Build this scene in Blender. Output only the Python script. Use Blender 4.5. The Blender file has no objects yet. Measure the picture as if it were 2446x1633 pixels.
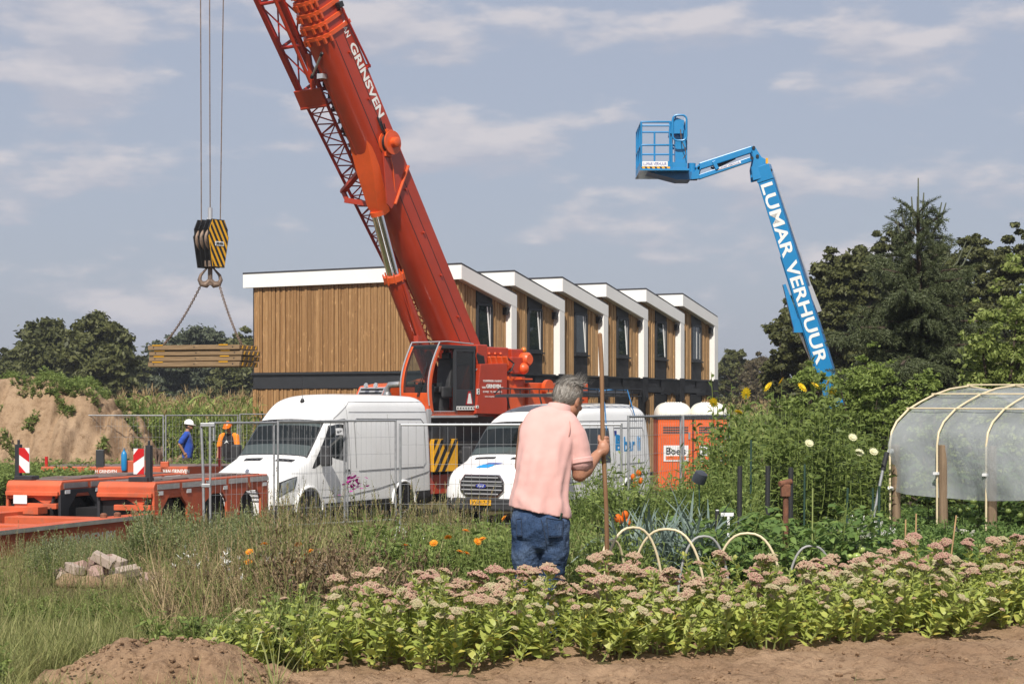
import bpy, math, random
import numpy as np
from mathutils import Vector, Matrix, noise as mnoise

random.seed(7); RNG = np.random.default_rng(11)
SC = bpy.context.scene
COL = SC.collection
FPX, CX, HY, CAMZ = 4348.4, 1223.0, 977.0, 1.6      # focal length, principal column, horizon row (reference pixels), eye height
def W(px, py, Y): return Vector(((px-CX)/FPX*Y, Y, CAMZ+(HY-py)/FPX*Y))
def XW(px, Y): return (px-CX)/FPX*Y
def ZW(py, Y): return CAMZ+(HY-py)/FPX*Y
def sst(a, b, x):
    t = min(1, max(0, (x-a)/(b-a))); return t*t*(3-2*t)
def lin(h):
    h = h.lstrip('#'); r = []
    for i in (0, 2, 4):
        c = int(h[i:i+2], 16)/255
        r.append(c/12.92 if c <= .04045 else ((c+.055)/1.055)**2.4)
    return tuple(r)

# ---------------------------------------------------------------- objects
def tag(o, label=None, cat=None, group=None, kind=None):
    if label: o['label'] = label
    if cat: o['category'] = cat
    if group: o['group'] = group
    if kind: o['kind'] = kind
    return o
def thing(name, label, cat, loc=(0, 0, 0), rotz=0, group=None):
    o = bpy.data.objects.new(name, None); COL.objects.link(o)
    o.location = loc; o.rotation_euler = (0, 0, rotz); o.empty_display_size = .1
    return tag(o, label, cat, group)
def link(name, me, parent=None, loc=None, rotz=None):
    o = bpy.data.objects.new(name, me); COL.objects.link(o)
    if parent is not None: o.parent = parent
    if loc is not None: o.location = loc
    if rotz is not None: o.rotation_euler = (0, 0, rotz)
    return o
def copy_tree(o, parent=None):
    c = o.copy(); COL.objects.link(c)
    if parent is not None: c.parent = parent
    for ch in list(o.children): copy_tree(ch, c)
    return c

class MB:
    """collects shapes into one mesh; every face keeps its material"""
    def __init__(s): s.v = []; s.f = []; s.fm = []; s.mats = []; s.cur = 0
    def mat(s, m):
        if m not in s.mats: s.mats.append(m)
        s.cur = s.mats.index(m); return s
    def add(s, vs, fs, M=None):
        k = len(s.v)
        for p in vs:
            p = Vector(p)
            if M is not None: p = M @ p
            s.v.append(tuple(p))
        for f in fs: s.f.append(tuple(i+k for i in f)); s.fm.append(s.cur)
        return s
    def box(s, c, d, M=None, rz=0, ry=0, rx=0):
        x, y, z = d[0]/2, d[1]/2, d[2]/2
        R = Matrix.Translation(c) @ Matrix.Rotation(rz, 4, 'Z') @ Matrix.Rotation(ry, 4, 'Y') @ Matrix.Rotation(rx, 4, 'X')
        if M is not None: R = M @ R
        vs = [(-x,-y,-z),(x,-y,-z),(x,y,-z),(-x,y,-z),(-x,-y,z),(x,-y,z),(x,y,z),(-x,y,z)]
        return s.add(vs, [(0,3,2,1),(4,5,6,7),(0,1,5,4),(1,2,6,5),(2,3,7,6),(3,0,4,7)], R)
    def box2(s, a, b, M=None):
        return s.box([(a[i]+b[i])/2 for i in range(3)], [abs(b[i]-a[i]) for i in range(3)], M)
    def prism(s, pts, h, M=None, z0=0):
        """polygon in xy, extruded z0..z0+h"""
        n = len(pts); ar = sum(pts[i][0]*pts[(i+1) % n][1]-pts[(i+1) % n][0]*pts[i][1] for i in range(n))
        if ar < 0: pts = pts[::-1]
        vs = [(p[0], p[1], z0) for p in pts]+[(p[0], p[1], z0+h) for p in pts]
        fs = [tuple(range(n-1, -1, -1)), tuple(range(n, 2*n))]
        fs += [(i, (i+1) % n, n+(i+1) % n, n+i) for i in range(n)]
        return s.add(vs, fs, M)
    def tube(s, path, r, n=8, caps=True, M=None):
        P = [Vector(p) for p in path]; m = len(P)
        rs = r if isinstance(r, (list, tuple)) else [r]*m
        vs = []; prev = None
        for i in range(m):
            t = (P[min(i+1, m-1)]-P[max(i-1, 0)]).normalized()
            if prev is None:
                a = Vector((0, 0, 1)) if abs(t.z) < .9 else Vector((1, 0, 0))
                u = t.cross(a).normalized()
            else:
                u = (prev-t*prev.dot(t)).normalized()
            prev = u; w = t.cross(u)
            for j in range(n):
                an = 2*math.pi*j/n
                vs.append(P[i]+(u*math.cos(an)+w*math.sin(an))*rs[i])
        fs = [(i*n+j, i*n+(j+1) % n, (i+1)*n+(j+1) % n, (i+1)*n+j) for i in range(m-1) for j in range(n)]
        if caps: fs += [tuple(range(n-1, -1, -1)), tuple(range((m-1)*n, m*n))]
        return s.add(vs, fs, M)
    def bar(s, a, b, w, h=None, M=None, up=(0, 0, 1)):
        """rectangular bar from a to b"""
        h = h or w; a = Vector(a); b = Vector(b); t = (b-a); L = t.length; t.normalize()
        u = Vector(up)
        if abs(t.dot(u)) > .98: u = Vector((1, 0, 0))
        x = t.cross(u).normalized(); y = x.cross(t)
        vs = [p+x*sx*w/2+y*sy*h/2 for p in (a, b) for sx, sy in ((-1,-1),(1,-1),(1,1),(-1,1))]
        return s.add(vs, [(0,1,2,3),(7,6,5,4),(0,4,5,1),(1,5,6,2),(2,6,7,3),(3,7,4,0)], M)
    def lathe(s, prof, n=16, M=None, caps=True):
        vs = [(r*math.cos(2*math.pi*j/n), r*math.sin(2*math.pi*j/n), z) for r, z in prof for j in range(n)]
        m = len(prof)
        fs = [(i*n+j, i*n+(j+1) % n, (i+1)*n+(j+1) % n, (i+1)*n+j) for i in range(m-1) for j in range(n)]
        if caps: fs += [tuple(range(n-1, -1, -1)), tuple(range((m-1)*n, m*n))]
        return s.add(vs, fs, M)
    def ball(s, c, r, n=12, m=8, M=None):
        r = r if isinstance(r, (list, tuple)) else (r, r, r)
        vs = [(c[0], c[1], c[2]-r[2])]
        for i in range(1, m):
            a = -math.pi/2+math.pi*i/m
            for j in range(n):
                b = 2*math.pi*j/n
                vs.append((c[0]+r[0]*math.cos(a)*math.cos(b), c[1]+r[1]*math.cos(a)*math.sin(b), c[2]+r[2]*math.sin(a)))
        vs.append((c[0], c[1], c[2]+r[2])); N = len(vs)-1
        fs = [(0, 1+(j+1) % n, 1+j) for j in range(n)]
        for i in range(m-2):
            for j in range(n):
                fs.append((1+i*n+j, 1+i*n+(j+1) % n, 1+(i+1)*n+(j+1) % n, 1+(i+1)*n+j))
        fs += [(N, 1+(m-2)*n+j, 1+(m-2)*n+(j+1) % n) for j in range(n)]
        return s.add(vs, fs, M)
    def rings(s, R, closed=True, caps=True, M=None):
        """loft through rings of equal count"""
        n = len(R[0]); m = len(R); vs = [p for r in R for p in r]
        k = n if closed else n-1
        fs = [(i*n+j, i*n+(j+1) % n, (i+1)*n+(j+1) % n, (i+1)*n+j) for i in range(m-1) for j in range(k)]
        if caps and closed: fs += [tuple(range(n-1, -1, -1)), tuple(range((m-1)*n, m*n))]
        return s.add(vs, fs, M)
    def mesh(s, name, smooth=None):
        me = bpy.data.meshes.new(name); me.from_pydata(s.v, [], s.f)
        for m in s.mats: me.materials.append(m)
        me.polygons.foreach_set('material_index', s.fm)
        if smooth is not None:
            me.polygons.foreach_set('use_smooth', [True]*len(s.f)); me.update()
            me.set_sharp_from_angle(angle=math.radians(smooth))
        me.update(); return me
    def build(s, name, parent=None, m=None, smooth=None, bevel=0, loc=None, rotz=None):
        if m is not None and not s.mats: s.mats.append(m)
        o = link(name, s.mesh(name, smooth), parent, loc, rotz)
        if bevel:
            b = o.modifiers.new('edge', 'BEVEL'); b.width = bevel; b.segments = 2; b.limit_method = 'ANGLE'; b.angle_limit = math.radians(40)
        return o

def mk(m): return MB().mat(m)
def frame(o, x, y, z=None):
    """4x4 from origin and two axes"""
    x = Vector(x).normalized(); y = Vector(y); y = (y-x*y.dot(x)).normalized(); z = x.cross(y)
    M = Matrix.Identity(4)
    for i in range(3): M[i][0], M[i][1], M[i][2], M[i][3] = x[i], y[i], z[i], o[i]
    return M

# ---------------------------------------------------------------- lettering
def text(name, body, m, parent, M, width=None, height=None, depth=.003, bold=.0, shear=0):
    """raised lettering; M puts its middle at M's origin, reading along M's x with M's y up"""
    cu = bpy.data.curves.new(name, 'FONT'); cu.body = body; cu.size = 1; cu.extrude = .5; cu.offset = bold; cu.shear = shear
    cu.resolution_u = 3
    o = bpy.data.objects.new(name, cu); me = bpy.data.meshes.new_from_object(o)
    bpy.data.objects.remove(o); bpy.data.curves.remove(cu)
    n = len(me.vertices); co = np.empty(n*3); me.vertices.foreach_get('co', co); co = co.reshape(-1, 3)
    lo, hi = co.min(0), co.max(0); sz = hi-lo
    sy = (height/sz[1]) if height else (width/sz[0]); sx = (width/sz[0]) if width else sy
    co[:, 0] = (co[:, 0]-(lo[0]+hi[0])/2)*sx; co[:, 1] = (co[:, 1]-(lo[1]+hi[1])/2)*sy; co[:, 2] = (co[:, 2]-lo[2])/max(sz[2], 1e-6)*depth
    A = np.array(M); co = co @ A[:3, :3].T+A[:3, 3]
    me.vertices.foreach_set('co', co.ravel()); me.materials.clear(); me.materials.append(m); me.update(); me.name = name
    return link(name, me, parent)

# ---------------------------------------------------------------- quad meshes from arrays
class QM:
    def __init__(s): s.V = []; s.F = []; s.I = []; s.n = 0
    def add(s, V, F, i=0):
        V = np.asarray(V, float); F = np.asarray(F, int)
        s.V.append(V); s.F.append(F+s.n); s.I.append(np.full(len(F), i) if np.isscalar(i) else np.asarray(i)); s.n += len(V); return s
    def arrays(s): return np.concatenate(s.V), np.concatenate(s.F), np.concatenate(s.I)
def qmesh(name, V, F, I, mats, smooth=False):
    me = bpy.data.meshes.new(name); n, m = len(V), len(F)
    me.vertices.add(n); me.loops.add(4*m); me.polygons.add(m)
    me.vertices.foreach_set('co', np.asarray(V, np.float32).ravel())
    me.polygons.foreach_set('loop_start', np.arange(0, 4*m, 4, dtype=np.int32))
    me.loops.foreach_set('vertex_index', np.asarray(F, np.int32).ravel())
    for x in mats: me.materials.append(x)
    me.polygons.foreach_set('material_index', np.asarray(I, np.int32))
    me.polygons.foreach_set('use_smooth', np.full(m, smooth))
    me.update(calc_edges=True); return me
def xf(pos, rz, sc, tilt=None, ta=None):
    """n affine matrices: scale, tilt by angle tilt about the horizontal axis at ta, turn by rz, move"""
    n = len(pos); c, s_ = np.cos(rz), np.sin(rz); Z = np.zeros(n); O = np.ones(n)
    R = np.stack([np.stack([c, -s_, Z], 1), np.stack([s_, c, Z], 1), np.stack([Z, Z, O], 1)], 1)
    if tilt is not None:
        ax, ay = np.cos(ta), np.sin(ta); ct, st = np.cos(tilt), np.sin(tilt)
        T = np.stack([np.stack([ct+ax*ax*(1-ct), ax*ay*(1-ct), ay*st], 1),
                      np.stack([ax*ay*(1-ct), ct+ay*ay*(1-ct), -ax*st], 1),
                      np.stack([-ay*st, ax*st, ct], 1)], 1)
        R = T @ R
    return R*np.asarray(sc).reshape(-1, 1, 1) if np.ndim(sc) == 1 else R*np.asarray(sc)[:, None, :], np.asarray(pos)
def scatter(q, tmpls, R, P, pick=None):
    pick = RNG.integers(0, len(tmpls), len(P)) if pick is None else pick
    for k, (V, F, I) in enumerate(tmpls):
        w = np.where(pick == k)[0]
        if not len(w): continue
        VV = np.einsum('nij,vj->nvi', R[w], V)+P[w][:, None, :]
        FF = F[None]+(np.arange(len(w))*len(V))[:, None, None]
        q.add(VV.reshape(-1, 3), FF.reshape(-1, 4), np.tile(I, len(w)))
def strip(pts, wid, side):
    """ribbon along pts; side = sideways unit vectors"""
    pts = np.asarray(pts, float); side = np.asarray(side, float); wid = np.asarray(wid)[:, None]/2
    V = np.empty((2*len(pts), 3)); V[0::2] = pts-side*wid; V[1::2] = pts+side*wid
    F = [[2*i, 2*i+1, 2*i+3, 2*i+2] for i in range(len(pts)-1)]
    return V, np.array(F)
def leafq(base, az, el, L, w, droop=.6, n=3, shape=(.25, 1, .75, .08), roll=0):
    """a leaf: starts at base heading (az, el), droops"""
    pts = []; p = np.array(base, float); sd = np.array([-math.sin(az), math.cos(az), 0.])
    if roll: sd = sd*math.cos(roll)+np.array([0, 0, math.sin(roll)])
    for i in range(n+1):
        pts.append(p.copy()); e = el-droop*i/n
        p = p+np.array([math.cos(az)*math.cos(e), math.sin(az)*math.cos(e), math.sin(e)])*L/n
    sh = np.interp(np.linspace(0, 1, n+1), np.linspace(0, 1, len(shape)), shape)
    return strip(pts, sh*w, np.tile(sd, (n+1, 1)))
def qtube(pts, r, n=4):
    pts = np.asarray(pts, float); m = len(pts); r = np.broadcast_to(r, (m,)); V = []
    for i in range(m):
        t = pts[min(i+1, m-1)]-pts[max(i-1, 0)]; t /= np.linalg.norm(t)+1e-9
        a = np.array([1., 0, 0]) if abs(t[2]) > .8 else np.array([0, 0, 1.])
        u = np.cross(t, a); u /= np.linalg.norm(u); w = np.cross(t, u)
        for j in range(n):
            an = 2*math.pi*j/n; V.append(pts[i]+(u*math.cos(an)+w*math.sin(an))*r[i])
    F = [[i*n+j, i*n+(j+1) % n, (i+1)*n+(j+1) % n, (i+1)*n+j] for i in range(m-1) for j in range(n)]
    return np.array(V), np.array(F)
def qball(c, r, n=6, m=4, sq=1):
    V = []; 
    for i in range(m+1):
        a = -math.pi/2+math.pi*i/m; a = max(-1.5, min(1.5, a))
        for j in range(n):
            b = 2*math.pi*j/n; V.append((c[0]+r*math.cos(a)*math.cos(b), c[1]+r*math.cos(a)*math.sin(b), c[2]+r*sq*math.sin(a)))
    F = [[i*n+j, i*n+(j+1) % n, (i+1)*n+(j+1) % n, (i+1)*n+j] for i in range(m) for j in range(n)]
    return np.array(V), np.array(F)
# ---------------------------------------------------------------- materials
def nodes(name):
    m = bpy.data.materials.new(name); m.use_nodes = True; nt = m.node_tree
    b = nt.nodes['Principled BSDF']; return m, nt, b
def N(nt, t, **kw):
    n = nt.nodes.new(t)
    for k, v in kw.items():
        if k.startswith('i_'): n.inputs[k[2:].replace('_', ' ')].default_value = v
        else: setattr(n, k, v)
    return n
def mixc(nt, fac, a, b, blend='MIX'):
    n = nt.nodes.new('ShaderNodeMix'); n.data_type = 'RGBA'; n.blend_type = blend
    for sock, v in ((0, fac), (6, a), (7, b)):
        if hasattr(v, 'is_output'): nt.links.new(v, n.inputs[sock])
        elif sock == 0: n.inputs[0].default_value = v
        else: n.inputs[sock].default_value = (*v[:3], 1)
    return n.outputs[2]
def ramp(nt, src, lo, hi):
    n = nt.nodes.new('ShaderNodeMapRange'); n.inputs[1].default_value = lo; n.inputs[2].default_value = hi
    nt.links.new(src, n.inputs[0]); return n.outputs[0]
def noise_tex(nt, scale, detail=4, rough=.55, coord='Object', stretch=None):
    tc = nt.nodes.new('ShaderNodeTexCoord'); src = tc.outputs[coord]
    if stretch:
        mp = nt.nodes.new('ShaderNodeMapping'); mp.inputs['Scale'].default_value = stretch; nt.links.new(src, mp.inputs[0]); src = mp.outputs[0]
    n = nt.nodes.new('ShaderNodeTexNoise'); n.inputs['Scale'].default_value = scale; n.inputs['Detail'].default_value = detail; n.inputs['Roughness'].default_value = rough
    nt.links.new(src, n.inputs['Vector']); return n.outputs[0]
def bump(nt, b, h, strength=.3, dist=.01):
    n = nt.nodes.new('ShaderNodeBump'); n.inputs['Strength'].default_value = strength; n.inputs['Distance'].default_value = dist
    nt.links.new(h, n.inputs['Height']); nt.links.new(n.outputs[0], b.inputs['Normal'])
def plain(name, c, rough=.5, metal=0, var=.12, scale=3, dirt=None, dirt_amt=.35, bmp=0, bscale=40, coat=0, spec=.5, stretch=None):
    """paint or plastic with uneven tone, some dirt and a slightly uneven gloss"""
    m, nt, b = nodes(name); c = lin(c) if isinstance(c, str) else c
    n1 = noise_tex(nt, scale, 5, .6, stretch=stretch)
    lo = tuple(x*(1-var) for x in c); hi = tuple(min(1, x*(1+var)) for x in c)
    col = mixc(nt, ramp(nt, n1, .3, .7), lo, hi)
    if dirt is not None:
        n2 = noise_tex(nt, scale*2.3, 8, .7, stretch=stretch); col = mixc(nt, ramp(nt, n2, .52, .52+.5/max(dirt_amt, .05)*.35), col, dirt)
    nt.links.new(col, b.inputs['Base Color'])
    b.inputs['Metallic'].default_value = metal; b.inputs['Specular IOR Level'].default_value = spec
    r = ramp(nt, n1, 0, 1); mr = r.node; mr.inputs[3].default_value = max(.02, rough-.08); mr.inputs[4].default_value = min(1, rough+.1); nt.links.new(r, b.inputs['Roughness'])
    if coat: b.inputs['Coat Weight'].default_value = coat; b.inputs['Coat Roughness'].default_value = .06
    if bmp: bump(nt, b, noise_tex(nt, bscale, 4), bmp, .01)
    return m
def leafmat(name, c1, c2, c3=None, trans=.35, rough=.55, spec=.3):
    """every leaf its own tone; light passes through"""
    m, nt, b = nodes(name)
    g = nt.nodes.new('ShaderNodeNewGeometry'); cr = nt.nodes.new('ShaderNodeValToRGB')
    e = cr.color_ramp.elements; e[0].color = (*c1, 1); e[1].color = (*c2, 1)
    if c3: k = cr.color_ramp.elements.new(.88); k.color = (*c2, 1); e[-1].color = (*c3, 1)
    nt.links.new(g.outputs['Random Per Island'], cr.inputs[0])
    nt.links.new(cr.outputs[0], b.inputs['Base Color']); b.inputs['Roughness'].default_value = rough; b.inputs['Specular IOR Level'].default_value = spec
    t = nt.nodes.new('ShaderNodeBsdfTranslucent'); nt.links.new(cr.outputs[0], t.inputs[0])
    x = nt.nodes.new('ShaderNodeMixShader'); x.inputs[0].default_value = trans
    nt.links.new(b.outputs[0], x.inputs[1]); nt.links.new(t.outputs[0], x.inputs[2])
    nt.links.new(x.outputs[0], nt.nodes['Material Output'].inputs[0]); return m
def woodmat(name, c1, c2, c3, along='Z', rough=.7):
    m, nt, b = nodes(name); g = nt.nodes.new('ShaderNodeNewGeometry')
    st = {'Z': (9, 9, .5), 'X': (.5, 9, 9), 'Y': (9, .5, 9)}[along]
    n1 = noise_tex(nt, 3.2, 7, .7, stretch=st); n2 = noise_tex(nt, 5, 3, .5, stretch=tuple(.8 if s > 1 else .35 for s in st))
    base = mixc(nt, g.outputs['Random Per Island'], c1, c2)
    base = mixc(nt, ramp(nt, n1, .42, .72), base, c3)
    # knots
    tc = nt.nodes.new('ShaderNodeTexCoord'); v = nt.nodes.new('ShaderNodeTexVoronoi'); v.inputs['Scale'].default_value = 2.6
    nt.links.new(tc.outputs['Object'], v.inputs['Vector']); kn = ramp(nt, v.outputs[0], .0, .09); kn.node.inputs[3].default_value = 1; kn.node.inputs[4].default_value = 0
    base = mixc(nt, kn, base, tuple(x*.35 for x in c1))
    n3 = noise_tex(nt, 6, 4, .6, stretch=tuple(1.5 if s > 1 else .6 for s in st)); base = mixc(nt, ramp(nt, n3, .6, .78), base, tuple(min(1, x*1.5) for x in c2))
    nt.links.new(base, b.inputs['Base Color']); b.inputs['Roughness'].default_value = rough; b.inputs['Specular IOR Level'].default_value = .25
    bump(nt, b, n1, .35, .004); return m

M = {}
M['crane_red'] = plain('crane_red', (.37, .034, .010), .36, var=.12, scale=.8, coat=.2, dirt=(.19, .03, .014), dirt_amt=.3)
M['crane_orange'] = plain('crane_orange', (.62, .085, .015), .38, var=.12, scale=1.2, coat=.2, dirt=(.3, .06, .02), dirt_amt=.3)
M['jib_red'] = plain('jib_red', (.33, .018, .008), .42, var=.15, scale=2)
M['trailer_orange'] = plain('trailer_orange', (.50, .095, .035), .6, var=.18, scale=1.6, dirt=(.24, .10, .06), dirt_amt=.65, bmp=.08)
M['trailer_deck'] = plain('trailer_deck', (.13, .10, .09), .8, var=.3, scale=3, dirt=(.3, .1, .06), dirt_amt=.6, bmp=.2)
M['white_paint'] = plain('white_paint', (.80, .80, .79), .3, var=.02, scale=1.5, coat=.4, dirt=(.66, .64, .59), dirt_amt=.2)
M['white_trim'] = plain('white_trim', (.80, .79, .76), .5, var=.03, scale=1)
M['letter_white'] = plain('letter_white', (.78, .77, .74), .5, var=.06, scale=6)
M['letter_black'] = plain('letter_black', (.012, .012, .013), .5, var=.1)
M['black'] = plain('black', (.014, .014, .015), .45, var=.2)
M['black_plastic'] = plain('black_plastic', (.03, .03, .032), .55, var=.2, scale=5, bmp=.1, bscale=120)
M['rubber'] = plain('rubber', (.022, .021, .02), .85, var=.3, scale=6, dirt=(.12, .09, .06), dirt_amt=.5)
M['membrane'] = plain('membrane', (.018, .018, .02), .5, var=.3, scale=2, bmp=.9, bscale=2.2)
M['dark_frame'] = plain('dark_frame', (.028, .03, .034), .45, var=.1)
M['roofing'] = plain('roofing', (.04, .04, .045), .8, var=.2)
M['galv'] = plain('galv', (.36, .37, .38), .5, metal=.55, var=.18, scale=8)
M['steel'] = plain('steel', (.5, .5, .5), .35, metal=.8, var=.15, scale=6)
M['chrome'] = plain('chrome', (.75, .75, .76), .1, metal=1, var=.05)
M['lamp_glass'] = plain('lamp_glass', (.62, .63, .62), .2, metal=.2, var=.35, scale=9, coat=.6)
M['seam'] = plain('seam', (.20, .20, .20), .6, var=.2)
M['rim'] = plain('rim', (.36, .05, .03), .5, var=.2, scale=8)
M['silver'] = plain('silver', (.55, .55, .56), .35, metal=.6, var=.1)
M['lift_blue'] = plain('lift_blue', (.012, .20, .45), .36, var=.08, scale=1.5, coat=.2, dirt=(.015, .14, .32), dirt_amt=.2)
M['lift_blue_dark'] = plain('lift_blue_dark', (.012, .12, .29), .45, var=.15, scale=4)
M['toilet_orange'] = plain('toilet_orange', (.66, .11, .012), .5, var=.08, scale=2)
M['toilet_roof'] = plain('toilet_roof', (.72, .70, .62), .55, var=.1, scale=2, dirt=(.35, .32, .2), dirt_amt=.4)
M['yellow'] = plain('yellow', (.72, .36, .012), .45, var=.1, dirt=(.25, .14, .03), dirt_amt=.3)
M['red_stripe'] = plain('red_stripe', (.5, .012, .014), .4, var=.08)
M['board_white'] = plain('board_white', (.74, .74, .74), .4, var=.05)
M['rust'] = plain('rust', (.15, .062, .034), .85, var=.35, scale=14, bmp=.4, bscale=60)
M['rusty_steel'] = plain('rusty_steel', (.17, .12, .09), .6, metal=.4, var=.35, scale=8, dirt=(.3, .2, .14), dirt_amt=.6)
M['blue_strap'] = plain('blue_strap', (.04, .2, .45), .6)
M['barli_cyan'] = plain('barli_cyan', (.01, .27, .62), .4, var=.04)
M['barli_navy'] = plain('barli_navy', (.02, .04, .28), .4, var=.04)
M['lamp_amber'] = plain('lamp_amber', (.6, .16, .01), .2, var=.05, coat=.5)
M['lamp_red'] = plain('lamp_red', (.35, .008, .008), .25, var=.05, coat=.5)
M['sand_pile'] = None
def glass(name, c=(.012, .016, .017), rough=.04):
    m, nt, b = nodes(name); b.inputs['Base Color'].default_value = (*c, 1); b.inputs['Roughness'].default_value = rough; b.inputs['Specular IOR Level'].default_value = .8
    return m
M['car_glass'] = glass('car_glass'); M['window_glass'] = glass('window_glass', (.02, .03, .03))
def clear(name, tint=(.55, .62, .6), amt=.45):
    m, nt, b = nodes(name); t = N(nt, 'ShaderNodeBsdfTransparent'); t.inputs[0].default_value = (*tint, 1)
    b.inputs['Base Color'].default_value = (.015, .02, .02, 1); b.inputs['Roughness'].default_value = .03; b.inputs['Specular IOR Level'].default_value = .9
    x = N(nt, 'ShaderNodeMixShader'); x.inputs[0].default_value = amt; nt.links.new(b.outputs[0], x.inputs[1]); nt.links.new(t.outputs[0], x.inputs[2])
    nt.links.new(x.outputs[0], nt.nodes['Material Output'].inputs[0]); return m
M['cab_glass'] = clear('cab_glass', (.6, .68, .66), .62)
M['van_glass'] = clear('van_glass', (.5, .56, .56), .5)
M['lens'] = clear('lens', (.9, .92, .92), .6)
M['wood_clad'] = woodmat('wood_clad', (.275, .152, .064), (.385, .228, .104), (.20, .10, .038))
M['wood_fac_lit'] = woodmat('wood_fac_lit', (.33, .195, .088), (.50, .32, .16), (.22, .12, .045))  # same timber as wood_clad, lightened so the facade reads as sunlit
M['mat_wood'] = woodmat('mat_wood', (.22, .15, .085), (.34, .235, .135), (.10, .062, .032), along='X', rough=.85)
M['post_wood'] = woodmat('post_wood', (.20, .145, .095), (.24, .17, .11), (.10, .07, .045), rough=.9)
M['handle_wood'] = woodmat('handle_wood', (.22, .12, .06), (.26, .15, .08), (.13, .065, .035), rough=.55)
M['tube_cream'] = plain('tube_cream', (.62, .52, .34), .45, var=.1, scale=8)
M['tube_grey'] = plain('tube_grey', (.28, .28, .27), .5, var=.1, scale=8)
def foil():
    m, nt, b = nodes('foil'); b.inputs['Base Color'].default_value = (.62, .66, .68, 1); b.inputs['Roughness'].default_value = .22; b.inputs['Specular IOR Level'].default_value = .6
    bump(nt, b, noise_tex(nt, 3.0, 4, .55, stretch=(1.6, .6, .8)), .45, .08)
    t = N(nt, 'ShaderNodeBsdfTransparent'); t.inputs[0].default_value = (.93, .95, .96, 1)
    tl = N(nt, 'ShaderNodeBsdfTranslucent'); tl.inputs[0].default_value = (.7, .74, .76, 1)
    x = N(nt, 'ShaderNodeMixShader'); x.inputs[0].default_value = .45; nt.links.new(b.outputs[0], x.inputs[1]); nt.links.new(tl.outputs[0], x.inputs[2])
    y = N(nt, 'ShaderNodeMixShader'); nt.links.new(x.outputs[0], y.inputs[1]); nt.links.new(t.outputs[0], y.inputs[2])
    f = ramp(nt, noise_tex(nt, 1.5, 4), .3, .7); f.node.inputs[3].default_value = .34; f.node.inputs[4].default_value = .58; nt.links.new(f, y.inputs[0])
    nt.links.new(y.outputs[0], nt.nodes['Material Output'].inputs[0]); return m
M['foil'] = foil()
def soilmat(name, c1, c2, c3, scale=1.2, bs=.9):
    m, nt, b = nodes(name)
    n1 = noise_tex(nt, scale, 8, .65); n2 = noise_tex(nt, scale*9, 8, .75); n3 = noise_tex(nt, scale*40, 4, .7)
    c = mixc(nt, ramp(nt, n1, .35, .65), c1, c2); c = mixc(nt, ramp(nt, n2, .48, .68), c, c3); c = mixc(nt, ramp(nt, n3, .6, .75), c, tuple(min(1, x*1.35) for x in c2))
    nt.links.new(c, b.inputs['Base Color']); b.inputs['Roughness'].default_value = .95; b.inputs['Specular IOR Level'].default_value = .1
    mx = N(nt, 'ShaderNodeMath', operation='ADD'); nt.links.new(n2, mx.inputs[0]); nt.links.new(n3, mx.inputs[1]); bump(nt, b, mx.outputs[0], bs, .03)
    return m
M['soil'] = soilmat('soil', (.29, .185, .112), (.40, .27, .17), (.16, .098, .058), 1.3)
M['sand'] = soilmat('sand', (.265, .178, .108), (.34, .24, .155), (.18, .115, .066), .5, .9)
M['groundmat'] = soilmat('groundmat', (.075, .07, .03), (.11, .085, .04), (.05, .045, .022), .8)
M['brick'] = plain('brick', (.36, .29, .24), .9, var=.2, scale=9, bmp=.3, dirt=(.2, .15, .11), dirt_amt=.4)
M['brick_pink'] = plain('brick_pink', (.30, .2, .17), .9, var=.2, scale=9, bmp=.3)
# foliage
M['oak'] = leafmat('oak', (.052, .060, .018), (.125, .132, .044), trans=.28)
M['oak2'] = leafmat('oak2', (.060, .068, .022), (.14, .148, .05), trans=.28)
M['farleaf'] = leafmat('farleaf', (0.056, 0.070, 0.044), (0.106, 0.122, 0.069), trans=.25)
M['brownleaf'] = leafmat('brownleaf', (0.065, 0.055, 0.029), (0.111, 0.091, 0.046), trans=.2)
M['spruce'] = leafmat('spruce', (.036, .050, .017), (.115, .135, .062), trans=.15)
M['spruce_tip'] = leafmat('spruce_tip', (.10, .115, .07), (.13, .14, .09), trans=.15)
M['lightleaf'] = leafmat('lightleaf', (.15, .20, .045), (.32, .37, .11), trans=.42)
M['roseleaf'] = leafmat('roseleaf', (.12, .17, .038), (.26, .33, .08), trans=.4)
M['bark'] = plain('bark', (.07, .05, .035), .95, var=.3, scale=6, bmp=.6, bscale=20)
M['grass'] = leafmat('grass', (.16, .19, .06), (.34, .34, .13), (.48, .41, .22), trans=.4)
M['grass_dry'] = leafmat('grass_dry', (0.237, 0.175, 0.088), (0.413, 0.312, 0.175), trans=.25)
M['seed'] = leafmat('seed', (0.182, 0.124, 0.072), (0.286, 0.208, 0.117), trans=.2)
M['weed'] = leafmat('weed', (.12, .18, .042), (.27, .33, .095), trans=.4)
M['weed_grey'] = leafmat('weed_grey', (.18, .205, .10), (.28, .30, .15), trans=.32)
M['deadleaf'] = leafmat('deadleaf', (0.128, 0.087, 0.053), (0.255, 0.180, 0.105), trans=.15)
M['corn'] = leafmat('corn', (.12, .18, .04), (.31, .38, .10), (.48, .44, .18), trans=.4)
M['tassel'] = leafmat('tassel', (.32, .22, .11), (.42, .32, .17), trans=.25)
M['sedum_leaf'] = leafmat('sedum_leaf', (.30, .38, .08), (.50, .54, .14), (.62, .52, .11), trans=.45, rough=.42)
M['sedum_stem'] = plain('sedum_stem', (.26, .3, .1), .5)
M['sedum_pink'] = leafmat('sedum_pink', (.40, .22, .18), (.52, .32, .25), (.48, .40, .25), trans=.2, rough=.85)
M['sedum_mid'] = leafmat('sedum_mid', (.44, .31, .21), (.53, .41, .28), (.48, .44, .26), trans=.2, rough=.85)
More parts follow.
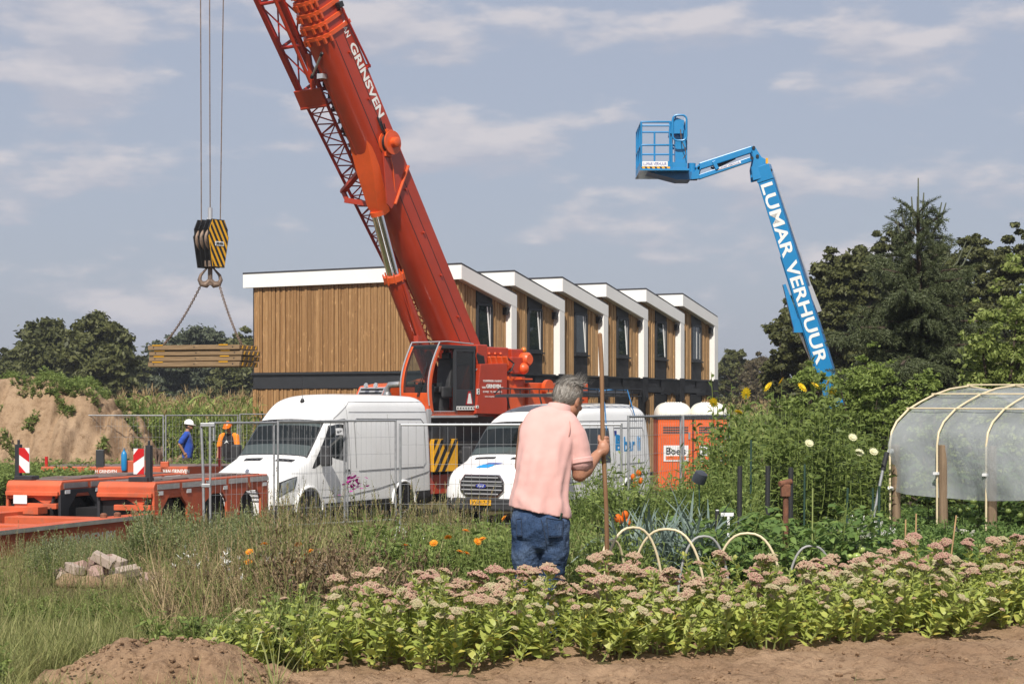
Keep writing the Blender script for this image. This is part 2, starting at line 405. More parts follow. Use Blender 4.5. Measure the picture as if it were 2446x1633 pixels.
M['sedum_cream'] = leafmat('sedum_cream', (.42, .39, .22), (.54, .48, .30), trans=.2, rough=.85)
M['tall_leaf'] = leafmat('tall_leaf', (.085, .13, .03), (.225, .28, .07), trans=.38)
M['leek'] = leafmat('leek', (.12, .17, .15), (.22, .275, .235), trans=.2)
M['cabbage'] = leafmat('cabbage', (.12, .2, .1), (.2, .28, .15), trans=.25)
M['tomato_leaf'] = leafmat('tomato_leaf', (.08, .145, .038), (.19, .28, .07), trans=.34)
M['tomato_green'] = plain('tomato_green', (.3, .38, .1), .25, var=.15, coat=.3)
M['tomato_orange'] = plain('tomato_orange', (.6, .24, .03), .25, var=.15, coat=.3)
M['flower_yellow'] = leafmat('flower_yellow', (.75, .5, .01), (.8, .6, .03), trans=.3)
M['flower_orange'] = leafmat('flower_orange', (.75, .24, .01), (.8, .36, .02), trans=.3)
M['flower_cream'] = leafmat('flower_cream', (.7, .68, .4), (.78, .76, .55), trans=.3)
M['flower_pink'] = leafmat('flower_pink', (.42, .03, .24), (.5, .08, .38), trans=.3)
M['flower_white'] = leafmat('flower_white', (.7, .7, .66), (.8, .8, .76), trans=.2)
M['lantern'] = leafmat('lantern', (.7, .13, .01), (.8, .2, .02), trans=.35)
# people
M['skin'] = plain('skin', (.38, .185, .115), .5, var=.14, scale=14, dirt=(.32, .12, .07), dirt_amt=.4, bmp=.15, bscale=90)
M['skin_tan'] = plain('skin_tan', (.33, .17, .10), .5, var=.1, scale=12)
def cloth(name, c, bmpd=.5, bs=7, var=.07, weave=500):
    m, nt, b = nodes(name); n1 = noise_tex(nt, 5, 4); c = lin(c) if isinstance(c, str) else c
    nt.links.new(mixc(nt, ramp(nt, n1, .3, .7), tuple(x*(1-var) for x in c), tuple(min(1, x*(1+var)) for x in c)), b.inputs['Base Color'])
    b.inputs['Roughness'].default_value = .9; b.inputs['Specular IOR Level'].default_value = .15; b.inputs['Sheen Weight'].default_value = .15
    bump(nt, b, noise_tex(nt, bs, 3, .5, stretch=(1, 1, .6)), bmpd, .03); return m
M['polo'] = cloth('polo', (.61, .36, .33), .3, 5)
def denimmat():
    m, nt, b = nodes('denim'); n1 = noise_tex(nt, 6, 5, .6); n2 = noise_tex(nt, 220, 2, stretch=(1, 1, .2)); n3 = noise_tex(nt, 3.5, 3)
    c = mixc(nt, ramp(nt, n3, .5, .72), (.036, .066, .135), (.15, .21, .32)); c = mixc(nt, ramp(nt, n2, .4, .75), c, (.018, .03, .06)); c = mixc(nt, ramp(nt, n1, .62, .8), c, (.13, .18, .27))
    nt.links.new(c, b.inputs['Base Color']); b.inputs['Roughness'].default_value = .9; b.inputs['Specular IOR Level'].default_value = .15
    bump(nt, b, noise_tex(nt, 9, 4, .6, stretch=(1, 1, 1.8)), .6, .03); return m
M['denim'] = denimmat()
M['denim_seam'] = plain('denim_seam', (.02, .032, .06), .9)
M['hair'] = leafmat('hair', (.13, .12, .105), (.36, .335, .30), (.55, .52, .48), trans=.1, rough=.45)
M['hair_under'] = plain('hair_under', (.14, .12, .10), .7, var=.3, scale=30)
M['boot'] = plain('boot', (.05, .035, .025), .7, var=.3)
M['tee_blue'] = cloth('tee_blue', (.025, .07, .34), .3, 9)
M['tee_black'] = cloth('tee_black', (.02, .018, .02), .3, 9)
M['tee_orange'] = cloth('tee_orange', (.75, .22, .02), .3, 9)
M['shorts'] = cloth('shorts', (.07, .055, .042), .4, 9)
M['helmet_white'] = plain('helmet_white', (.8, .8, .78), .3, var=.02)
M['helmet_orange'] = plain('helmet_orange', (.75, .17, .01), .3, var=.03)
M['dark_hair'] = plain('dark_hair', (.03, .022, .016), .7)
M['bucket'] = plain('bucket', (.6, .57, .5), .5, var=.1, dirt=(.3, .25, .18), dirt_amt=.5)
M['pot'] = plain('pot', (.035, .04, .05), .35, var=.2, scale=10)
M['stake_black'] = plain('stake_black', (.02, .02, .022), .6)
M['stake_green'] = plain('stake_green', (.02, .05, .035), .5)
M['bamboo'] = plain('bamboo', (.42, .27, .13), .6, var=.2, scale=12)
# ---------------------------------------------------------------- camera, sky, sun, ground
cam = bpy.data.cameras.new('camera'); co = bpy.data.objects.new('camera', cam); COL.objects.link(co)
co.location = (0, 0, CAMZ); co.rotation_euler = (math.pi/2, 0, 0)
cam.sensor_width = 36; cam.sensor_fit = 'HORIZONTAL'; cam.lens = FPX/2446*36; cam.shift_y = (HY-816.5)/2446; cam.clip_start = .1; cam.clip_end = 12000
SC.camera = co
SC.view_settings.view_transform = 'Standard'; SC.view_settings.look = 'None'; SC.view_settings.exposure = .30; SC.view_settings.gamma = 1
SUN = Vector((-.10, -.66, .745)).normalized()
sl = bpy.data.lights.new('sun', 'SUN'); so = bpy.data.objects.new('sun', sl); COL.objects.link(so)
sl.energy = 4.8; sl.angle = math.radians(.55); sl.color = (1, .94, .85)
so.rotation_euler = SUN.to_track_quat('Z', 'Y').to_euler(); so.location = (-20, -60, 70)
wd = bpy.data.worlds.new('World'); SC.world = wd; wd.use_nodes = True; wt = wd.node_tree; bg = wt.nodes['Background']
sky = wt.nodes.new('ShaderNodeTexSky'); sky.sky_type = 'NISHITA'; sky.sun_disc = False
sky.sun_elevation = math.asin(SUN.z); sky.sun_rotation = math.atan2(SUN.x, SUN.y); sky.air_density = 1.0; sky.dust_density = 2.2; sky.ozone_density = 1.2; sky.altitude = 20
tc = wt.nodes.new('ShaderNodeTexCoord'); sep = wt.nodes.new('ShaderNodeSeparateXYZ'); wt.links.new(tc.outputs['Generated'], sep.inputs[0])
def wmath(op, a, b=None):
    n = wt.nodes.new('ShaderNodeMath'); n.operation = op
    for i, v in enumerate((a, b)):
        if v is None: continue
        if hasattr(v, 'is_output'): wt.links.new(v, n.inputs[i])
        else: n.inputs[i].default_value = v
    return n.outputs[0]
# cloud layers seen as flat banks low over the horizon: azimuth and stretched elevation
az = wmath('ARCTAN2', sep.outputs[0], sep.outputs[1])
el = wmath('ARCSINE', sep.outputs[2])
cb = wt.nodes.new('ShaderNodeCombineXYZ'); wt.links.new(wmath('MULTIPLY', az, 9.5), cb.inputs[0]); wt.links.new(wmath('MULTIPLY', el, 27.0), cb.inputs[1]); cb.inputs[2].default_value = 3.7
n1 = wt.nodes.new('ShaderNodeTexNoise'); n1.inputs['Scale'].default_value = 1.15; n1.inputs['Detail'].default_value = 8; n1.inputs['Roughness'].default_value = .52; wt.links.new(cb.outputs[0], n1.inputs['Vector'])
cb2 = wt.nodes.new('ShaderNodeCombineXYZ'); wt.links.new(wmath('MULTIPLY', az, 9.5), cb2.inputs[0]); wt.links.new(wmath('ADD', wmath('MULTIPLY', el, 27.0), .28), cb2.inputs[1]); cb2.inputs[2].default_value = 3.7
n2 = wt.nodes.new('ShaderNodeTexNoise'); n2.inputs['Scale'].default_value = 1.15; n2.inputs['Detail'].default_value = 8; n2.inputs['Roughness'].default_value = .52; wt.links.new(cb2.outputs[0], n2.inputs['Vector'])
cm = wt.nodes.new('ShaderNodeMapRange'); cm.interpolation_type = 'SMOOTHSTEP'; cm.inputs[1].default_value = .495; cm.inputs[2].default_value = .64; wt.links.new(n1.outputs[0], cm.inputs[0])
edge = wmath('SUBTRACT', n1.outputs[0], n2.outputs[0]); lit = wt.nodes.new('ShaderNodeMapRange'); lit.inputs[1].default_value = -.06; lit.inputs[2].default_value = .12; wt.links.new(edge, lit.inputs[0])
SKYS = .085
hz = mixc(wt, .72, sky.outputs[0], (.365/SKYS, .392/SKYS, .482/SKYS))
ccol = mixc(wt, lit.outputs[0], (.40/SKYS, .41/SKYS, .475/SKYS), (.58/SKYS, .545/SKYS, .56/SKYS))
skc = mixc(wt, wmath('MULTIPLY', cm.outputs[0], .80), hz, ccol)
wt.links.new(skc, bg.inputs[0]); bg.inputs[1].default_value = SKYS
SC.cycles.use_denoising = True; SC.cycles.max_bounces = 8; SC.cycles.transparent_max_bounces = 24; SC.cycles.sample_clamp_indirect = 6
try: SC.cycles.denoiser = 'OPENIMAGEDENOISE'
except Exception: pass

def ground_z(x, y):
    a = sst(14, 29, y); b = sst(25, 33, y); r = sst(1.5, 4.5, x*20/max(y, 1))
    h = -.8*(a*(1-r)+b*r)
    h += .17*sst(42, 47, y)*sst(70, 60, y)*sst(-3, -6, x) if y < 70 else 0
    n = mnoise.noise((x*.25, y*.25, 0))*(.02+.08*sst(14, 20, y))+mnoise.noise((x*.9, y*.9, 3))*.035
    return h+n*(1-.7*sst(30, 60, y))
def build_ground():
    ys = np.concatenate([[-60, -20, 0, 4, 7], np.linspace(8.5, 45, 150), np.geomspace(46, 9000, 50)])
    us = np.concatenate([[-9, -3, -1.2], np.linspace(-.6, .6, 170), [1.2, 3, 9]])
    nx = len(us); V = []
    for y in ys:
        for u in us:
            x = u*max(abs(y), 9)
            V.append((x, y, ground_z(x, y) if 0 <= y < 400 else (-.8 if y > 100 else 0)))
    F = [[j*nx+i, j*nx+i+1, (j+1)*nx+i+1, (j+1)*nx+i] for j in range(len(ys)-1) for i in range(nx-1)]
    o = link('ground', qmesh('ground', np.array(V), np.array(F), np.zeros(len(F)), [M['groundmat']], True))
    tag(o, 'weedy uneven ground of the garden and building site', 'ground', kind='structure')
build_ground()
# bare soil in front of the flower bed: a strip running along the bed, and the crumbly earth bank at its left end
def fbm(x, y, o=5, s=1.):
    v = 0; a = 1
    for k in range(o): v += a*mnoise.noise((x*s, y*s, k*7.1)); a *= .55; s *= 2.1
    return v
def bed_front(x): return 11.0+.58*x if x > 0 else 11.0+.12*x
def build_soil():
    xs = np.linspace(-2.6, 5.5, 330); ss = np.linspace(0, 1, 110); V = []
    for s in ss:
        for x in xs:
            y1 = bed_front(x)+1.6; y0 = 8.6; y = y0+(y1-y0)*s
            e = min(1, 6*min(s, 1-s))*sst(-2.6, -1.9, x)
            n = fbm(x*2.2, y*2.2, 5); c = max(0, mnoise.noise((x*9, y*9, 2)))*.045-max(0, mnoise.noise((x*3, y*5, 8)))*.03
            V.append((x, y, ground_z(x, y)-.10+e*(.125+.04*n+c+.012*fbm(x*9, y*9, 3))))
    nx = len(xs); F = [[j*nx+i, j*nx+i+1, (j+1)*nx+i+1, (j+1)*nx+i] for j in range(len(ss)-1) for i in range(nx-1)]
    tag(link('soil', qmesh('soil', np.array(V), np.array(F), np.zeros(len(F)), [M['soil']], True)), 'bare crumbly brown soil beside the flowering sedum bed', 'soil', kind='structure')
build_soil()
def build_bank():
    xs = np.linspace(-3.1, -.35, 200); ys = np.linspace(9.3, 12.3, 200); V = []
    for y in ys:
        for x in xs:
            dx, dy = (x+1.98)/.80, (y-10.40)/.80
            r = math.hypot(dx, dy)*(1+.22*mnoise.noise((x*1.6, y*1.6, 9)))
            h = .26*(1-sst(.25, 1.05, r))
            n = fbm(x*2.6, y*2.6, 6); cr = -abs(mnoise.noise((x*3.1, y*3.1, 5)))*.13-max(0, mnoise.noise((x*8, y*8, 1)))*.035
            k = sst(1.12, .8, r) if r > .8 else 1
            V.append((x, y, ground_z(x, y)-.06+h+(.05*n+cr+.10+.03*fbm(x*7, y*7, 4))*(1-sst(.9, 1.25, r))))
    nx = len(xs); F = [[j*nx+i, j*nx+i+1, (j+1)*nx+i+1, (j+1)*nx+i] for j in range(len(ys)-1) for i in range(nx-1)]
    o = link('earth_bank', qmesh('earth_bank', np.array(V), np.array(F), np.zeros(len(F)), [M['soil']], True))
    tag(o, 'low crumbling bank of bare brown earth at the bed end', 'earth bank', kind='structure')
build_bank()
# ---------------------------------------------------------------- row of six wood-clad houses with sawtooth roofs
GZ = -.8
BO = Vector((-1.62, 55.1, GZ)); BROT = math.atan2(.872, .489); PITCH = 3.277; DEPTH = 7.7
rb = random.Random(5)
def boards(mb, x0, x1, z0, z1f, plane, off):
    """vertical boards of uneven width between x0 and x1; z1f(x) is the top; plane 'y' faces -y, 'x' faces -x"""
    x = x0
    while x < x1-.02:
        w = min(rb.choice((.065, .075, .09, .105, .12, .135)), x1-x); t = rb.choice((.02, .034, .05))
        a, b = x+.009, x+w-.009
        za, zb = z1f(a), z1f(b)
        P = [(a, z0+rb.uniform(-.01, .01), 0), (b, z0, 0), (b, zb, 0), (a, za, 0)]
        if plane == 'y': vs = [(p[0], off, p[1]) for p in P]+[(p[0], off-t, p[1]) for p in P]
        else: vs = [(off, p[0], p[1]) for p in P]+[(off-t, p[0], p[1]) for p in P]
        fs = [(4, 5, 6, 7), (0, 1, 5, 4), (1, 2, 6, 5), (2, 3, 7, 6), (3, 0, 4, 7)]
        if plane == 'x': fs = [f[::-1] for f in fs]
        mb.add(vs, fs); x += w
def membrane_sheet(mb, x0, x1, z0, z1, y, seed):
    """a loose hanging sheet of black foil with folds"""
    nx, nz = 10, 10; vs = []
    for j in range(nz+1):
        for i in range(nx+1):
            u, v = i/nx, j/nz; x = x0+(x1-x0)*u; z = z0+(z1-z0)*v
            f = (mnoise.noise((x*4+seed, z*3, seed))*.05+mnoise.noise((x*11, z*6, seed+3))*.02)*(1-v*.8)
            vs.append((x, y-.03-abs(f), z-(.10*mnoise.noise((x*3, seed, 1))*(1-v))))
    fs = [(j*(nx+1)+i, j*(nx+1)+i+1, (j+1)*(nx+1)+i+1, (j+1)*(nx+1)+i) for j in range(nz) for i in range(nx)]
    mb.add(vs, fs)
ZH, ZL = 6.78, 6.08          # roof height above ground at the high and the low side
ZF, ZS = 3.55, 3.05          # bottom of the upper cladding, top of the lower cladding
LAB = ['nearest wood clad terrace house with its long blind side wall of boards beside the crane',
       'second terrace house from the crane end, its window tilted open',
       'third terrace house of the row, just right of the raised shovel handle',
       'fourth terrace house of the row, above the grey haired man',
       'fifth terrace house, next to the far end of the row',
       'farthest terrace house at the right end of the row, open sky beside it']
LAB[2] = 'third terrace house of the row counted from the crane'
LAB[3] = 'fourth terrace house, behind the upper end of the wooden handle'
for k in range(6):
    x0 = k*PITCH; base = BO+Matrix.Rotation(BROT, 3, 'Z') @ Vector((x0, 0, 0))
    h = thing('terrace_house', LAB[k], 'house', base, BROT, 'row of wood clad terrace houses')
    slope = lambda x: ZH-.5-(ZH-ZL)*x/PITCH
    b = mk(M['membrane'])
    b.prism([(0.02, 0), (PITCH, 0), (PITCH, ZL-.22), (0.02, ZH-.22)], DEPTH, frame((0, DEPTH+.06, 0), (1, 0, 0), (0, 0, 1)))
    b.build('wall', h)
    # facade cladding: upper storey in two panels either side of the window bay
    c = mk(M['wood_fac_lit'])
    boards(c, .04, 1.07, ZF, slope, 'y', .04); boards(c, 2.07, 2.91, ZF, slope, 'y', .04)
    boards(c, .3, .95, .1, lambda x: ZS-.05, 'y', .04); boards(c, 2.2, 2.9, .1, lambda x: ZS-.05, 'y', .04)
    c.build('front_cladding', h)
    e = mk(M['wood_clad'])
    if k == 0:
        boards(e, -.02, DEPTH, ZF+.03, lambda y: ZH-.42, 'x', .0); boards(e, -.05, DEPTH+.05, .05, lambda y: ZS, 'x', .0)
    else: boards(e, .02, 2.6, ZL-.15, lambda y: ZH-.42, 'x', .0)
    e.build('side_cladding', h)
    d = mk(M['dark_frame'])
    if k == 0: d.box2((-.10, -.06, ZF-.045), (.02, DEPTH+.06, ZF+.025)); d.box2((-.075, -.05, ZS+.01), (.02, DEPTH+.05, ZS+.05)); d.box2((-.035, .0, ZS+.05), (.02, DEPTH, ZF-.045))
    d.box2((-.04 if k else 0.03, -.06, ZF-.05), (PITCH-.01, .045, ZF+.005)); d.box2((0.02, -.035, ZS-.02), (PITCH-.01, .045, ZS+.16))
    d.build('floor_band', h)
    # loose foil below the window and along the storey joint
    s = mk(M['membrane']); membrane_sheet(s, 1.07, 2.07, ZF-.45, 4.22, .04, k*3+1); membrane_sheet(s, .05, 1.4, ZS+.05, ZF-.05, .02, k*5+2); membrane_sheet(s, 1.5, 3.2, ZS-.1, ZF-.05, .0, k*7+2)
    membrane_sheet(s, 2.75, 3.2, ZS-.35, ZF+.02, -.2, k+.5)
    s.build('foil_sheet', h, smooth=50)
    p = mk(M['black']); p.prism([(1.08, 5.70), (2.06, 5.70), (2.06, slope(2.06)), (1.08, slope(1.08))], .03, frame((0, .03, 0), (1, 0, 0), (0, 0, 1))); p.build('dark_panel', h)
    # window
    w = mk(M['dark_frame']); wx0, wx1, wz0, wz1 = 1.10, 2.04, 4.26, 5.68
    for a, bb in (((wx0, -.03, wz0), (wx0+.08, .05, wz1)), ((wx1-.08, -.03, wz0), (wx1, .05, wz1)), ((wx0+.08, -.03, wz0), (wx1-.08, .05, wz0+.08)), ((wx0+.08, -.03, wz1-.08), (wx1-.08, .05, wz1))): w.box2(a, bb)
    w.box2((wx0-.05, -.09, wz0-.05), (wx1+.05, .0, wz0-.003))
    wo = w.build('window', h)
    g = mk(M['window_glass']); g.box2((wx0+.08, .012, wz0+.08), (wx1-.08, .03, wz1-.08)); g.build('pane', wo)
    cu = mk(M['white_trim'])
    if k < 5: cu.add([(wx1-.14, .008, wz0+.1), (wx1-.10, -.01, wz0+.1), (wx1-.28, -.01, wz1-.1), (wx1-.32, .008, wz1-.1), (wx1-.14, .011, wz0+.1), (wx1-.10, .011, wz0+.1), (wx1-.28, .011, wz1-.1), (wx1-.32, .011, wz1-.1)], [(0, 1, 2, 3), (4, 7, 6, 5), (0, 3, 7, 4), (1, 5, 6, 2)])
    else: cu.box2((wx0+.5, .004, wz0+.1), (wx0+.56, .011, wz1-.1))
    cu.box2((wx1-.115, .004, wz0+.08), (wx1-.085, .011, wz1-.08)); cu.build('inner_sash', wo)
    # door of the ground storey
    dd = mk(M['black']); dd.box2((1.0, -.02, .1), (2.0, .05, ZS-.08)); do = dd.build('door', h, bevel=.01)
    if k % 2: g = mk(M['white_trim']); g.box2((1.6, -.035, 1.0), (1.85, -.022, 2.4)); g.build('door_panel', do)
    # roof: white fascia, soffit, dark roofing with an upstand
    r = mk(M['roofing']); r.prism([(-.14, ZH-.02), (PITCH-.03, ZL-.05), (PITCH-.03, ZL+.0), (-.14, ZH+.035)], DEPTH+.55, frame((0, DEPTH+.36, 0), (1, 0, 0), (0, 0, 1))); ro = r.build('roof', h)
    f = mk(M['white_trim'])
    f.box2((-.16, -.205, ZH-.46), (-.13, DEPTH+.33, ZH-.03)); f.box2((-.13, -.19, ZH-.46), (.0, DEPTH+.31, ZH-.43))
    fo = f.build('fascia', ro)
    v = mk(M['white_trim'])
    v.prism([(-.128, ZH-.035), (PITCH-.001, ZL-.06), (PITCH-.001, ZL-.46), (-.128, ZH-.46)], .03, frame((0, -.175, 0), (1, 0, 0), (0, 0, 1)))
    v.prism([(-.0, ZH-.46), (PITCH-.36, ZL-.38), (PITCH-.36, ZL-.41), (.0, ZH-.49)], .225, frame((0, .05, 0), (1, 0, 0), (0, 0, 1)))
    v.build('verge_trim', ro)
    n = mk(M['white_trim']); n.box2((PITCH-.36, -.20, ZF-.03), (PITCH-.004, .05, ZL-.40)); n.build('white_fin', h, bevel=.008)
    l = mk(M['black']); l.box2((2.74, -.13, 5.38), (2.86, .02, 5.62)); l.lathe([(.055, 0), (.055, .12)], 10, Matrix.Translation((2.80, -.14, 5.45))); l.build('wall_lamp', h)
# ---------------------------------------------------------------- mobile crane
CO = Vector((-1.575, 50, GZ)); CROT = math.atan2(-.788, -.616); CF = Vector((-.616, -.788)); CL = Vector((.788, -.616))
def cmid(px, py, c=0):
    """where the sight line through a reference pixel meets the crane's plane y = c (crane's own axes)"""
    k = (px-CX)/FPX; Y = (c+CO.x*CL.x+CO.y*CL.y)/(k*CL.x+CL.y); d = Vector((k*Y-CO.x, Y-CO.y))
    return Vector((d.dot(CF), c, CAMZ+(HY-py)/FPX*Y-GZ))
cr = thing('mobile_crane', 'red and orange mobile crane with raised telescopic boom behind the white vans', 'crane', CO, CROT)
BA = Vector((.5505, 0, .8348)); BU = Vector((.8348, 0, -.5505)); B0 = Vector((0, 0, 4.17))
BM = frame(B0, (0, 1, 0), BA)          # boom frame: x = left side, y = along the boom, z = top face ... (x cross y)
def bp(t, y, v): return B0+BA*t+BU*v+Vector((0, y, 0))   # v grows towards the underside
def btc(p): d = p-B0; return d.dot(BA), d.dot(BU)
def usec(w, top, bot, n=14):
    """boom section: flat top, straight upper sides, round underside; list of (y, v)"""
    P = [(-w, -top), (w, -top), (w, bot*.15)]
    for i in range(1, n): a = math.pi*i/n; P.append((w*math.cos(a)**1 if 0 else w*math.copysign(abs(math.cos(a))**.72, math.cos(a)), bot*.15+(bot*.85)*math.sin(a)**.8))
    P.append((-w, bot*.15)); return P
def sec(mb, t0, t1, w, top, bot):
    mb.rings([[bp(t, y, v) for y, v in usec(w, top, bot)] for t in (t0, t1)])
bm = mk(M['crane_red']); sec(bm, -2.0, 9.25, .43, .50, .52); boom = bm.build('boom', cr, smooth=35)
# weld seam strip and stiffener along the underside
r = mk(M['crane_red'])
for y in (-.02,): r.bar(bp(4.9, -.16, .49), bp(8.6, -.16, .49), .06, .06)
for t in np.arange(-.5, 9, 1.3): r.box2((0, 0, 0), (.05, .05, .06), frame(bp(t, .432, -.05), BA, (0, 1, 0)))
r.mat(M['black']); r.bar(bp(-1.5, .425, -.16), bp(9.1, .425, -.16), .02, .02, up=(0, 1, 0)); r.bar(bp(-1.5, .42, .20), bp(9.1, .42, .20), .02, .02, up=(0, 1, 0))
r.build('stiffener', boom)
for i in range(6):      # telescopic sections nested in one another, each with its collar
    t = 9.25+.30*i; w = .44-.028*i
    s = mk(M['crane_orange']); sec(s, t, t+.10, w+.035, .50-.03*i+.03, .56-.03*i)
    for a in range(7):
        y, v = usec(w+.035, .5, .56-.03*i)[4+a*2 if 4+a*2 < 17 else 16]; s.box2((-.035, -.035, 0), (.035, .035, .16), frame(bp(t+.04, y*.98, v*.98), (0, 1, 0), BU, None))
    so_ = s.build('boom_collar', boom, smooth=35)
    s = mk(M['crane_red']); sec(s, t+.10, t+.30 if i < 5 else 15.2, w-.035, .47-.03*i, .50-.03*i); s.build('telescopic_section', boom, smooth=35)
hd = mk(M['crane_red']); hd.box2((-.30, -.45, 14.9), (.30, .45, 15.9), frame(B0, (0, 1, 0), BU, None) if 0 else frame(B0, BU, (0, 1, 0)) @ Matrix.Identity(4))
hd.v = []; hd.f = []; hd.fm = []
for y in (-.28, .28): hd.prism([(14.9, -.45), (15.9, -.3), (16.1, .2), (15.7, .75), (14.9, .5)], .04, Matrix(((BA.x, BU.x, 0, B0.x), (BA.y, BU.y, 1, B0.y+y), (BA.z, BU.z, 0, B0.z), (0, 0, 0, 1))))
for y in (-.2, -.07, .07, .2): hd.lathe([(.30, -.03), (.34, -.03), (.34, .03), (.30, .03)], 24, frame(bp(15.6, y, .42), BA, BU))
hd.build('boom_head', boom)
# underside bracket that carries the lift cylinder
tip = cmid(897, 497); tt, tv = btc(tip)
b = mk(M['crane_orange'])
def brk(t, v, y): return bp(t, y, v)
R = []
for t, v, y in ((tt+1.75, .44, .36), (tt+1.0, .62, .34), (tt+.1, .86, .23), (tt-.25, .84, .17)):
    R.append([brk(t, .2, y+.02), brk(t, v-.10, y), brk(t, v, y-.05), brk(t, v, -y+.05), brk(t, v-.10, -y), brk(t, .2, -y-.02)])
b.rings(R, closed=False); n = len(R[0])
b.add(R[-1], [tuple(range(n))])
br = b.build('cylinder_bracket', boom, smooth=25)
b.mats
s = mk(M['crane_red']); s.prism([(tt+.55, -.45), (tt+1.0, -.45), (tt+1.3, .2), (tt+.1, .8), (tt-.1, .72), (tt+.05, .2)], .03, Matrix(((BA.x, BU.x, 0, B0.x), (BA.y, BU.y, 1, B0.y+.44), (BA.z, BU.z, 0, B0.z), (0, 0, 0, 1))))
s.mat(M['crane_orange']); s.bar(bp(tt-.05, .46, .55), bp(tt+.55, .47, -.46), .05, .13, up=(0, 1, 0)); s.build('side_plate', boom, bevel=.01)
# lift cylinder
ct, cg, cb_ = cmid(903, 515), cmid(941, 662), cmid(1003, 823); cb2_ = cg+(cb_-cg)*2.1
s = mk(M['chrome']); s.tube([ct, cg], .168, 28); cyl = s.build('lift_cylinder', cr, smooth=40)
s = mk(M['crane_orange']); d = (ct-cg).normalized(); s.tube([ct, ct+d*.12], .19, 24); s.bar(ct+d*.1+Vector((0, .1, 0)), ct+d*.42+Vector((0, .1, 0)), .06, .16); s.bar(ct+d*.1-Vector((0, .1, 0)), ct+d*.42-Vector((0, .1, 0)), .06, .16); s.build('rod_eye', cyl, smooth=40)
s = mk(M['crane_red']); s.tube([cg, cb2_], .24, 28); s.mat(M['crane_orange']); s.tube([cg+d*.06, cg-d*.1], .275, 28)
for a in range(8): q = frame(cg, d.cross(Vector((0, 1, 0))), (0, 1, 0)); s.tube([q @ Vector((math.cos(a*.785)*.27, math.sin(a*.785)*.27, -.14)), q @ Vector((math.cos(a*.785)*.27, math.sin(a*.785)*.27, .14))], .022, 6)
s.mat(M['crane_red']); s.tube([cg-d*.2+Vector((0, .27, 0)), cg-d*1.8+Vector((0, .30, 0)), cg-d*2.2+Vector((.1, .34, 0))], .028, 8); s.tube([cg-d*.2+Vector((.05, .2, 0)), cg-d*2.4+Vector((.0, .36, 0))], .02, 6)
s.box2((-.08, .2, -.1), (.08, .36, .1), Matrix.Translation(cg-d*1.75)); s.build('cylinder_barrel', cyl, smooth=40)
# lettering on the boom's side
LM = lambda t, v: frame(bp(t, .4335, v), -BA, -BU)
t0, v0 = btc(cmid(838, 108, .43)); t1, v1 = btc(cmid(903, 283, .43)); t2, v2 = btc(cmid(945, 385, .43)); vv = -.30
text('lettering', 'GRINSVEN', M['letter_white'], boom, LM((t0+t1)/2, vv), abs(t0-t1)+.05, .25, bold=.03)
text('lettering', 'BV', M['letter_white'], boom, LM(t2, vv), .30, .17, bold=.03)
text('lettering', 'VAN', M['letter_white'], boom, LM(t0+.42, vv+.02), .42, .17, bold=.02)
# long strut and camera along the top edge
q0, q1 = btc(cmid(808, 12, .43)), btc(cmid(878, 158, .43)); s = mk(M['jib_red']); s.tube([bp(q0[0], .5, q0[1]), bp(q1[0], .5, q1[1])], .03, 8); s.box2((-.05, -.12, -.04), (.05, .05, .04), Matrix.Translation(bp(q1[0], .45, q1[1]))); s.bar(bp(q1[0], .45, q1[1]), bp(q1[0]-.05, .43, -.42), .06); s.build('guide_strut', boom)
s = mk(M['black']); c = bp(q0[0], .48, q0[1]); s.box((c.x, c.y, c.z), (.16, .14, .14), ry=.5); s.tube([c, c+Vector((-.1, -.1, -.1))], .03); s.build('boom_camera', boom, bevel=.02)
# winch reel on the side
wc = cmid(936, 341, .62); s = mk(M['crane_orange']); WM = frame(wc, BA, -BU)   # its axis along y
s.lathe([(.12, -.2), (.30, -.19), (.30, -.16), (.20, -.15), (.20, .0), (.31, .01), (.31, .05), (.13, .06), (.13, .2), (.10, .22)], 28, frame(wc, (1, 0, 0), (0, 0, -1))); s.mat(M['black']); s.lathe([(.24, -.14), (.24, -.01)], 24, frame(wc, (1, 0, 0), (0, 0, -1))); reel = s.build('hose_reel', boom, smooth=35)
s = mk(M['crane_orange']); s.box2((-.1, -.25, -.35), (.12, -.05, .35), Matrix.Translation(wc)); s.bar(wc+Vector((0, -.2, 0)), bp(tt+1.6, .43, -.1), .1, .06); s.tube([bp(tt+1.9, .44, -.1), bp(tt+1.3, .5, .0), bp(tt+.8, .5, .1), bp(tt+.2, .46, .35)], .018, 6); s.build('reel_mount', boom, bevel=.01)
s = mk(M['black']); s.tube([bp(t1+.05, .45, -.12), bp(t1-.3, .5, -.05), bp(t1-.7, .48, -.15), bp(tt+1.9, .5, -.2)], .02, 6); s.tube([bp(t1+.0, .47, -.18), bp(t1-.4, .52, -.1), bp(tt+2, .5, -.12)], .015, 6); s.build('hose', boom)
s = mk(M['steel']); p0, p1 = cmid(704, 105, -.35), cmid(775, 104, .1); c0 = bp(8.35, -.5, .58); c1 = bp(8.95, .2, .60); s.tube([c0, c1], .03, 8); s.mat(M['black']); s.tube([c0, c0+(c1-c0)*.12], .05, 8); s.tube([c1, c1+(c0-c1)*.1], .045, 8); s.mat(M['silver']); s.box((0, 0, 0), (.16, .2, .12), Matrix.Translation(bp(8.35, -.12, .60))); s.build('lock_rod', boom)
s = mk(M['rust']); s.box2((-.12, -.14, 0), (.12, .14, .012), frame(bp(5.9, -.02, .522), BA, (0, 1, 0))); s.build('worn_patch', boom)
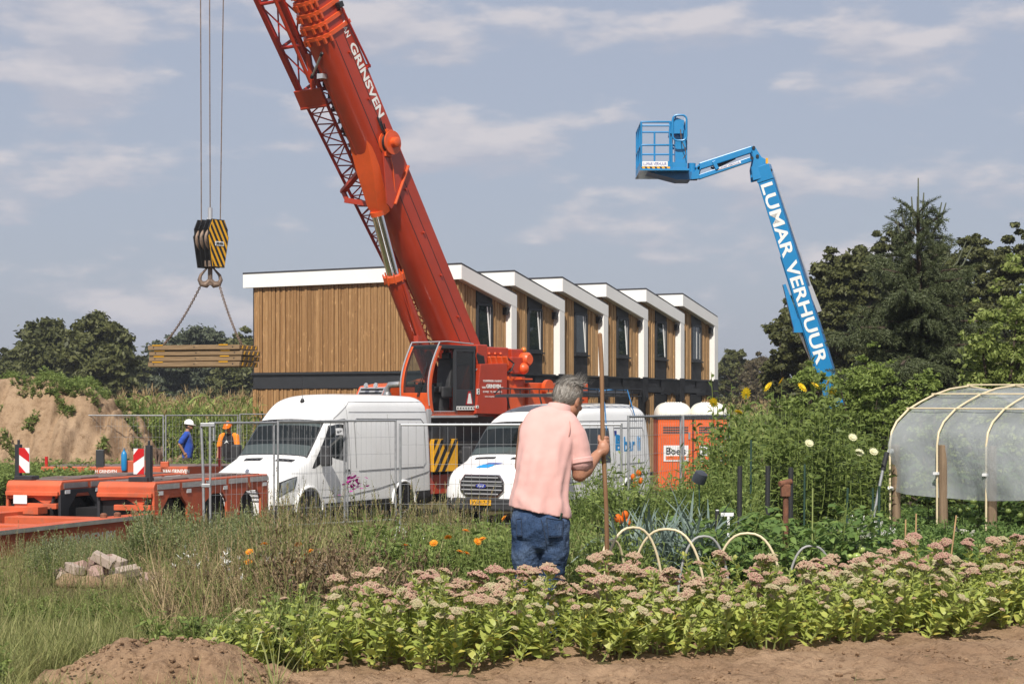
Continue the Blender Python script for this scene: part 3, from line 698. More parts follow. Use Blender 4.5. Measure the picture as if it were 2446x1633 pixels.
# folded lattice jib along the boom's right side
jib = None
def lattice(mb, A, Bp, n, rc, rl):
    """A, Bp: four corner points at either end"""
    pt = lambda c, f: A[c].lerp(Bp[c], f)
    for c in range(4): mb.tube([A[c], Bp[c]], rc, 8)
    for i in range(n):
        f0, f1 = i/n, (i+1)/n; fm = (f0+f1)/2
        for a, b in ((0, 1), (1, 2), (2, 3), (3, 0)):
            mb.tube([pt(a, f0), pt(b, fm)], rl, 5); mb.tube([pt(b, fm), pt(a, f1)], rl, 5)
            if i % 2 == 0 or (a, b) != (1, 2): mb.tube([pt(a, f0), pt(b, f0)], rl*.9, 5)
s = mk(M['jib_red'])
def jc(t, y0, y1, v0, v1): return [bp(t, y0, v0), bp(t, y1, v0), bp(t, y1, v1), bp(t, y0, v1)]
J0 = jc(11.6, -.62, -1.50, -.42, .34); J1 = jc(7.9, -.62, -1.36, -.40, .32); J2 = jc(2.4, -.56, -1.02, -.22, .22); J3 = jc(-.6, -.52, -.70, -.08, .10)
lattice(s, J1, J2, 9, .042, .02); lattice(s, J2, J3, 5, .038, .018)
jib = s.build('folding_jib', cr, smooth=40)
s = mk(M['jib_red'])
for c in (1, 2): s.bar(J0[c], J1[c], .10, .16, up=(0, 1, 0))
for c in (0, 3): s.bar(J0[c], J1[c], .08, .10, up=(0, 1, 0))
for f in (0, .33, .66, 1):
    P = [J0[c].lerp(J1[c], f) for c in range(4)]
    for a, b_ in ((0, 1), (1, 2), (2, 3), (3, 0)): s.tube([P[a], P[b_]], .045, 8)
    if f < 1:
        Q = [J0[c].lerp(J1[c], f+.33) for c in range(4)]
        for a, b_ in ((0, 1), (1, 2), (2, 3), (3, 0)): s.tube([P[a], Q[b_]], .024, 6)
s.build('jib_head', jib, smooth=40)
s = mk(M['crane_red'])
s.box((0, 0, 0), (.5, .95, .06), frame(bp(7.75, -1.0, .40), BA, (0, 1, 0))); s.box((0, 0, 0), (.06, .95, .5), frame(bp(7.5, -1.0, .2), BA, (0, 1, 0)))
s.bar(bp(8.9, -.55, .3), bp(8.05, -.62, .55), .12); s.tube([bp(11.2, -.7, .5), bp(8.2, -.66, .52)], .05, 8); s.build('jib_hinge', jib, bevel=.015)
s = mk(M['crane_red']); q = bp(tt+.55, 0, 0)
s.bar(bp(tt+.9, -.42, .30), bp(tt+.35, -1.35, .30), .16, .10); s.bar(bp(tt+.0, -.36, .52), bp(tt+.15, -1.2, .46), .20, .14); s.bar(bp(tt+.35, -1.35, .30), bp(tt+.1, -1.18, .46), .10, .1); s.bar(bp(tt+.75, -.42, -.25), bp(tt+.3, -1.1, -.25), .12, .1); s.tube([bp(tt+.35, -1.42, .30), bp(tt+.35, -1.28, .30)], .06, 8); s.build('jib_carrier', jib, bevel=.01)
s = mk(M['black'])
for t in np.arange(3.6, 8.2, .35): s.tube([bp(t, -.56, .12+.06*math.sin(t*5)), bp(t+.36, -.58, .14+.06*math.cos(t*7))], .028, 6); s.box((0, 0, 0), (.1, .08, .1), Matrix.Translation(bp(t+.2, -.52, .2)))
s.build('jib_hose', jib)
# superstructure frame, side box with lettering, winch, counterweight
s = mk(M['crane_red'])
s.prism([(1.6, 1.55), (1.6, 2.35), (.3, 3.35), (-1.2, 4.1), (-1.9, 4.1), (-1.9, 1.55)], 1.0, frame((0, .5, 0), (1, 0, 0), (0, 0, 1)))
s.build('superstructure', cr, bevel=.02)
a0, a1, a2, a3 = [cmid(*p, c=1.42) for p in ((1137, 988), (1148, 869), (1212, 867), (1212, 990))]
s = mk(M['crane_red']); s.prism([(p.x, p.z) for p in (a0, a1, a2, a3)], .5, frame((0, 1.42, 0), (1, 0, 0), (0, 0, 1))); sb = s.build('side_panel', cr, bevel=.02)
TM = lambda px, py: frame(cmid(px, py, 1.4235), (-1, 0, 0), (0, 0, 1))
def ctext(body, p0, p1, h, bold=0): 
    A, B_ = cmid(*p0, c=1.4235), cmid(*p1, c=1.4235); o_ = (A+B_)/2
    text('lettering', body, M['letter_white'], sb, frame(o_, (-1, 0, 0), (0, 0, 1)), abs(A.x-B_.x), h, bold=bold)
ctext('KRAANVERHUUR & TRANSPORT', (1154, 910), (1199, 909.5), .06); ctext('VAN', (1151, 925), (1160, 925), .055, .02); ctext('GRINSVEN', (1161.5, 922), (1196, 922), .11, .045); ctext('BV', (1197.5, 925.5), (1202, 925.5), .04)
ctext('SCHAIJK  TEL. 0486-461845', (1153.5, 936), (1199, 936), .06); ctext('www.vangrinsvenbv.nl', (1158, 947), (1193, 947), .05)
s = mk(M['letter_white'])
for px, py in ((1142, 931), (1142, 938), (1140, 971)): p = cmid(px, py, 1.425); s.box((p.x, p.y, p.z), (.12, .006, .07))
s.mat(M['letter_black'])
for px, py in ((1142, 931), (1142, 938), (1140, 971)): p = cmid(px, py, 1.43); s.box((p.x-.015, p.y, p.z), (.05, .006, .03), ry=.6)
s.build('warning_label', sb)
s = mk(M['crane_red'])     # winch block and hydraulics right of the boom foot
for p0, p1, c0, c1 in (((1140, 822), (1165, 870), .3, 1.3), ((1165, 828), (1215, 868), .5, 1.15), ((1222, 833), (1250, 862), .3, 1.1), ((1222, 852), (1258, 893), .4, 1.25)):
    A, B_ = cmid(*p0, c=c1), cmid(*p1, c=c1); s.box2((A.x, c0, A.z), (B_.x, c1, B_.z))
s.build('winch_block', cr, bevel=.03)
s = mk(M['crane_orange'])
for px in (1163, 1176, 1190, 1203): s = mk(M['crane_orange']); p = cmid(px, 862, 1.2); s.box((p.x, 1.2, p.z), (.06, .3, .26), ry=.35); s.tube([p+Vector((0, -.1, .18)), p+Vector((.2, .05, .2))], .035, 8); s.build('winch_bracket', cr, bevel=.01)
s = mk(M['crane_orange']); p = cmid(1255, 858, 1.2); s.lathe([(.16, -.15), (.19, -.1), (.19, .1), (.14, .16)], 16, frame(p, (1, 0, 0), (0, 0, -1))); s.build('hydraulic_unit', cr, smooth=40); s = mk(M['crane_orange']); s.ball(cmid(1250, 880, 1.25), .16); s.build('accumulator', cr, smooth=40)
s = mk(M['black'])
for k in range(6): p = cmid(1142+k*3, 838+k*3, 1.25); s.tube([p, p+Vector((.15, .08, -.12+.03*k)), p+Vector((.05, .1, -.4)), p+Vector((.2, .0, -.6))], .018, 6)
p = cmid(1217, 868, 1.3); s.tube([p+Vector((0.1, 0, .15)), p+Vector((-.1, .08, 0)), p+Vector((0, .05, -.2)), p+Vector((.12, 0, -.25))], .025, 8); s.build('hose', cr)
s = mk(M['lamp_amber']); p = cmid(1251, 836, 1.0); s.ball(p, (.08, .08, .09)); s.mat(M['black']); s.lathe([(.09, 0), (.09, .04)], 12, Matrix.Translation(p+Vector((0, 0, -.12)))); s.build('beacon_lamp', cr, smooth=60)
s = mk(M['crane_orange'])
A, B_ = cmid(1215, 898, 1.2), cmid(1330, 960, 1.2); s.box2((A.x, -1.2, A.z), (A.x-.75, 1.2, B_.z-.3)); s.box2((A.x-.76, -1.3, A.z-.17), (A.x-3.6, 1.3, 1.3)); s.build('rear_deck', cr, bevel=.02)
s = mk(M['crane_orange']); s.lathe([(.22, 0), (.22, .12)], 16, frame(Vector((A.x-1.5, 1.36, A.z-.30)), (1, 0, 0), (0, 0, -1))); s.build('deck_fitting', cr, smooth=40); s = mk(M['crane_orange']); s.box2((A.x-.2, 1.2, A.z-.1), (A.x-.7, 1.5, A.z-.06)); s.box2((A.x-.2, 1.2, A.z-.35), (A.x-.7, 1.5, A.z-.31)); s.build('deck_fitting', cr, bevel=.01)
# engine hood with grille and exhaust on the far side
g0, g1 = (2.4, -1.62, 2.95), (2.4, -.48, 2.95)
s = mk(M['crane_orange']); s.prism([(2.38, 1.6), (2.38, 2.62), (2.12, 3.02), (1.55, 3.1), (.2, 3.15), (-.5, 3.3), (-.5, 1.6)], 1.15, frame((0, -.45, 0), (1, 0, 0), (0, 0, 1))); eh = s.build('engine_hood', cr, bevel=.03)
s = mk(M['black']); GMx = frame((2.26, -1.03, 2.80), (0, 1, 0), (-.26, 0, .40)); s.box((0, 0, .012), (.86, .40, .03), GMx); s.mat(M['silver'])
for k in range(4): s.box((0, -.17+.115*k, .035), (.84, .045, .03), GMx)
s.box((-.43, 0, .03), (.03, .42, .04), GMx); s.box((.43, 0, .03), (.03, .42, .04), GMx); s.build('grille', eh)
s = mk(M['steel']); p = cmid(925, 925, -.25); s.tube([p+Vector((0, 0, -.5)), p+Vector((0, 0, -.05)), p+Vector((.0, .08, .06)), p+Vector((-.1, .35, .08))], .085, 14); s.lathe([(.1, 0), (.13, .1), (.1, .22)], 14, Matrix.Translation(p+Vector((0, 0, -.35)))); s.mat(M['rusty_steel']); s.tube([p+Vector((-.08, .3, .08)), p+Vector((-.25, .75, .08))], .075, 14); s.build('exhaust', eh, smooth=40)
s = mk(M['silver'])
for yy in (-1.1, -.75): s.lathe([(.03, 0), (.07, .05), (.07, .08)], 12, frame((2.33, yy, 3.02), (0, 1, 0), (-.3, 0, 1)))
s.build('work_lamp', eh, smooth=40)
# operator's cab
s = mk(M['crane_orange']); CY1, CY0 = 1.30, .30
zb, zt = 2.30, 4.06
def fx(z): 
    t = (z-zb)/(zt-zb); return 2.41+.30*math.sin(math.pi*min(1, t*.85+.08))*1-.31*t   # bulging windscreen line
prof = [(fx(zb+(zt-zb)*i/10), zb+(zt-zb)*i/10) for i in range(11)]
def post(mb, y, w=.09, d=.10):
    R = [[(x, y-w/2, z), (x, y+w/2, z), (x-d, y+w/2, z), (x-d, y-w/2, z)] for x, z in prof]; mb.rings(R)
post(s, CY1-.045); post(s, CY0+.045)
s.box2((.72, CY0, zb-.06), (fx(zb), CY1, zb+.05)); s.box2((.70, CY0, zb), (.80, CY0+.1, zt)); s.box2((.70, CY0+.1, zb+.05), (.74, CY1-.1, zt-.5))
s.prism([(x, z) for x, z in prof[:4]]+[(fx(zb)-.25, prof[3][1])], .05, frame((0, CY1, 0), (1, 0, 0), (0, 0, 1))) if 0 else None
R = [[(x+.004, CY0+.09, z), (x+.004, CY1-.09, z), (x-.03, CY1-.09, z), (x-.03, CY0+.09, z)] for x, z in prof[:4]]; s.rings(R)
cab = s.build('cab', cr, bevel=.012)
s = mk(M['cab_glass']); R = [[(x-.01, CY0+.085, z), (x+.0, (CY0+CY1)/2, z), (x-.01, CY1-.085, z)] for x, z in prof[3:]]; s.rings(R, closed=False); s.build('windscreen', cab, smooth=60)
s = mk(M['dark_frame']); s.box2((.66, CY0-.02, zt-.07), (fx(zt)-.0, CY1-.002, zt+.03)); s.box2((.70, CY1-.10, zb+.05), (.82, CY1-.005, zt-.07)); s.box2((1.5, CY1-.07, zb+.05), (1.56, CY1-.008, zt-.07)); s.box2((.8, CY0+.01, zb+.05), (.86, CY0+.05, zt-.07))
s.box2((.86, CY0+.01, zb+.05), (1.9, CY0+.05, zb+.8)); s.build('cab_frame', cab, bevel=.01)
s = mk(M['silver']); P = [(x+.03, z+.02) for x, z in prof]
for y in (CY1-.02, CY0+.02): s.tube([(x, y, z) for x, z in P[1:]]+[(prof[-1][0]-.02, y, zt+.10), (prof[-1][0]-.3, y, zt+.12)], .02, 6)
s.tube([(prof[-1][0]-.02, CY0+.02, zt+.10), (prof[-1][0]-.02, CY1-.02, zt+.10)], .02, 6); s.tube([(prof[-1][0]-.3, CY1-.02, zt+.12), (.75, CY1-.03, zt+.08)], .018, 6); s.box2((.66, CY1-.08, zb-.12), (fx(zb), CY1+.06, zb-.06)); s.build('guard_rail', cab)
s = mk(M['dark_frame'])    # sliding door, glazed, its lower part solid
DX0, DX1 = .76, 1.58
for a, b_ in (((DX0, 0, zb+.06), (DX0+.06, .05, zt-.08)), ((DX1-.05, 0, zb+.06), (DX1, .05, zt-.08)), ((DX0+.06, 0, zt-.14), (DX1-.05, .05, zt-.08)), ((DX0+.06, 0, zb+.06), (DX1-.05, .05, zb+.62))): s.box2((a[0], a[1]+CY1+.005, a[2]), (b_[0], b_[1]+CY1+.005, b_[2]))
door = s.build('door', cab, bevel=.01)
s = mk(M['cab_glass']); s.box2((DX0+.06, CY1+.02, zb+.62), (DX1-.05, CY1+.03, zt-.14)); s.build('door_pane', door)
s = mk(M['letter_white'])
for k in range(7): s.box((DX0+.07+k*.112, CY1+.058, zb+.13), (.095, .006, .10))
s.mat(M['letter_black'])
for k in range(7): s.box((DX0+.07+k*.112, CY1+.063, zb+.13), (.04, .006, .05), ry=.5+k)
s.build('safety_sticker', door)
s = mk(M['lamp_red']); s.prism([(-.16, 0), (.16, 0), (.05, .36), (-.05, .36)], .006, frame((DX0+.26, CY1+.062, zb+.22), (-1, 0, 0), (0, 0, 1))); s.mat(M['letter_white']); s.prism([(-.10, .03), (.10, .03), (.035, .30), (-.035, .30)], .004, frame((DX0+.26, CY1+.066, zb+.22), (-1, 0, 0), (0, 0, 1))); s.build('pennant_sticker', door)
s = mk(M['black_plastic']); s.box((1.62, .82, zb+.62), (.52, .5, .16)); s.box((1.36, .82, zb+1.05), (.16, .48, .8), ry=-.12); s.box((1.32, .82, zb+1.5), (.12, .28, .22)); s.box((1.65, 1.1, zb+.55), (.4, .08, .3)); s.box((1.55, .82, zb+.3), (.4, .3, .5)); s.box((2.2, .8, zb+.5), (.25, .5, .5)); s.build('operator_seat', cab, bevel=.05)
s = mk(M['black']); s.tube([(fx(2.75)+.035, .95, 2.72), (fx(3.2)+.04, 1.1, 3.2), (fx(3.6)+.04, 1.12, 3.62)], .014, 5); s.tube([(fx(2.75)+.035, .9, 2.72), (fx(3.1)+.045, 1.02, 3.1), (fx(3.5)+.045, 1.08, 3.5)], .012, 5); s.build('wiper', cab)
# carrier behind the vans
s = mk(M['black']); s.box2((2.4, -1.25, .85), (-7.5, 1.25, 1.55)); s.lathe([(1.0, 1.5), (1.0, 1.75)], 28); s.box2((1.8, -.9, 1.5), (-.6, .9, 2.2)); car = s.build('carrier_frame', cr)
for x in (1.3, -.5, -3.2, -4.9, -6.5):
    for y in (-1.15, 1.15):
        s = mk(M['rubber']); s.lathe([(.38, -.17), (.60, -.17), (.66, -.12), (.66, .12), (.60, .17), (.38, .17)], 28, frame((x, y, .66), (1, 0, 0), (0, 0, -1))); wh = s.build('wheel', cr, smooth=35)
        s = mk(M['rim']); s.lathe([(.05, -.05), (.14, .1), (.36, .02), (.38, -.1)], 20, frame((x, y+(.1 if y > 0 else -.1), .66), (1, 0, 0), (0, 0, -1 if y > 0 else 1))); s.build('rim', wh, smooth=35)
# outrigger leg with warning stripes, seen between the vans
og = cmid(1058, 1087, 1.55)
s = mk(M['yellow']); s.box2((og.x-.55, 1.45, og.z-.42), (og.x+.42, 1.6, og.z+.42)); og_o = s.build('outrigger_cover', cr, bevel=.01)
s = mk(M['letter_black'])
for k in range(4):
    x0 = -.55+.27*k; s.prism([(og.x+x0, og.z+.415), (og.x+x0+.13, og.z+.415), (og.x+min(x0+.66, .42), og.z-.415 if x0+.66 < .42 else og.z-.415+(x0+.66-.42)*1.5), (og.x+min(x0+.53, .42), og.z-.415 if x0+.53 < .42 else og.z-.415+(x0+.53-.42)*1.5)], .005, frame((0, 1.601, 0), (1, 0, 0), (0, 0, 1)) @ Matrix.Translation((0, 0, -.005)))
s.build('warning_stripe', og_o)
s = mk(M['dark_frame']); s.box2((og.x-.6, 1.2, og.z+.42), (og.x+.9, 1.5, og.z+.75)); s.box2((og.x+.5, 1.1, og.z-.8), (og.x+1.0, 1.5, og.z+.42)); s.box2((og.x-.1, 1.62, og.z+.30), (og.x+.08, 1.7, og.z+.78)); s.mat(M['crane_red']); s.box2((og.x-.7, 1.1, og.z-1.0), (og.x+.9, 1.4, og.z-.5)); s.mat(M['silver']); s.box2((og.x+.5, 1.5, og.z+.8), (og.x+.62, 1.58, og.z+1.2)); s.box2((og.x-.9, .8, og.z+1.05), (og.x+1.5, 1.3, og.z+1.15)); s.build('outrigger_box', cr, bevel=.01)

# hook block hanging from the boom head, with its ropes, chains and load
HX, HYY = XW(502, 43), 43.0
hz0 = ZW(640, HYY)
HRZ = .92
hb = thing('hook_block', 'black and yellow striped hook block hanging from steel ropes', 'hook block', (HX, HYY, hz0), HRZ)
s = mk(M['black'])
oct_ = [(-.20, 0), (.20, 0), (.29, .48), (.335, .72), (.30, .78), (.30, .84), (.31, .9), (.20, 1.13), (-.20, 1.13), (-.31, .9), (-.30, .84), (-.30, .78), (-.335, .72), (-.29, .48)]
for y in (-.245, .225, -.09, .07): s.prism(oct_, .02 if abs(y) < .2 else .03, frame((0, y, 0), (1, 0, 0), (0, 0, 1)))
s.build('side_cheek', hb)
s = mk(M['rusty_steel'])
for y in (-.17, -.01, .15): s.lathe([(.08, -.045), (.30, -.05), (.275, -.02), (.275, .02), (.30, .05), (.08, .045)], 28, frame((0, y, .66), (1, 0, 0), (0, 0, -1)))
s.build('sheave', hb, smooth=30)
s = mk(M['yellow']); s.prism([(x*.93, .02+z*.965) for x, z in oct_], .012, frame((0, -.277, 0), (1, 0, 0), (0, 0, 1))); cov = s.build('striped_plate', hb)
s = mk(M['letter_black'])
def clip(poly, A, B_, C_):   # keep A*x+B*z<=C
    out = []
    for i in range(len(poly)):
        p, q = poly[i], poly[(i+1) % len(poly)]; dp, dq = A*p[0]+B_*p[1]-C_, A*q[0]+B_*q[1]-C_
        if dp <= 0: out.append(p)
        if dp*dq < 0: t = dp/(dp-dq); out.append((p[0]+(q[0]-p[0])*t, p[1]+(q[1]-p[1])*t))
    return out
hull = [(-.18, .03), (.18, .03), (.30, .72), (.28, .9), (.185, 1.11), (-.185, 1.11), (-.28, .9), (-.30, .72)]
for k in range(-3, 8):
    c0 = k*.26-.3; pl = clip(clip(hull, 1.75, 1, c0+.13), -1.75, -1, -c0)
    if len(pl) > 2: s.prism(pl, .004, frame((0, -.2895, 0), (1, 0, 0), (0, 0, 1)))
s.build('hazard_stripe', cov)
s = mk(M['board_white']); s.box((0.02, -.297, .56), (.27, .006, .10)); s.build('name_plate', cov); text('lettering', 'LIEBHERR', M['letter_black'], cov, frame((.02, -.301, .56), (1, 0, 0), (0, 0, 1)), .24, .06, bold=.03)
s = mk(M['rusty_steel']); s.box2((-.12, -.2, .02), (.12, .2, .16)); s.tube([(0, 0, .1), (0, 0, -.30)], .055, 12)
for sg in (-1, 1): s.tube([(0, 0, -.30), (sg*.10, 0, -.40), (sg*.20, 0, -.38), (sg*.25, 0, -.28), (sg*.22, 0, -.17), (sg*.15, 0, -.09), (sg*.07, 0, .0)], [.07, .08, .07, .05, .038, .028, .02], 10)
s.box((0, 0, -.36), (.42, .13, .09)); rh = s.build('ramshorn_hook', hb, smooth=40); rh.rotation_euler = (0, 0, .12-HRZ)
s = mk(M['silver']); s.tube([(0, 0, 1.0), (0, 0, 1.42)], .055, 10); s.tube([(-.1, .02, 1.05), (0, .06, 1.2), (.04, -.06, 1.15)], .02, 6); s.build('rope_socket', hb, smooth=40)
topc = CO+Matrix.Rotation(CROT, 3, 'Z') @ bp(15.7, 0, .7)
s = mk(M['rust']); Tz = topc.z-hz0
R3 = Matrix.Rotation(-HRZ, 3, 'Z'); tl = R3 @ (topc-Vector((HX, HYY, hz0)))
for a, b_ in (((-.14, .15, .9), (.02, .1, 0)), ((.0, 0, 1.4), (-.10, -.05, 0)), ((.16, -.17, .9), (.16, -.15, 0))):
    s.tube([a, (a[0]+b_[0]*.5, a[1]+b_[1]*.5, 9.0), (tl.x*.92+a[0]*.4, tl.y*.92, Tz)], .013, 6)
s.mats[0] = M['rusty_steel']; s.build('hoist_rope', hb)
# load of crane mats
LY = 43.0; lz0, lz1 = ZW(877, LY), ZW(824, LY); lx0, lx1 = XW(363, LY), XW(612, LY)
mw = (lx1-lx0); dz = (lz1-lz0)/4
mat_top = []
for k in range(4):
    base = Vector(((lx0+lx1)/2+.02*((k*7) % 3-1), LY+.03*((k*5) % 3-1), lz0+k*dz))
    t = thing('crane_mat', ['lowest timber crane mat of the hanging stack', 'timber crane mat, second from below in the hanging stack', 'timber crane mat, third from below in the hanging stack', 'topmost timber crane mat of the hanging stack, chains on it'][k], 'timber mat', base, -.28, 'timber mats hanging from the crane')
    s = mk(M['mat_wood'])
    for j in range(5): s.box((0, -.42+.21*j, dz/2-.005), (mw*.95+.02*((j*3+k) % 3), .2, dz-.02))
    s.build('timber', t, bevel=.008)
    for x0, x1 in ((-1.05, -.78), (.65, .88)): s = mk(M['yellow']); s.box2((x0, -.531, dz*.80), (x1, -.522, dz*.955)); s.build('paint_mark', t)
    for j in range(4): s = mk(M['yellow']); y = -.44+.25*j; s.prism([(y, .02), (y+.06, .02), (y+.12, dz-.03), (y+.06, dz-.03)], .006, frame((mw*.475+.022, 0, 0), (0, 1, 0), (0, 0, 1))); s.build('paint_mark', t)
    for x in (-1.02, .02, 1.0): s = mk(M['black']); s.lathe([(.016, 0), (.016, .006)], 10, frame((x, -.526, dz*.5), (1, 0, 0), (0, 0, -1)) @ Matrix.Rotation(math.pi, 4, 'X') @ Matrix.Translation((0, 0, -.008))); s.build('bolt_hole', t)
def chain(name, a, b, label, n, link_=.055):
    s = mk(M['rusty_steel']); a, b = Vector(a), Vector(b); d = (b-a); sagp = lambda f: a.lerp(b, f)-Vector((0, 0, .10))*4*f*(1-f)
    for i in range(n):
        p, q = sagp(i/n), sagp((i+1)/n); t = (q-p).normalized(); c = (p+q)/2; L = (q-p).length*.78
        u = t.cross(Vector((0, 1, 0))).normalized(); v = t.cross(u); w = u if i % 2 else v
        pts = [c+t*(L*math.cos(x))+w*(.024*math.sin(x)) for x in [2*math.pi*j/10 for j in range(11)]]
        s.tube(pts, .0095, 5, caps=False)
    o = s.build(name, None, smooth=60); o2 = tag(o, label, 'chain', 'lifting chains of the load'); return o
hk = Vector((HX, HYY, hz0))
R2 = Matrix.Rotation(.12, 3, 'Z')
for dy in (-.12,):
    l = Matrix.Rotation(-.28, 3, 'Z')
    base = Vector(((lx0+lx1)/2, LY, lz1))
    chain('lifting_chain', hk+R2 @ Vector((-.22, .03 if dy > 0 else -.03, -.42)), base+l @ Vector((-1.0, dy, .0)), 'rusty lifting chain running down left from the hook', 40)
    chain('lifting_chain', hk+R2 @ Vector((.22, .03 if dy > 0 else -.03, -.42)), base+l @ Vector((1.02, dy, .0)), 'rusty lifting chain running down right from the hook', 40)
# ---------------------------------------------------------------- blue boom lift behind the shrubs
LFY = 40.0
def lp(px, py, dy=0): return Vector(((px-CX)/FPX*LFY, dy, CAMZ+(HY-py)/FPX*LFY-GZ))+Vector((0, 0, 0))
LO = Vector((0, LFY, GZ))
lf = thing('boom_lift', 'blue boom lift with empty basket and raised lettered boom above the shrubs', 'boom lift', LO)
def loop(mb, pts, r, n=8): mb.tube(pts+[pts[0]], r, n, caps=False)
# main boom: box section, flat lettered face turned to the viewer, leaning slightly sideways
A, B_ = lp(1824, 410), lp(1972, 885); B2 = A+(B_-A)*1.32
ax = (B_-A).normalized(); FN = Vector((-.28, -.96, 0)).normalized(); FN = (FN-ax*FN.dot(ax)).normalized(); SX = ax.cross(FN)  # FN = normal of the lettered face; SX = sideways
if SX.x < 0: SX = -SX
w = .33; d = .42
s = mk(M['lift_blue'])
def boxsec(mb, p, q, w0, w1, d_): mb.add([c+SX*sx*ww/2+FN*sy*d_/2 for c, ww in ((p, w0), (q, w1)) for sx, sy in ((-1, -1), (1, -1), (1, 1), (-1, 1))], [(0, 1, 2, 3), (7, 6, 5, 4), (0, 4, 5, 1), (1, 5, 6, 2), (2, 6, 7, 3), (3, 7, 4, 0)])
boxsec(s, A, B2, w, w*1.12, d); boom2 = s.build('main_boom', lf, bevel=.015)
s = mk(M['lift_blue']); boxsec(s, A-ax*.12, A+ax*.22, w+.03, w+.03, d+.03); boxsec(s, A+ax*1.9-SX*.04, A+ax*1.9+ax*2.6-SX*.045, w*.95, w*1.0, d*.8); s.build('boom_collar', boom2, bevel=.01)
s = mk(M['silver']); s.tube([A+SX*(w/2+.03)+ax*.1, A+SX*(w/2+.08)+ax*3.2], .022, 8); s.bar(A+SX*(w/2+.05)+ax*2.7, A+SX*(w/2+.09)+ax*3.3, .05, .1); s.mat(M['lift_blue_dark']); s.box((0, 0, 0), (.03, 4.6, .34), frame(A+SX*(w/2+.012)+ax*2.5, SX, ax)); s.build('cable_track', boom2)
TMx = frame((A+(B_-A)*.545)+FN*(d/2+.002), ax, ax.cross(FN) if False else FN.cross(ax)); 
tl0, tl1 = lp(1824, 437), lp(1962, 873); mid_ = (tl0+tl1)/2; mid_ = A+ax*((mid_-A).dot(ax))+FN*(d/2+.002)+SX*.0
text('lettering', 'LUMAR VERHUUR', M['letter_white'], boom2, frame(mid_, ax, FN.cross(ax)), (tl1-tl0).length*.98, .265, bold=.022)
s = mk(M['steel']); c0 = lp(1906, 778, .0); c1 = lp(1950, 880, .1); s.tube([c0, c1+(c1-c0)*.8], .05, 12); s.mat(M['lift_blue']); s.box2((-.1, -.1, -.15), (.1, .1, .15), Matrix.Translation(c0)); s.prism([(-.08, 0), (.10, 0), (.04, 1.0), (-.02, 1.0)], .12, frame(c0+Vector((-.02, .06, -.05)), (.9, 0, .28), (-.28, 0, .95))); s.build('lift_cylinder', boom2, smooth=40)
# elbow and jib
E0 = lp(1800, 357); 
s = mk(M['lift_blue'])
pts = [lp(*p) for p in ((1792, 352), (1800, 352), (1816, 378), (1826, 383), (1835, 400), (1833, 412), (1836, 424), (1796, 434), (1793, 405), (1797, 385))]
for y in (-.2, .16): s.prism([(p.x, p.z) for p in pts], .04, frame((0, y+.04, 0), (1, 0, 0), (0, 0, 1)))
s.box2((pts[3].x-.1, -.16, pts[6].z), (pts[6].x-.08, .16, pts[3].z)); s.build('elbow_plate', lf, bevel=.01)
s = mk(M['black'])
for px, py in ((1797, 356), (1793, 381), (1806, 376), (1838, 410)): s.lathe([(.035, 0), (.035, .03)], 10, frame(lp(px, py, -.2), (1, 0, 0), (0, 0, 1)))
s.mat(M['yellow']); s.box((lp(1828, 388).x, -.245, lp(1828, 388).z), (.05, .01, .12)); s.build('pivot_pin', lf)
def beam(mb, p0, p1, w_, h): mb.bar(p0, p1, w_, h)
s = mk(M['lift_blue']); beam(s, lp(1797, 357), lp(1671, 398), .18, .145); s.bar(lp(1672, 398), lp(1664, 406), .2, .12); jib2 = s.build('jib_arm', lf, bevel=.015)
s = mk(M['lift_blue']); beam(s, lp(1793, 381), lp(1668, 424), .16, .10); s.bar(lp(1704, 398), lp(1712, 394), .22, .2); s.build('jib_link', jib2, bevel=.01)
s = mk(M['steel']); s.tube([lp(1785, 366), lp(1750, 377)], .025, 8); s.mat(M['black']); s.tube([lp(1755, 376), lp(1712, 397)], .05, 10); s.tube([lp(1698, 400), lp(1706, 404), lp(1716, 402)], .025, 6); s.tube([lp(1672, 402), lp(1668, 412), lp(1670, 420)], .04, 6); s.build('jib_cylinder', jib2, smooth=40)
s = mk(M['board_white']); q0, q1 = lp(1713, 405), lp(1768, 388); s.bar(q0+Vector((0, -.085, 0)), q1+Vector((0, -.085, 0)), .008, .055); lb = s.build('name_plate', jib2)
qd = (q1-q0).normalized(); text('lettering', 'LUMAR VERHUUR', M['barli_navy'], lb, frame((q0+q1)/2+Vector((0, -.0905, 0)), qd, Vector((0, -1, 0)).cross(qd)), .48, .035)
s = mk(M['lift_blue']); s.prism([(lp(px, 0).x, lp(0, py).z) for px, py in ((1671, 396), (1663, 404), (1655, 415), (1640, 416), (1632, 425), (1650, 430), (1668, 428))], .2, frame((0, .1, 0), (1, 0, 0), (0, 0, 1))); s.lathe([(.09, -.18), (.09, .18)], 14, Matrix.Translation(lp(1652, 410))); s.box2((lp(1632, 0).x, -.12, lp(0, 425).z), (lp(1655, 0).x, .12, lp(0, 395).z)) if False else None
s.build('rotator', lf, smooth=40)
s = mk(M['rust']); s.lathe([(.10, -.10), (.08, .12)], 12, Matrix.Translation(lp(1626, 422))); s.bar(lp(1626, 428), lp(1665, 428), .12, .05); s.build('rotator_base', lf, smooth=40)
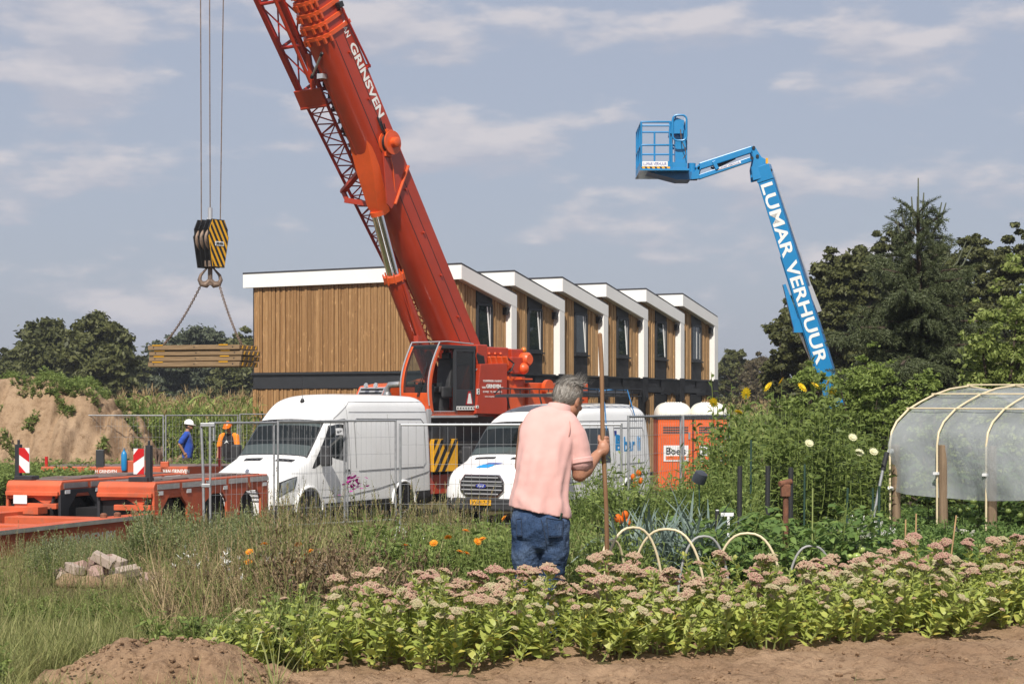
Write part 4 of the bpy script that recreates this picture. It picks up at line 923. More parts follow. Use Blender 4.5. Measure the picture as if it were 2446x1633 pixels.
# basket: turned 22 degrees
bk = Vector(lp(1580, 412)); bx0 = lp(1530, 0).x; 
bm_ = frame((lp(1527, 413).x, -.62, lp(0, 413).z), (1, -.0, 0), (.36, .93, 0))       # origin: near left floor corner; x along the near long side, y away
BL, BWd, BH = 1.02, 1.45, 1.02
bp2 = lambda x, y, z: bm_ @ Vector((x, y, z))
s = mk(M['lift_blue']); z1, z2 = BH, .52; r = .021
XL = .62
fr = [bp2(0, 0, z1), bp2(XL+.02, 0, z1+.0), bp2(BL-.06, .25, z1-.02)]; s.tube(fr, r, 8); s.tube([bp2(0, 0, z1), bp2(0, BWd, z1), bp2(BL, BWd, z1)], r, 8)
s.tube([bp2(.02, 0, z1-.08), bp2(XL, 0, z1-.08)], r, 8)
s.tube([bp2(0, 0, z2), bp2(XL+.02, 0, z2), bp2(BL-.06, .25, z2)], r, 8); s.tube([bp2(0, 0, z2), bp2(0, BWd, z2), bp2(BL, BWd, z2)], r, 8)
for x, y in ((0, 0), (XL, 0), (XL+.04, 0), (0, .5), (0, 1.0), (0, BWd), (.4, BWd), (BL, BWd), (BL-.06, .25)): s.tube([bp2(x, y, 0), bp2(x, y, z1)], r, 8)
s.box2((-.03, -.03, -.03), (BL+.02, BWd+.03, .01), bm_); s.box2((0, -.012, .0), (XL, .012, .17), bm_); s.box2((-.012, 0, 0), (.012, BWd, .17), bm_); s.box2((XL, -.01, .0), (BL-.06, .03, .15), bm_)
bas = s.build('basket', lf, smooth=40)
s = mk(M['board_white']); s.box2((.02, -.022, .055), (XL-.05, -.014, .165), bm_); bp_ = s.build('name_plate', bas); text('lettering', 'LUMAR VERHUUR', M['barli_navy'], bp_, frame(bp2((XL-.03)/2, -.0235, .11), (1, 0, 0), (0, 0, 1)), .50, .065)
s = mk(M['yellow']); s.box2((0, -.022, -.02), (XL, -.014, .05), bm_); hz_ = s.build('warning_tape', bas); s = mk(M['letter_black'])
for k in range(6): s.prism([(k*.107, .0), (k*.107+.05, .0), (k*.107+.0+.005, .068), (k*.107-.04 if k else 0, .068)], .004, frame(bp2(0, -.0225, -.019), (1, 0, 0), (0, 0, 1)))
s.build('tape_stripe', hz_)
s = mk(M['lift_blue_dark'])
s.prism([(.1, 0), (BL+.05, 0), (BL+.02, -.17), (.75, -.17)], .7, frame(bp2(0.05, .9, -.03), (1, 0, 0), (0, 0, 1))); s.build('basket_base', bas)
s = mk(M['lift_blue'])    # control console and mast at the arm side, guard loops
cx = XL+.22
s.box2((cx-.10, .05, 0), (cx+.16, .32, .85), bm_); s.prism([(-.1, 0), (.18, 0), (.2, .28), (.05, .34), (-.06, .30)], .62, frame(bp2(cx, -.05, .82), (0, 1, 0), (0, 0, 1)) if False else frame(bp2(cx-.12, .05, .76), (1, 0, 0), (0, 0, 1)) @ Matrix.Translation((0, 0, -.5)))
def rrect(x0, x1, z0, z1, y, rad=.10):
    P = []
    for (cx_, cz_, a0) in ((x1-rad, z1-rad, 0), (x0+rad, z1-rad, 90), (x0+rad, z0+rad, 180), (x1-rad, z0+rad, 270)):
        for k in range(4): a = math.radians(a0+30*k); P.append(bp2(cx_+rad*math.cos(a), y, cz_+rad*math.sin(a)))
    return P
loop(s, rrect(cx-.17, cx+.13, .60, 1.15, -.12), .022); loop(s, rrect(cx-.14, cx+.16, .52, 1.06, .62), .022)
s.tube([bp2(cx+.13, -.12, .63), bp2(cx+.16, .62, .55)], .018, 6); s.tube([bp2(cx-.1, -.12, 1.14), bp2(cx-.08, .62, 1.05)], .018, 6); s.build('control_console', bas, smooth=35)
s = mk(M['board_white']); s.box2((.0, .02, 0), (.012, .5, .13), frame(bp2(cx+.10, -.02, .98), (1, .0, 0), (0, 1, 0))); s.build('console_label', bas)
s = mk(M['rusty_steel']); s.tube([bp2(cx, -.08, .85), bp2(cx+.02, -.1, .6), bp2(cx+.1, -.1, .42), bp2(cx+.12, -.08, .3), bp2(cx+.06, -.05, .22)], .01, 5); s.build('cable', bas)
# turntable and wheeled chassis (behind the bushes)
s = mk(M['lift_blue']); t = B2; s.box2((t.x-.5, -.9, .9), (t.x+1.9, .9, t.z-.2 if t.z > 1.8 else 1.7)); s.box2((t.x-.9, -.8, .45), (t.x+2.2, .8, .85)); s.build('turntable', lf, bevel=.05)
for dx in (-.6, 1.9):
    for y in (-1.0, 1.0):
        s = mk(M['rubber']); s.lathe([(.2, -.15), (.42, -.15), (.45, -.1), (.45, .1), (.42, .15), (.2, .15)], 20, frame((t.x+dx, y, .45), (1, 0, 0), (0, 0, -1))); s.mat(M['silver']); s.lathe([(.2, -.12), (.2, .12)], 14, frame((t.x+dx, y, .45), (1, 0, 0), (0, 0, -1))); s.build('wheel', lf, smooth=35)
# ---------------------------------------------------------------- white vans
def catmull(P, u):
    """monotone-ish interpolation of rows of P at fractional index u"""
    n = len(P); i = int(min(max(math.floor(u), 0), n-2)); t = u-i
    p1, p2 = P[i], P[i+1]; m1 = (P[i+1]-P[i-1])*.5 if i > 0 else (p2-p1); m2 = (P[i+2]-P[i])*.5 if i+2 < n else (p2-p1)
    lim = 1.2*np.abs(p2-p1)+1e-6; m1 = np.clip(m1, -lim, lim); m2 = np.clip(m2, -lim, lim)
    t2, t3 = t*t, t*t*t
    return (2*t3-3*t2+1)*p1+(t3-2*t2+t)*m1+(-2*t3+3*t2)*p2+(t3-t2)*m2
class Shell:
    """body of a vehicle: stations along x (front to rear), each a half ring of (y, z); v = 0 under the floor ... vmax = roof middle"""
    def __init__(s, st):
        s.S = []
        for q in st:
            x, zb, wb, zl, wl, zm, wm, zu, wu, zr, wr, zt, wt, cr_ = q
            s.S.append(np.array([(x, 0, zb), (x, wb, zb), (x, wl, zl), (x, wm, zm), (x, wu, zu), (x, wr, zr), (x, wt, zt), (x, wt*.5, zt+cr_*.8), (x, 0, zt+cr_)], float).ravel())
        s.S = np.array(s.S); s.nu = len(st)-1; s.nv = 8
    def pt(s, u, v, side=-1):
        r = catmull(s.S, u).reshape(-1, 3); q = catmull(r, v); return np.array((q[0], q[1]*side, q[2]))
    def u_at(s, x):
        lo, hi = 0, s.nu
        for _ in range(40):
            m = (lo+hi)/2
            if catmull(s.S, m)[0] < x: lo = m
            else: hi = m
        return lo
    def v_at(s, u, z):
        lo, hi = 1, s.nv
        for _ in range(40):
            m = (lo+hi)/2
            if s.pt(u, m)[2] < z: lo = m
            else: hi = m
        return lo
    def nrm(s, u, v, side):
        e = .02; a = s.pt(min(u+e, s.nu), v, side)-s.pt(max(u-e, 0), v, side); b = s.pt(u, min(v+e, s.nv), side)-s.pt(u, max(v-e, 0), side)
        n = np.cross(a, b) if side < 0 else np.cross(b, a); return n/(np.linalg.norm(n)+1e-9)
    def body(s, mb, ku=5, kv=5, hole=None):
        us = np.linspace(0, s.nu, s.nu*ku+1); vs = np.linspace(0, s.nv, s.nv*kv+1); R = []
        for u in us:
            a = [s.pt(u, v, -1) for v in vs]; b = [s.pt(u, v, 1) for v in vs]
            R.append(a+b[::-1][1:-1])
        k0 = len(mb.f); mb.rings(R)
        if hole:        # opening for the windscreen
            n = len(R[0]); keep = []
            for k, f in enumerate(mb.f[k0:]):
                if k < (len(R)-1)*n:
                    u = us[k//n]; j = k % n; v = vs[j] if j < len(vs)-1 else vs[2*(len(vs)-1)-j-1]
                    if hole[0]-.01 <= u < hole[1]-.01 and v > hole[2]-.01: continue
                keep.append(k0+k)
            mb.f = mb.f[:k0]+[mb.f[k] for k in keep]; mb.fm = mb.fm[:len(mb.f)]
    def patch(s, mb, c, off=.006, n=10, m=10, side=-1, across=False):
        """skin patch; c = four (u, v) corners in order; across: v runs over the middle to the other side (v > nv mirrors)"""
        V = []
        def at(u, v):
            sd = side
            if v > s.nv: v = 2*s.nv-v; sd = -side
            return s.pt(u, v, sd)+s.nrm(u, v, sd)*off
        c = [np.array(k, float) for k in c]
        for j in range(m+1):
            for i in range(n+1):
                a, b = i/n, j/m; q = (c[0]*(1-a)+c[1]*a)*(1-b)+(c[3]*(1-a)+c[2]*a)*b; V.append(at(*q))
        # skirt so that the patch has thickness
        F = [(j*(n+1)+i, j*(n+1)+i+1, (j+1)*(n+1)+i+1, (j+1)*(n+1)+i) for j in range(m) for i in range(n)]
        mb.add(V, F)
    def xz(s, pts):
        """side-view points (x, z) as (u, v)"""
        out = []
        for x, z in pts: u = s.u_at(x); out.append((u, s.v_at(u, z)))
        return out
    def line(s, mb, pts, w=.012, off=.003, side=-1, n=12):
        """a thin seam on the side along (x, z) points"""
        P = []
        for (x0, z0), (x1, z1) in zip(pts[:-1], pts[1:]):
            for k in range(n+1):
                f = k/n; (u, v), = s.xz([(x0+(x1-x0)*f, z0+(z1-z0)*f)]); P.append(Vector(s.pt(u, v, side)+s.nrm(u, v, side)*off))
        mb.tube(P, w/2, 4)
def wheels(v, xs, w, R, z=None):
    for x in xs:
        for sd in (-1, 1):
            A = frame((x, sd*(w-.12), R), (1, 0, 0), (0, 0, -1) if sd > 0 else (0, 0, 1))   # axis z outward
            s = mk(M['rubber']); s.lathe([(R*.62, -.1), (R*.95, -.1), (R, -.05), (R, .09), (R*.95, .125), (R*.66, .125), (R*.62, .10)], 32, A); wh = s.build('wheel', v, smooth=30)
            s = mk(M['silver']); s.lathe([(.0, .07), (.08, .10), (.10, .06), (R*.5, .05), (R*.63, .11), (R*.63, 0)], 24, A, caps=False); s.build('rim', wh, smooth=30)
            s = mk(M['black']); n = 20; ring = [(math.cos(math.pi*i/n)*(R+.10), math.sin(math.pi*i/n)*(R+.11)) for i in range(n+1)]
            s.prism([(p[0], p[1]+R-.05) for p in ring]+[(-R-.1, -.02), (R+.1, -.02)][::-1] if 0 else [(p[0], p[1]) for p in ring]+[(-R-.10, -.10), (R+.10, -.10)], .018, frame((x, sd*(w-.004), R), (1, 0, 0), (0, 0, 1)) @ Matrix.Translation((0, 0, -.004 if sd < 0 else -.014))); s.build('arch_shade', v)  # flat black disc stands in for the shade inside the uncut arch
            s = mk(M['white_paint']); s.tube([(x+p[0]*1.07, sd*(w+.004), R+p[1]*1.05) for p in ring], .034, 8); s.build('arch_lip', v, smooth=60)
TH = math.radians(28)
def van_empty(label, px, Y, th, name='parked_van'):
    """px, Y: the front corner on the viewer's right, at hub height"""
    P2 = Vector((XW(px, Y), Y)); fw = Vector((math.sin(th), math.cos(th)))
    return P2, fw
def place_van(label, rear_px, rear_Y, L, Wd, th):
    d = Vector((math.sin(th), math.cos(th), 0)); sidev = Vector((math.cos(th), -math.sin(th), 0))
    rc = Vector((XW(rear_px, rear_Y), rear_Y, GZ)); o = rc-d*L-sidev*(Wd/2)
    return thing('parked_van', label, 'van', o, math.pi/2-th)
# tall van on the left
v1 = place_van('tall white panel van with dark mirror, parked left behind the wire fence', 1033, 41.2, 5.91, 1.99, TH)
ST1 = [(0.0, .28, .50, .36, .66, .52, .70, .66, .68, .76, .62, .82, .5, .02),
       (.10, .25, .76, .36, .87, .56, .89, .78, .86, .92, .78, .97, .6, .03),
       (.32, .24, .88, .38, .955, .64, .965, .92, .93, 1.05, .85, 1.10, .7, .03),
       (.75, .24, .92, .42, .985, .74, .985, 1.05, .955, 1.22, .89, 1.28, .76, .03),
       (1.08, .24, .93, .45, .99, .80, .99, 1.12, .965, 1.34, .91, 1.42, .80, .03),
       (1.24, .24, .93, .45, .992, .84, .992, 1.20, .965, 1.46, .90, 1.56, .79, .035),
       (1.78, .24, .93, .45, .994, .98, .994, 1.55, .955, 2.02, .865, 2.13, .755, .04),
       (1.95, .24, .93, .45, .995, 1.0, .995, 1.66, .95, 2.16, .86, 2.29, .73, .045),
       (2.30, .24, .93, .45, .995, 1.06, .995, 1.86, .95, 2.42, .86, 2.56, .68, .05),
       (2.80, .24, .93, .45, .995, 1.10, .995, 2.02, .945, 2.50, .87, 2.67, .68, .045),
       (3.6, .24, .93, .45, .995, 1.12, .995, 2.06, .945, 2.52, .87, 2.70, .68, .03),
       (5.4, .24, .93, .45, .995, 1.12, .995, 2.06, .945, 2.50, .87, 2.68, .68, .03),
       (5.80, .26, .92, .45, .985, 1.12, .985, 2.04, .93, 2.46, .85, 2.63, .65, .03),
       (5.91, .32, .86, .48, .94, 1.12, .94, 2.00, .88, 2.40, .80, 2.55, .6, .02)]
S1 = Shell(ST1); s = mk(M['white_paint']); S1.body(s, hole=(5.2, 5.8, 5.8)); b1 = s.build('body', v1, smooth=38)
def ws(S, xa, xb, va, vb, parent, name='windscreen', mat='van_glass', off=.006):
    s = mk(M[mat]); ua, ub = S.u_at(xa), S.u_at(xb); S.patch(s, [(ua, va), (ub, vb), (ub, 16-vb), (ua, 16-va)], off, 8, 30); return s.build(name, parent, smooth=60)
def seal(S, xa, xb, va, vb, parent):
    s = mk(M['black']); ua, ub = S.u_at(xa), S.u_at(xb); e = .10; f = .05
    for c in ([(ua, va), (ua+e, va), (ua+e, 16-va), (ua, 16-va)], [(ub-e*1.9, vb), (ub, vb), (ub, 16-vb), (ub-e*1.9, 16-vb)], [(ua, va), (ub, vb), (ub, vb+.22), (ua, va+.22)], [(ua, 16-va), (ub, 16-vb), (ub, 15.78-vb), (ua, 15.78-va)]): S.patch(s, [np.array(q) for q in c], .016, 8, 24)
    s.build('windscreen_seal', parent, smooth=60)
def interior(v, x0, z0, zt, w):
    s = mk(M['black_plastic']); s.box2((x0-.05, -w, z0-.5), (x0+.50, w, z0-.10)); s.box2((x0+.35, -w, .4), (x0+1.4, w, .5)); s.box2((x0+1.45, -w, .4), (x0+1.5, w, zt)); 
    s.tube([(x0+.46+.06*math.cos(a)*.3, .45+.19*math.sin(a), z0+.02+.19*math.cos(a)*.8) for a in [2*math.pi*k/16 for k in range(17)]], .016, 6); s.build('dashboard', v, bevel=.03)
    for y in (-.45, .45): s = mk(M['dark_frame']); s.box((x0+1.0, y, z0-.35), (.5, .5, .18)); s.box((x0+1.22, y, z0+.0), (.16, .48, .72), ry=.15); s.box((x0+1.28, y, z0+.46), (.1, .26, .2)); s.build('front_seat', v, bevel=.06)
seal(S1, 1.10, 1.80, 5.5, 5.6, v1); interior(v1, 1.25, 1.45, 2.1, .86); ws(S1, 1.12, 1.79, 5.55, 5.62, v1, 'windscreen', 'van_glass', .012)
def side_patch(S, pts, parent, name, mat, off=.006, n=8, m=8, side=-1):
    s = mk(M[mat]); S.patch(s, S.xz(pts), off, n, m, side); return s.build(name, parent, smooth=60)
for sd in (-1, 1):
    side_patch(S1, [(1.42, 1.30), (2.42, 1.30), (2.42, 2.06), (1.93, 2.06)], v1, 'door_window', 'car_glass', .007, side=sd)
    side_patch(S1, [(1.16, 1.20), (1.44, 1.28), (1.95, 2.06), (1.86, 2.06)], v1, 'quarter_trim', 'black', .005, side=sd)
    side_patch(S1, [(.02, .25), (.72, .25), (.72, .50), (.02, .50)], v1, 'bumper', 'black_plastic', .014, side=sd)
    side_patch(S1, [(1.55, .24), (4.3, .24), (4.3, .47), (1.55, .47)], v1, 'side_skirt', 'black_plastic', .012, n=20, side=sd)
    side_patch(S1, [(5.1, .26), (5.88, .34), (5.88, .60), (5.1, .58)], v1, 'rear_skirt', 'black_plastic', .012, side=sd)
    side_patch(S1, [(.10, .66), (.50, .82), (.62, 1.03), (.20, .92)], v1, 'headlight', 'lamp_glass', .010, side=sd)
    side_patch(S1, [(.08, .64), (.52, .80), (.65, 1.05), (.17, .94)], v1, 'headlight_rim', 'black', .006, side=sd)
    side_patch(S1, [(.095, .65), (.51, .81), (.635, 1.04), (.19, .93)], v1, 'headlight_lens', 'lens', .02, side=sd)
    side_patch(S1, [(5.80, .85), (5.895, .85), (5.895, 1.75), (5.80, 1.75)], v1, 'tail_lamp', 'lamp_red', .01, side=sd)
    s = mk(M['seam']); S1.line(s, [(2.62, .62), (3.6, .70), (5.85, 1.02)], .018, .004, sd); S1.line(s, [(2.62, .60), (1.25, .60)], .012, .003, sd)
    S1.line(s, [(2.52, .5), (2.52, 2.1), (2.42, 2.20), (2.0, 2.16), (1.8, 1.95)], .012, .003, sd); S1.line(s, [(1.30, .62), (1.30, 1.2)], .01, .002, sd)
    S1.line(s, [(2.75, 1.18), (2.75, 2.12), (2.85, 2.20), (5.5, 2.18), (5.62, 2.08), (5.62, 1.22), (5.5, 1.12), (2.85, 1.10)], .02, .003, sd)
    S1.line(s, [(2.6, 2.34), (5.8, 2.34)], .012, .003, sd); S1.line(s, [(4.1, .5), (4.1, 2.30)], .008, .002, sd); S1.line(s, [(2.52, 2.2), (2.52, 2.62)], .008, .002, sd); S1.line(s, [(2.05, 2.2), (2.7, 2.55), (5.8, 2.56)], .014, .002, sd)
    s.build('panel_seam', v1)
    s = mk(M['black_plastic']); s.box((1.42, sd*1.13, 1.45), (.16, .22, .42)); s.bar((1.45, sd*.97, 1.32), (1.45, sd*1.12, 1.34), .1, .08); mi = s.build('mirror', v1, bevel=.06)
    s = mk(M['black_plastic']); s.box((2.40, sd*1.002, 1.12), (.17, .03, .05)); s.build('door_handle', v1, bevel=.01)
s = mk(M['black'])
for y0 in (-.62, .22):
    for c in range(1):
        ua, ub = S1.u_at(.84), S1.u_at(.96)
        V = [(ua, 7.35 if y0 < 0 else 8.3), (ub, 7.35 if y0 < 0 else 8.3), (ub, 6.3 if y0 < 0 else 9.35), (ua, 6.3 if y0 < 0 else 9.35)]; S1.patch(s, V, .008, 4, 8)
s.build('hood_vent', v1)
s = mk(M['black_plastic']); s.box((.03, 0, .66), (.06, .95, .26)); s.mat(M['silver'])
for k in range(3): s.box((-.01, 0, .58+.08*k), (.03, .98, .025))
s.build('grille', v1, bevel=.01)
s = mk(M['chrome']); q = S1.pt(S1.u_at(.25), 8); s.lathe([(.05, 0), (.05, .008)], 16, frame((q[0], 0, q[2]+.06), (0, 1, 0), (.3, 0, 1))); s.lathe([(.012, -.07), (.012, 0)], 8, Matrix.Translation((q[0], 0, q[2]+.06))); s.build('hood_emblem', v1)
s = mk(M['black']); q = S1.pt(S1.u_at(2.2), 8); s.lathe([(.045, 0), (.05, .03), (.02, .09)], 12, frame((q[0], 0, q[2]-.01), (1, 0, 0), (0, 1, 0))); s.tube([(q[0], 0, q[2]+.06), (q[0]-.0, 0, q[2]+.55)], .005, 5); s.build('aerial', v1, smooth=50)
side_patch(S1, [(2.06, 1.86), (2.30, 1.86), (2.30, 2.0), (2.06, 2.0)], v1, 'window_card', 'board_white', .012)
u_, v_ = S1.xz([(2.18, 1.93)])[0]; qn = S1.nrm(u_, v_, -1); text('lettering', 'FULL FORCE', M['letter_black'], v1, frame(S1.pt(u_, v_, -1)+qn*.014, (1, 0, 0), (0, 0, 1)), .19, .055)
wheels(v1, (1.0, 4.66), .995, .345)
# lower van on the right with roof rack
v2 = place_van('white van with big grille, roof rack and blue logo behind the gardener', 1558, 42.45, 5.98, 2.06, math.radians(30))
ST2 = [(0.0, .32, .55, .42, .70, .60, .74, .78, .72, .92, .66, .99, .52, .03),
       (.10, .28, .82, .42, .92, .66, .94, .88, .90, 1.05, .80, 1.12, .62, .03),
       (.30, .26, .92, .42, 1.0, .72, 1.01, .98, .965, 1.13, .86, 1.19, .70, .035),
       (.62, .25, .95, .44, 1.02, .80, 1.025, 1.06, .99, 1.22, .90, 1.28, .76, .035),
       (.86, .25, .96, .45, 1.03, .86, 1.03, 1.12, 1.0, 1.29, .92, 1.36, .80, .035),
       (1.00, .25, .96, .45, 1.03, .90, 1.03, 1.18, 1.0, 1.38, .92, 1.47, .80, .035),
       (1.62, .25, .96, .45, 1.03, .98, 1.03, 1.52, .99, 1.96, .89, 2.06, .78, .04),
       (1.80, .25, .96, .45, 1.03, 1.0, 1.03, 1.62, .985, 2.08, .885, 2.19, .75, .05),
       (2.25, .25, .96, .45, 1.03, 1.04, 1.03, 1.76, .98, 2.24, .88, 2.38, .68, .06),
       (2.85, .25, .96, .45, 1.03, 1.06, 1.03, 1.84, .98, 2.32, .88, 2.47, .66, .05),
       (4.0, .25, .96, .45, 1.03, 1.06, 1.03, 1.86, .98, 2.34, .88, 2.50, .66, .04),
       (5.5, .25, .96, .45, 1.03, 1.06, 1.03, 1.86, .98, 2.34, .88, 2.50, .66, .04),
       (5.86, .27, .95, .45, 1.02, 1.06, 1.02, 1.84, .96, 2.30, .86, 2.46, .64, .03),
       (5.98, .34, .88, .48, .96, 1.06, .97, 1.80, .91, 2.24, .80, 2.38, .58, .02)]
S2 = Shell(ST2); s = mk(M['white_paint']); S2.body(s, hole=(5.2, 5.8, 5.6)); s.build('body', v2, smooth=38)
seal(S2, .93, 1.66, 5.45, 5.55, v2); interior(v2, 1.0, 1.36, 2.0, .88); ws(S2, .94, 1.65, 5.48, 5.57, v2, 'windscreen', 'van_glass', .012)
for sd in (-1, 1):
    side_patch(S2, [(1.34, 1.24), (2.25, 1.24), (2.25, 1.92), (1.86, 1.92)], v2, 'door_window', 'car_glass', .007, side=sd)
    side_patch(S2, [(2.72, 1.22), (3.85, 1.22), (3.85, 1.98), (2.72, 1.98)], v2, 'side_window', 'car_glass', .007, side=sd)
    side_patch(S2, [(.02, .29), (.74, .27), (.74, .54), (.02, .55)], v2, 'bumper', 'black_plastic', .014, side=sd)
    side_patch(S2, [(1.5, .25), (4.5, .25), (4.5, .47), (1.5, .47)], v2, 'side_skirt', 'black_plastic', .012, n=20, side=sd)
    side_patch(S2, [(.07, .80), (.42, .86), (.56, 1.10), (.14, 1.06)], v2, 'headlight', 'lamp_glass', .009, side=sd)
    side_patch(S2, [(.06, .79), (.44, .85), (.59, 1.12), (.13, 1.075)], v2, 'headlight_rim', 'dark_frame', .005, side=sd)
    side_patch(S2, [(.065, .795), (.43, .855), (.575, 1.11), (.135, 1.07)], v2, 'headlight_lens', 'lens', .022, side=sd)
    s = mk(M['seam']); S2.line(s, [(2.42, .5), (2.42, 2.02), (2.3, 2.06), (1.9, 2.04), (1.5, 1.7)], .012, .003, sd); S2.line(s, [(1.3, .8), (3.0, .86), (5.9, .92)], .02, .003, sd); S2.line(s, [(2.5, 2.14), (5.9, 2.14)], .014, .003, sd)
    S2.line(s, [(4.1, 1.2), (4.1, 1.98), (5.55, 1.98), (5.62, 1.9), (5.62, 1.25), (5.55, 1.18), (4.2, 1.16)], .018, .003, sd); s.build('panel_seam', v2)
    s = mk(M['black_plastic']); s.box((1.36, sd*1.19, 1.40), (.16, .24, .40)); s.bar((1.4, sd*.98, 1.26), (1.4, sd*1.16, 1.28), .1, .08); s.build('mirror', v2, bevel=.06)
s = mk(M['black'])
for pat in (((.74, 7.4), (.85, 7.4), (.85, 6.35), (.74, 6.35)), ((.74, 8.4), (.85, 8.4), (.85, 9.6), (.74, 9.6))): S2.patch(s, [(S2.u_at(x), v) for x, v in pat], .008, 4, 8)
s.build('hood_vent', v2)
hexg = [(-.50, .72), (-.36, .60), (.36, .60), (.50, .72), (.50, .90), (.40, 1.03), (-.40, 1.03), (-.50, .90)]
GF = frame((-.035, 0, 0), (0, -1, 0), (.03, 0, 1))     # grille plane leans back
s = mk(M['chrome']); s.prism([(a*1.07, .815+(b-.815)*1.10) for a, b in hexg], .05, GF @ Matrix.Translation((0, 0, -.03))); gr = s.build('grille', v2, bevel=.012)
s = mk(M['black']); s.prism(hexg, .01, GF @ Matrix.Translation((0, 0, .021))); s.build('grille_opening', gr)
for k in range(5):
    s = mk(M['silver']); z = .645+.085*k; w_ = .40 if k in (0, 4) else .485; s.box((0, z, .036), (w_*2, .028, .02), GF); s.build('grille_bar', gr, bevel=.006)
s = mk(M['barli_navy']); s.lathe([(.0, 0), (1, 0), (1, .012), (0, .016)], 28, GF @ Matrix.Translation((0, .815, .046)) @ Matrix.Diagonal((.125, .05, 1, 1)), caps=False); s.mat(M['chrome']); s.lathe([(.98, 0), (1.06, 0), (1.06, .014), (.98, .014)], 28, GF @ Matrix.Translation((0, .815, .046)) @ Matrix.Diagonal((.125, .05, 1, 1)), caps=False); bd = s.build('badge', gr, smooth=40)
text('lettering', 'Ford', M['letter_white'], bd, GF @ Matrix.Translation((0, .813, .064)), .15, .055, shear=.3)
s = mk(M['yellow']); s.box((0, .47, .06), (.50, .11, .012), GF); pl = s.build('number_plate', v2); text('lettering', 'VV-817-P', M['letter_black'], pl, GF @ Matrix.Translation((0, .47, .067)), .42, .075)
s = mk(M['black_plastic']); s.box((.02, 0, .43), (.1, 1.5, .26)); s.build('bumper_bar', v2, bevel=.04)
# brush-stroke mark on the hood
def hood_mark(pts, mat, off): 
    s = mk(M[mat]); V = []
    P = [(S2.u_at(x), v) for x, v in pts]; S2.patch(s, P, off, 6, 6); return s.build('logo', v2)
hood_mark([(.16, 8.8), (.30, 8.7), (.30, 7.7), (.16, 7.9)], 'barli_cyan', .009); hood_mark([(.34, 8.5), (.46, 8.35), (.47, 7.4), (.36, 7.55)], 'barli_navy', .009); hood_mark([(.28, 8.6), (.37, 8.5), (.37, 7.7), (.28, 7.8)], 'barli_cyan', .011)
# side lettering
def side_txt(body, x, z, w_, h_, mat, bold=0):
    u_, v_ = S2.xz([(x, z)])[0]; n_ = S2.nrm(u_, v_, -1); text('lettering', body, M[mat], v2, frame(S2.pt(u_, v_, -1)+n_*.006, (1, 0, 0), (0, -float(n_[2])*-0, 1)), w_, h_, depth=.004, bold=bold)
side_txt('B', 4.28, 1.62, .30, .42, 'barli_cyan', .05); side_txt('bar li', 4.98, 1.60, .85, .36, 'barli_cyan', .02)
s = mk(M['barli_navy']); u_, v_ = S2.xz([(4.16, 1.86)])[0]; q = S2.pt(u_, v_, -1); s.box((q[0], q[1]-.004, q[2]), (.12, .008, .12)); s.build('logo', v2)
wheels(v2, (1.02, 4.77), 1.03, .345)
s = mk(M['black'])     # roof rack
for y in (-.86, .86): s.tube([(1.95, y, 2.74), (2.2, y, 2.86), (5.75, y, 2.86)], .016, 6); s.tube([(2.2, y, 2.70), (5.75, y, 2.70)], .016, 6)
for x in np.arange(2.2, 5.8, .44): s.tube([(x, -.86, 2.70), (x, .86, 2.70)], .018, 6); s.tube([(x, -.86, 2.70), (x, -.86, 2.86)], .012, 6); s.tube([(x, .86, 2.70), (x, .86, 2.86)], .012, 6)
for x in (2.4, 3.9, 5.4):
    for y in (-.74, .74): s.tube([(x, y, 2.42), (x, y*1.1, 2.70)], .02, 6)
s.prism([(1.75, 2.66), (2.4, 2.70), (2.4, 2.74), (1.8, 2.72)], 1.5, frame((0, .75, 0), (1, 0, 0), (0, 0, 1))); rk = s.build('roof_rack', v2)
s = mk(M['mat_wood']); s.box((4.2, -.3, 2.75), (2.6, .25, .07)); s.box((4.4, .2, 2.75), (2.2, .2, .06)); s.mat(M['dark_frame']); s.tube([(2.3, -.6, 2.76), (5.7, -.55, 2.76)], .05, 8); s.build('rack_load', rk)
for x in (3.55, 4.9): s = mk(M['blue_strap']); s.tube([(x, -.2, 2.82), (x+.05, -.6, 2.86), (x+.1, -.87, 2.84), (x+.16, -.95, 2.5), (x+.25, -.985, 2.25 if x > 4 else 1.4)], .014, 5); s.build('tie_strap', rk)
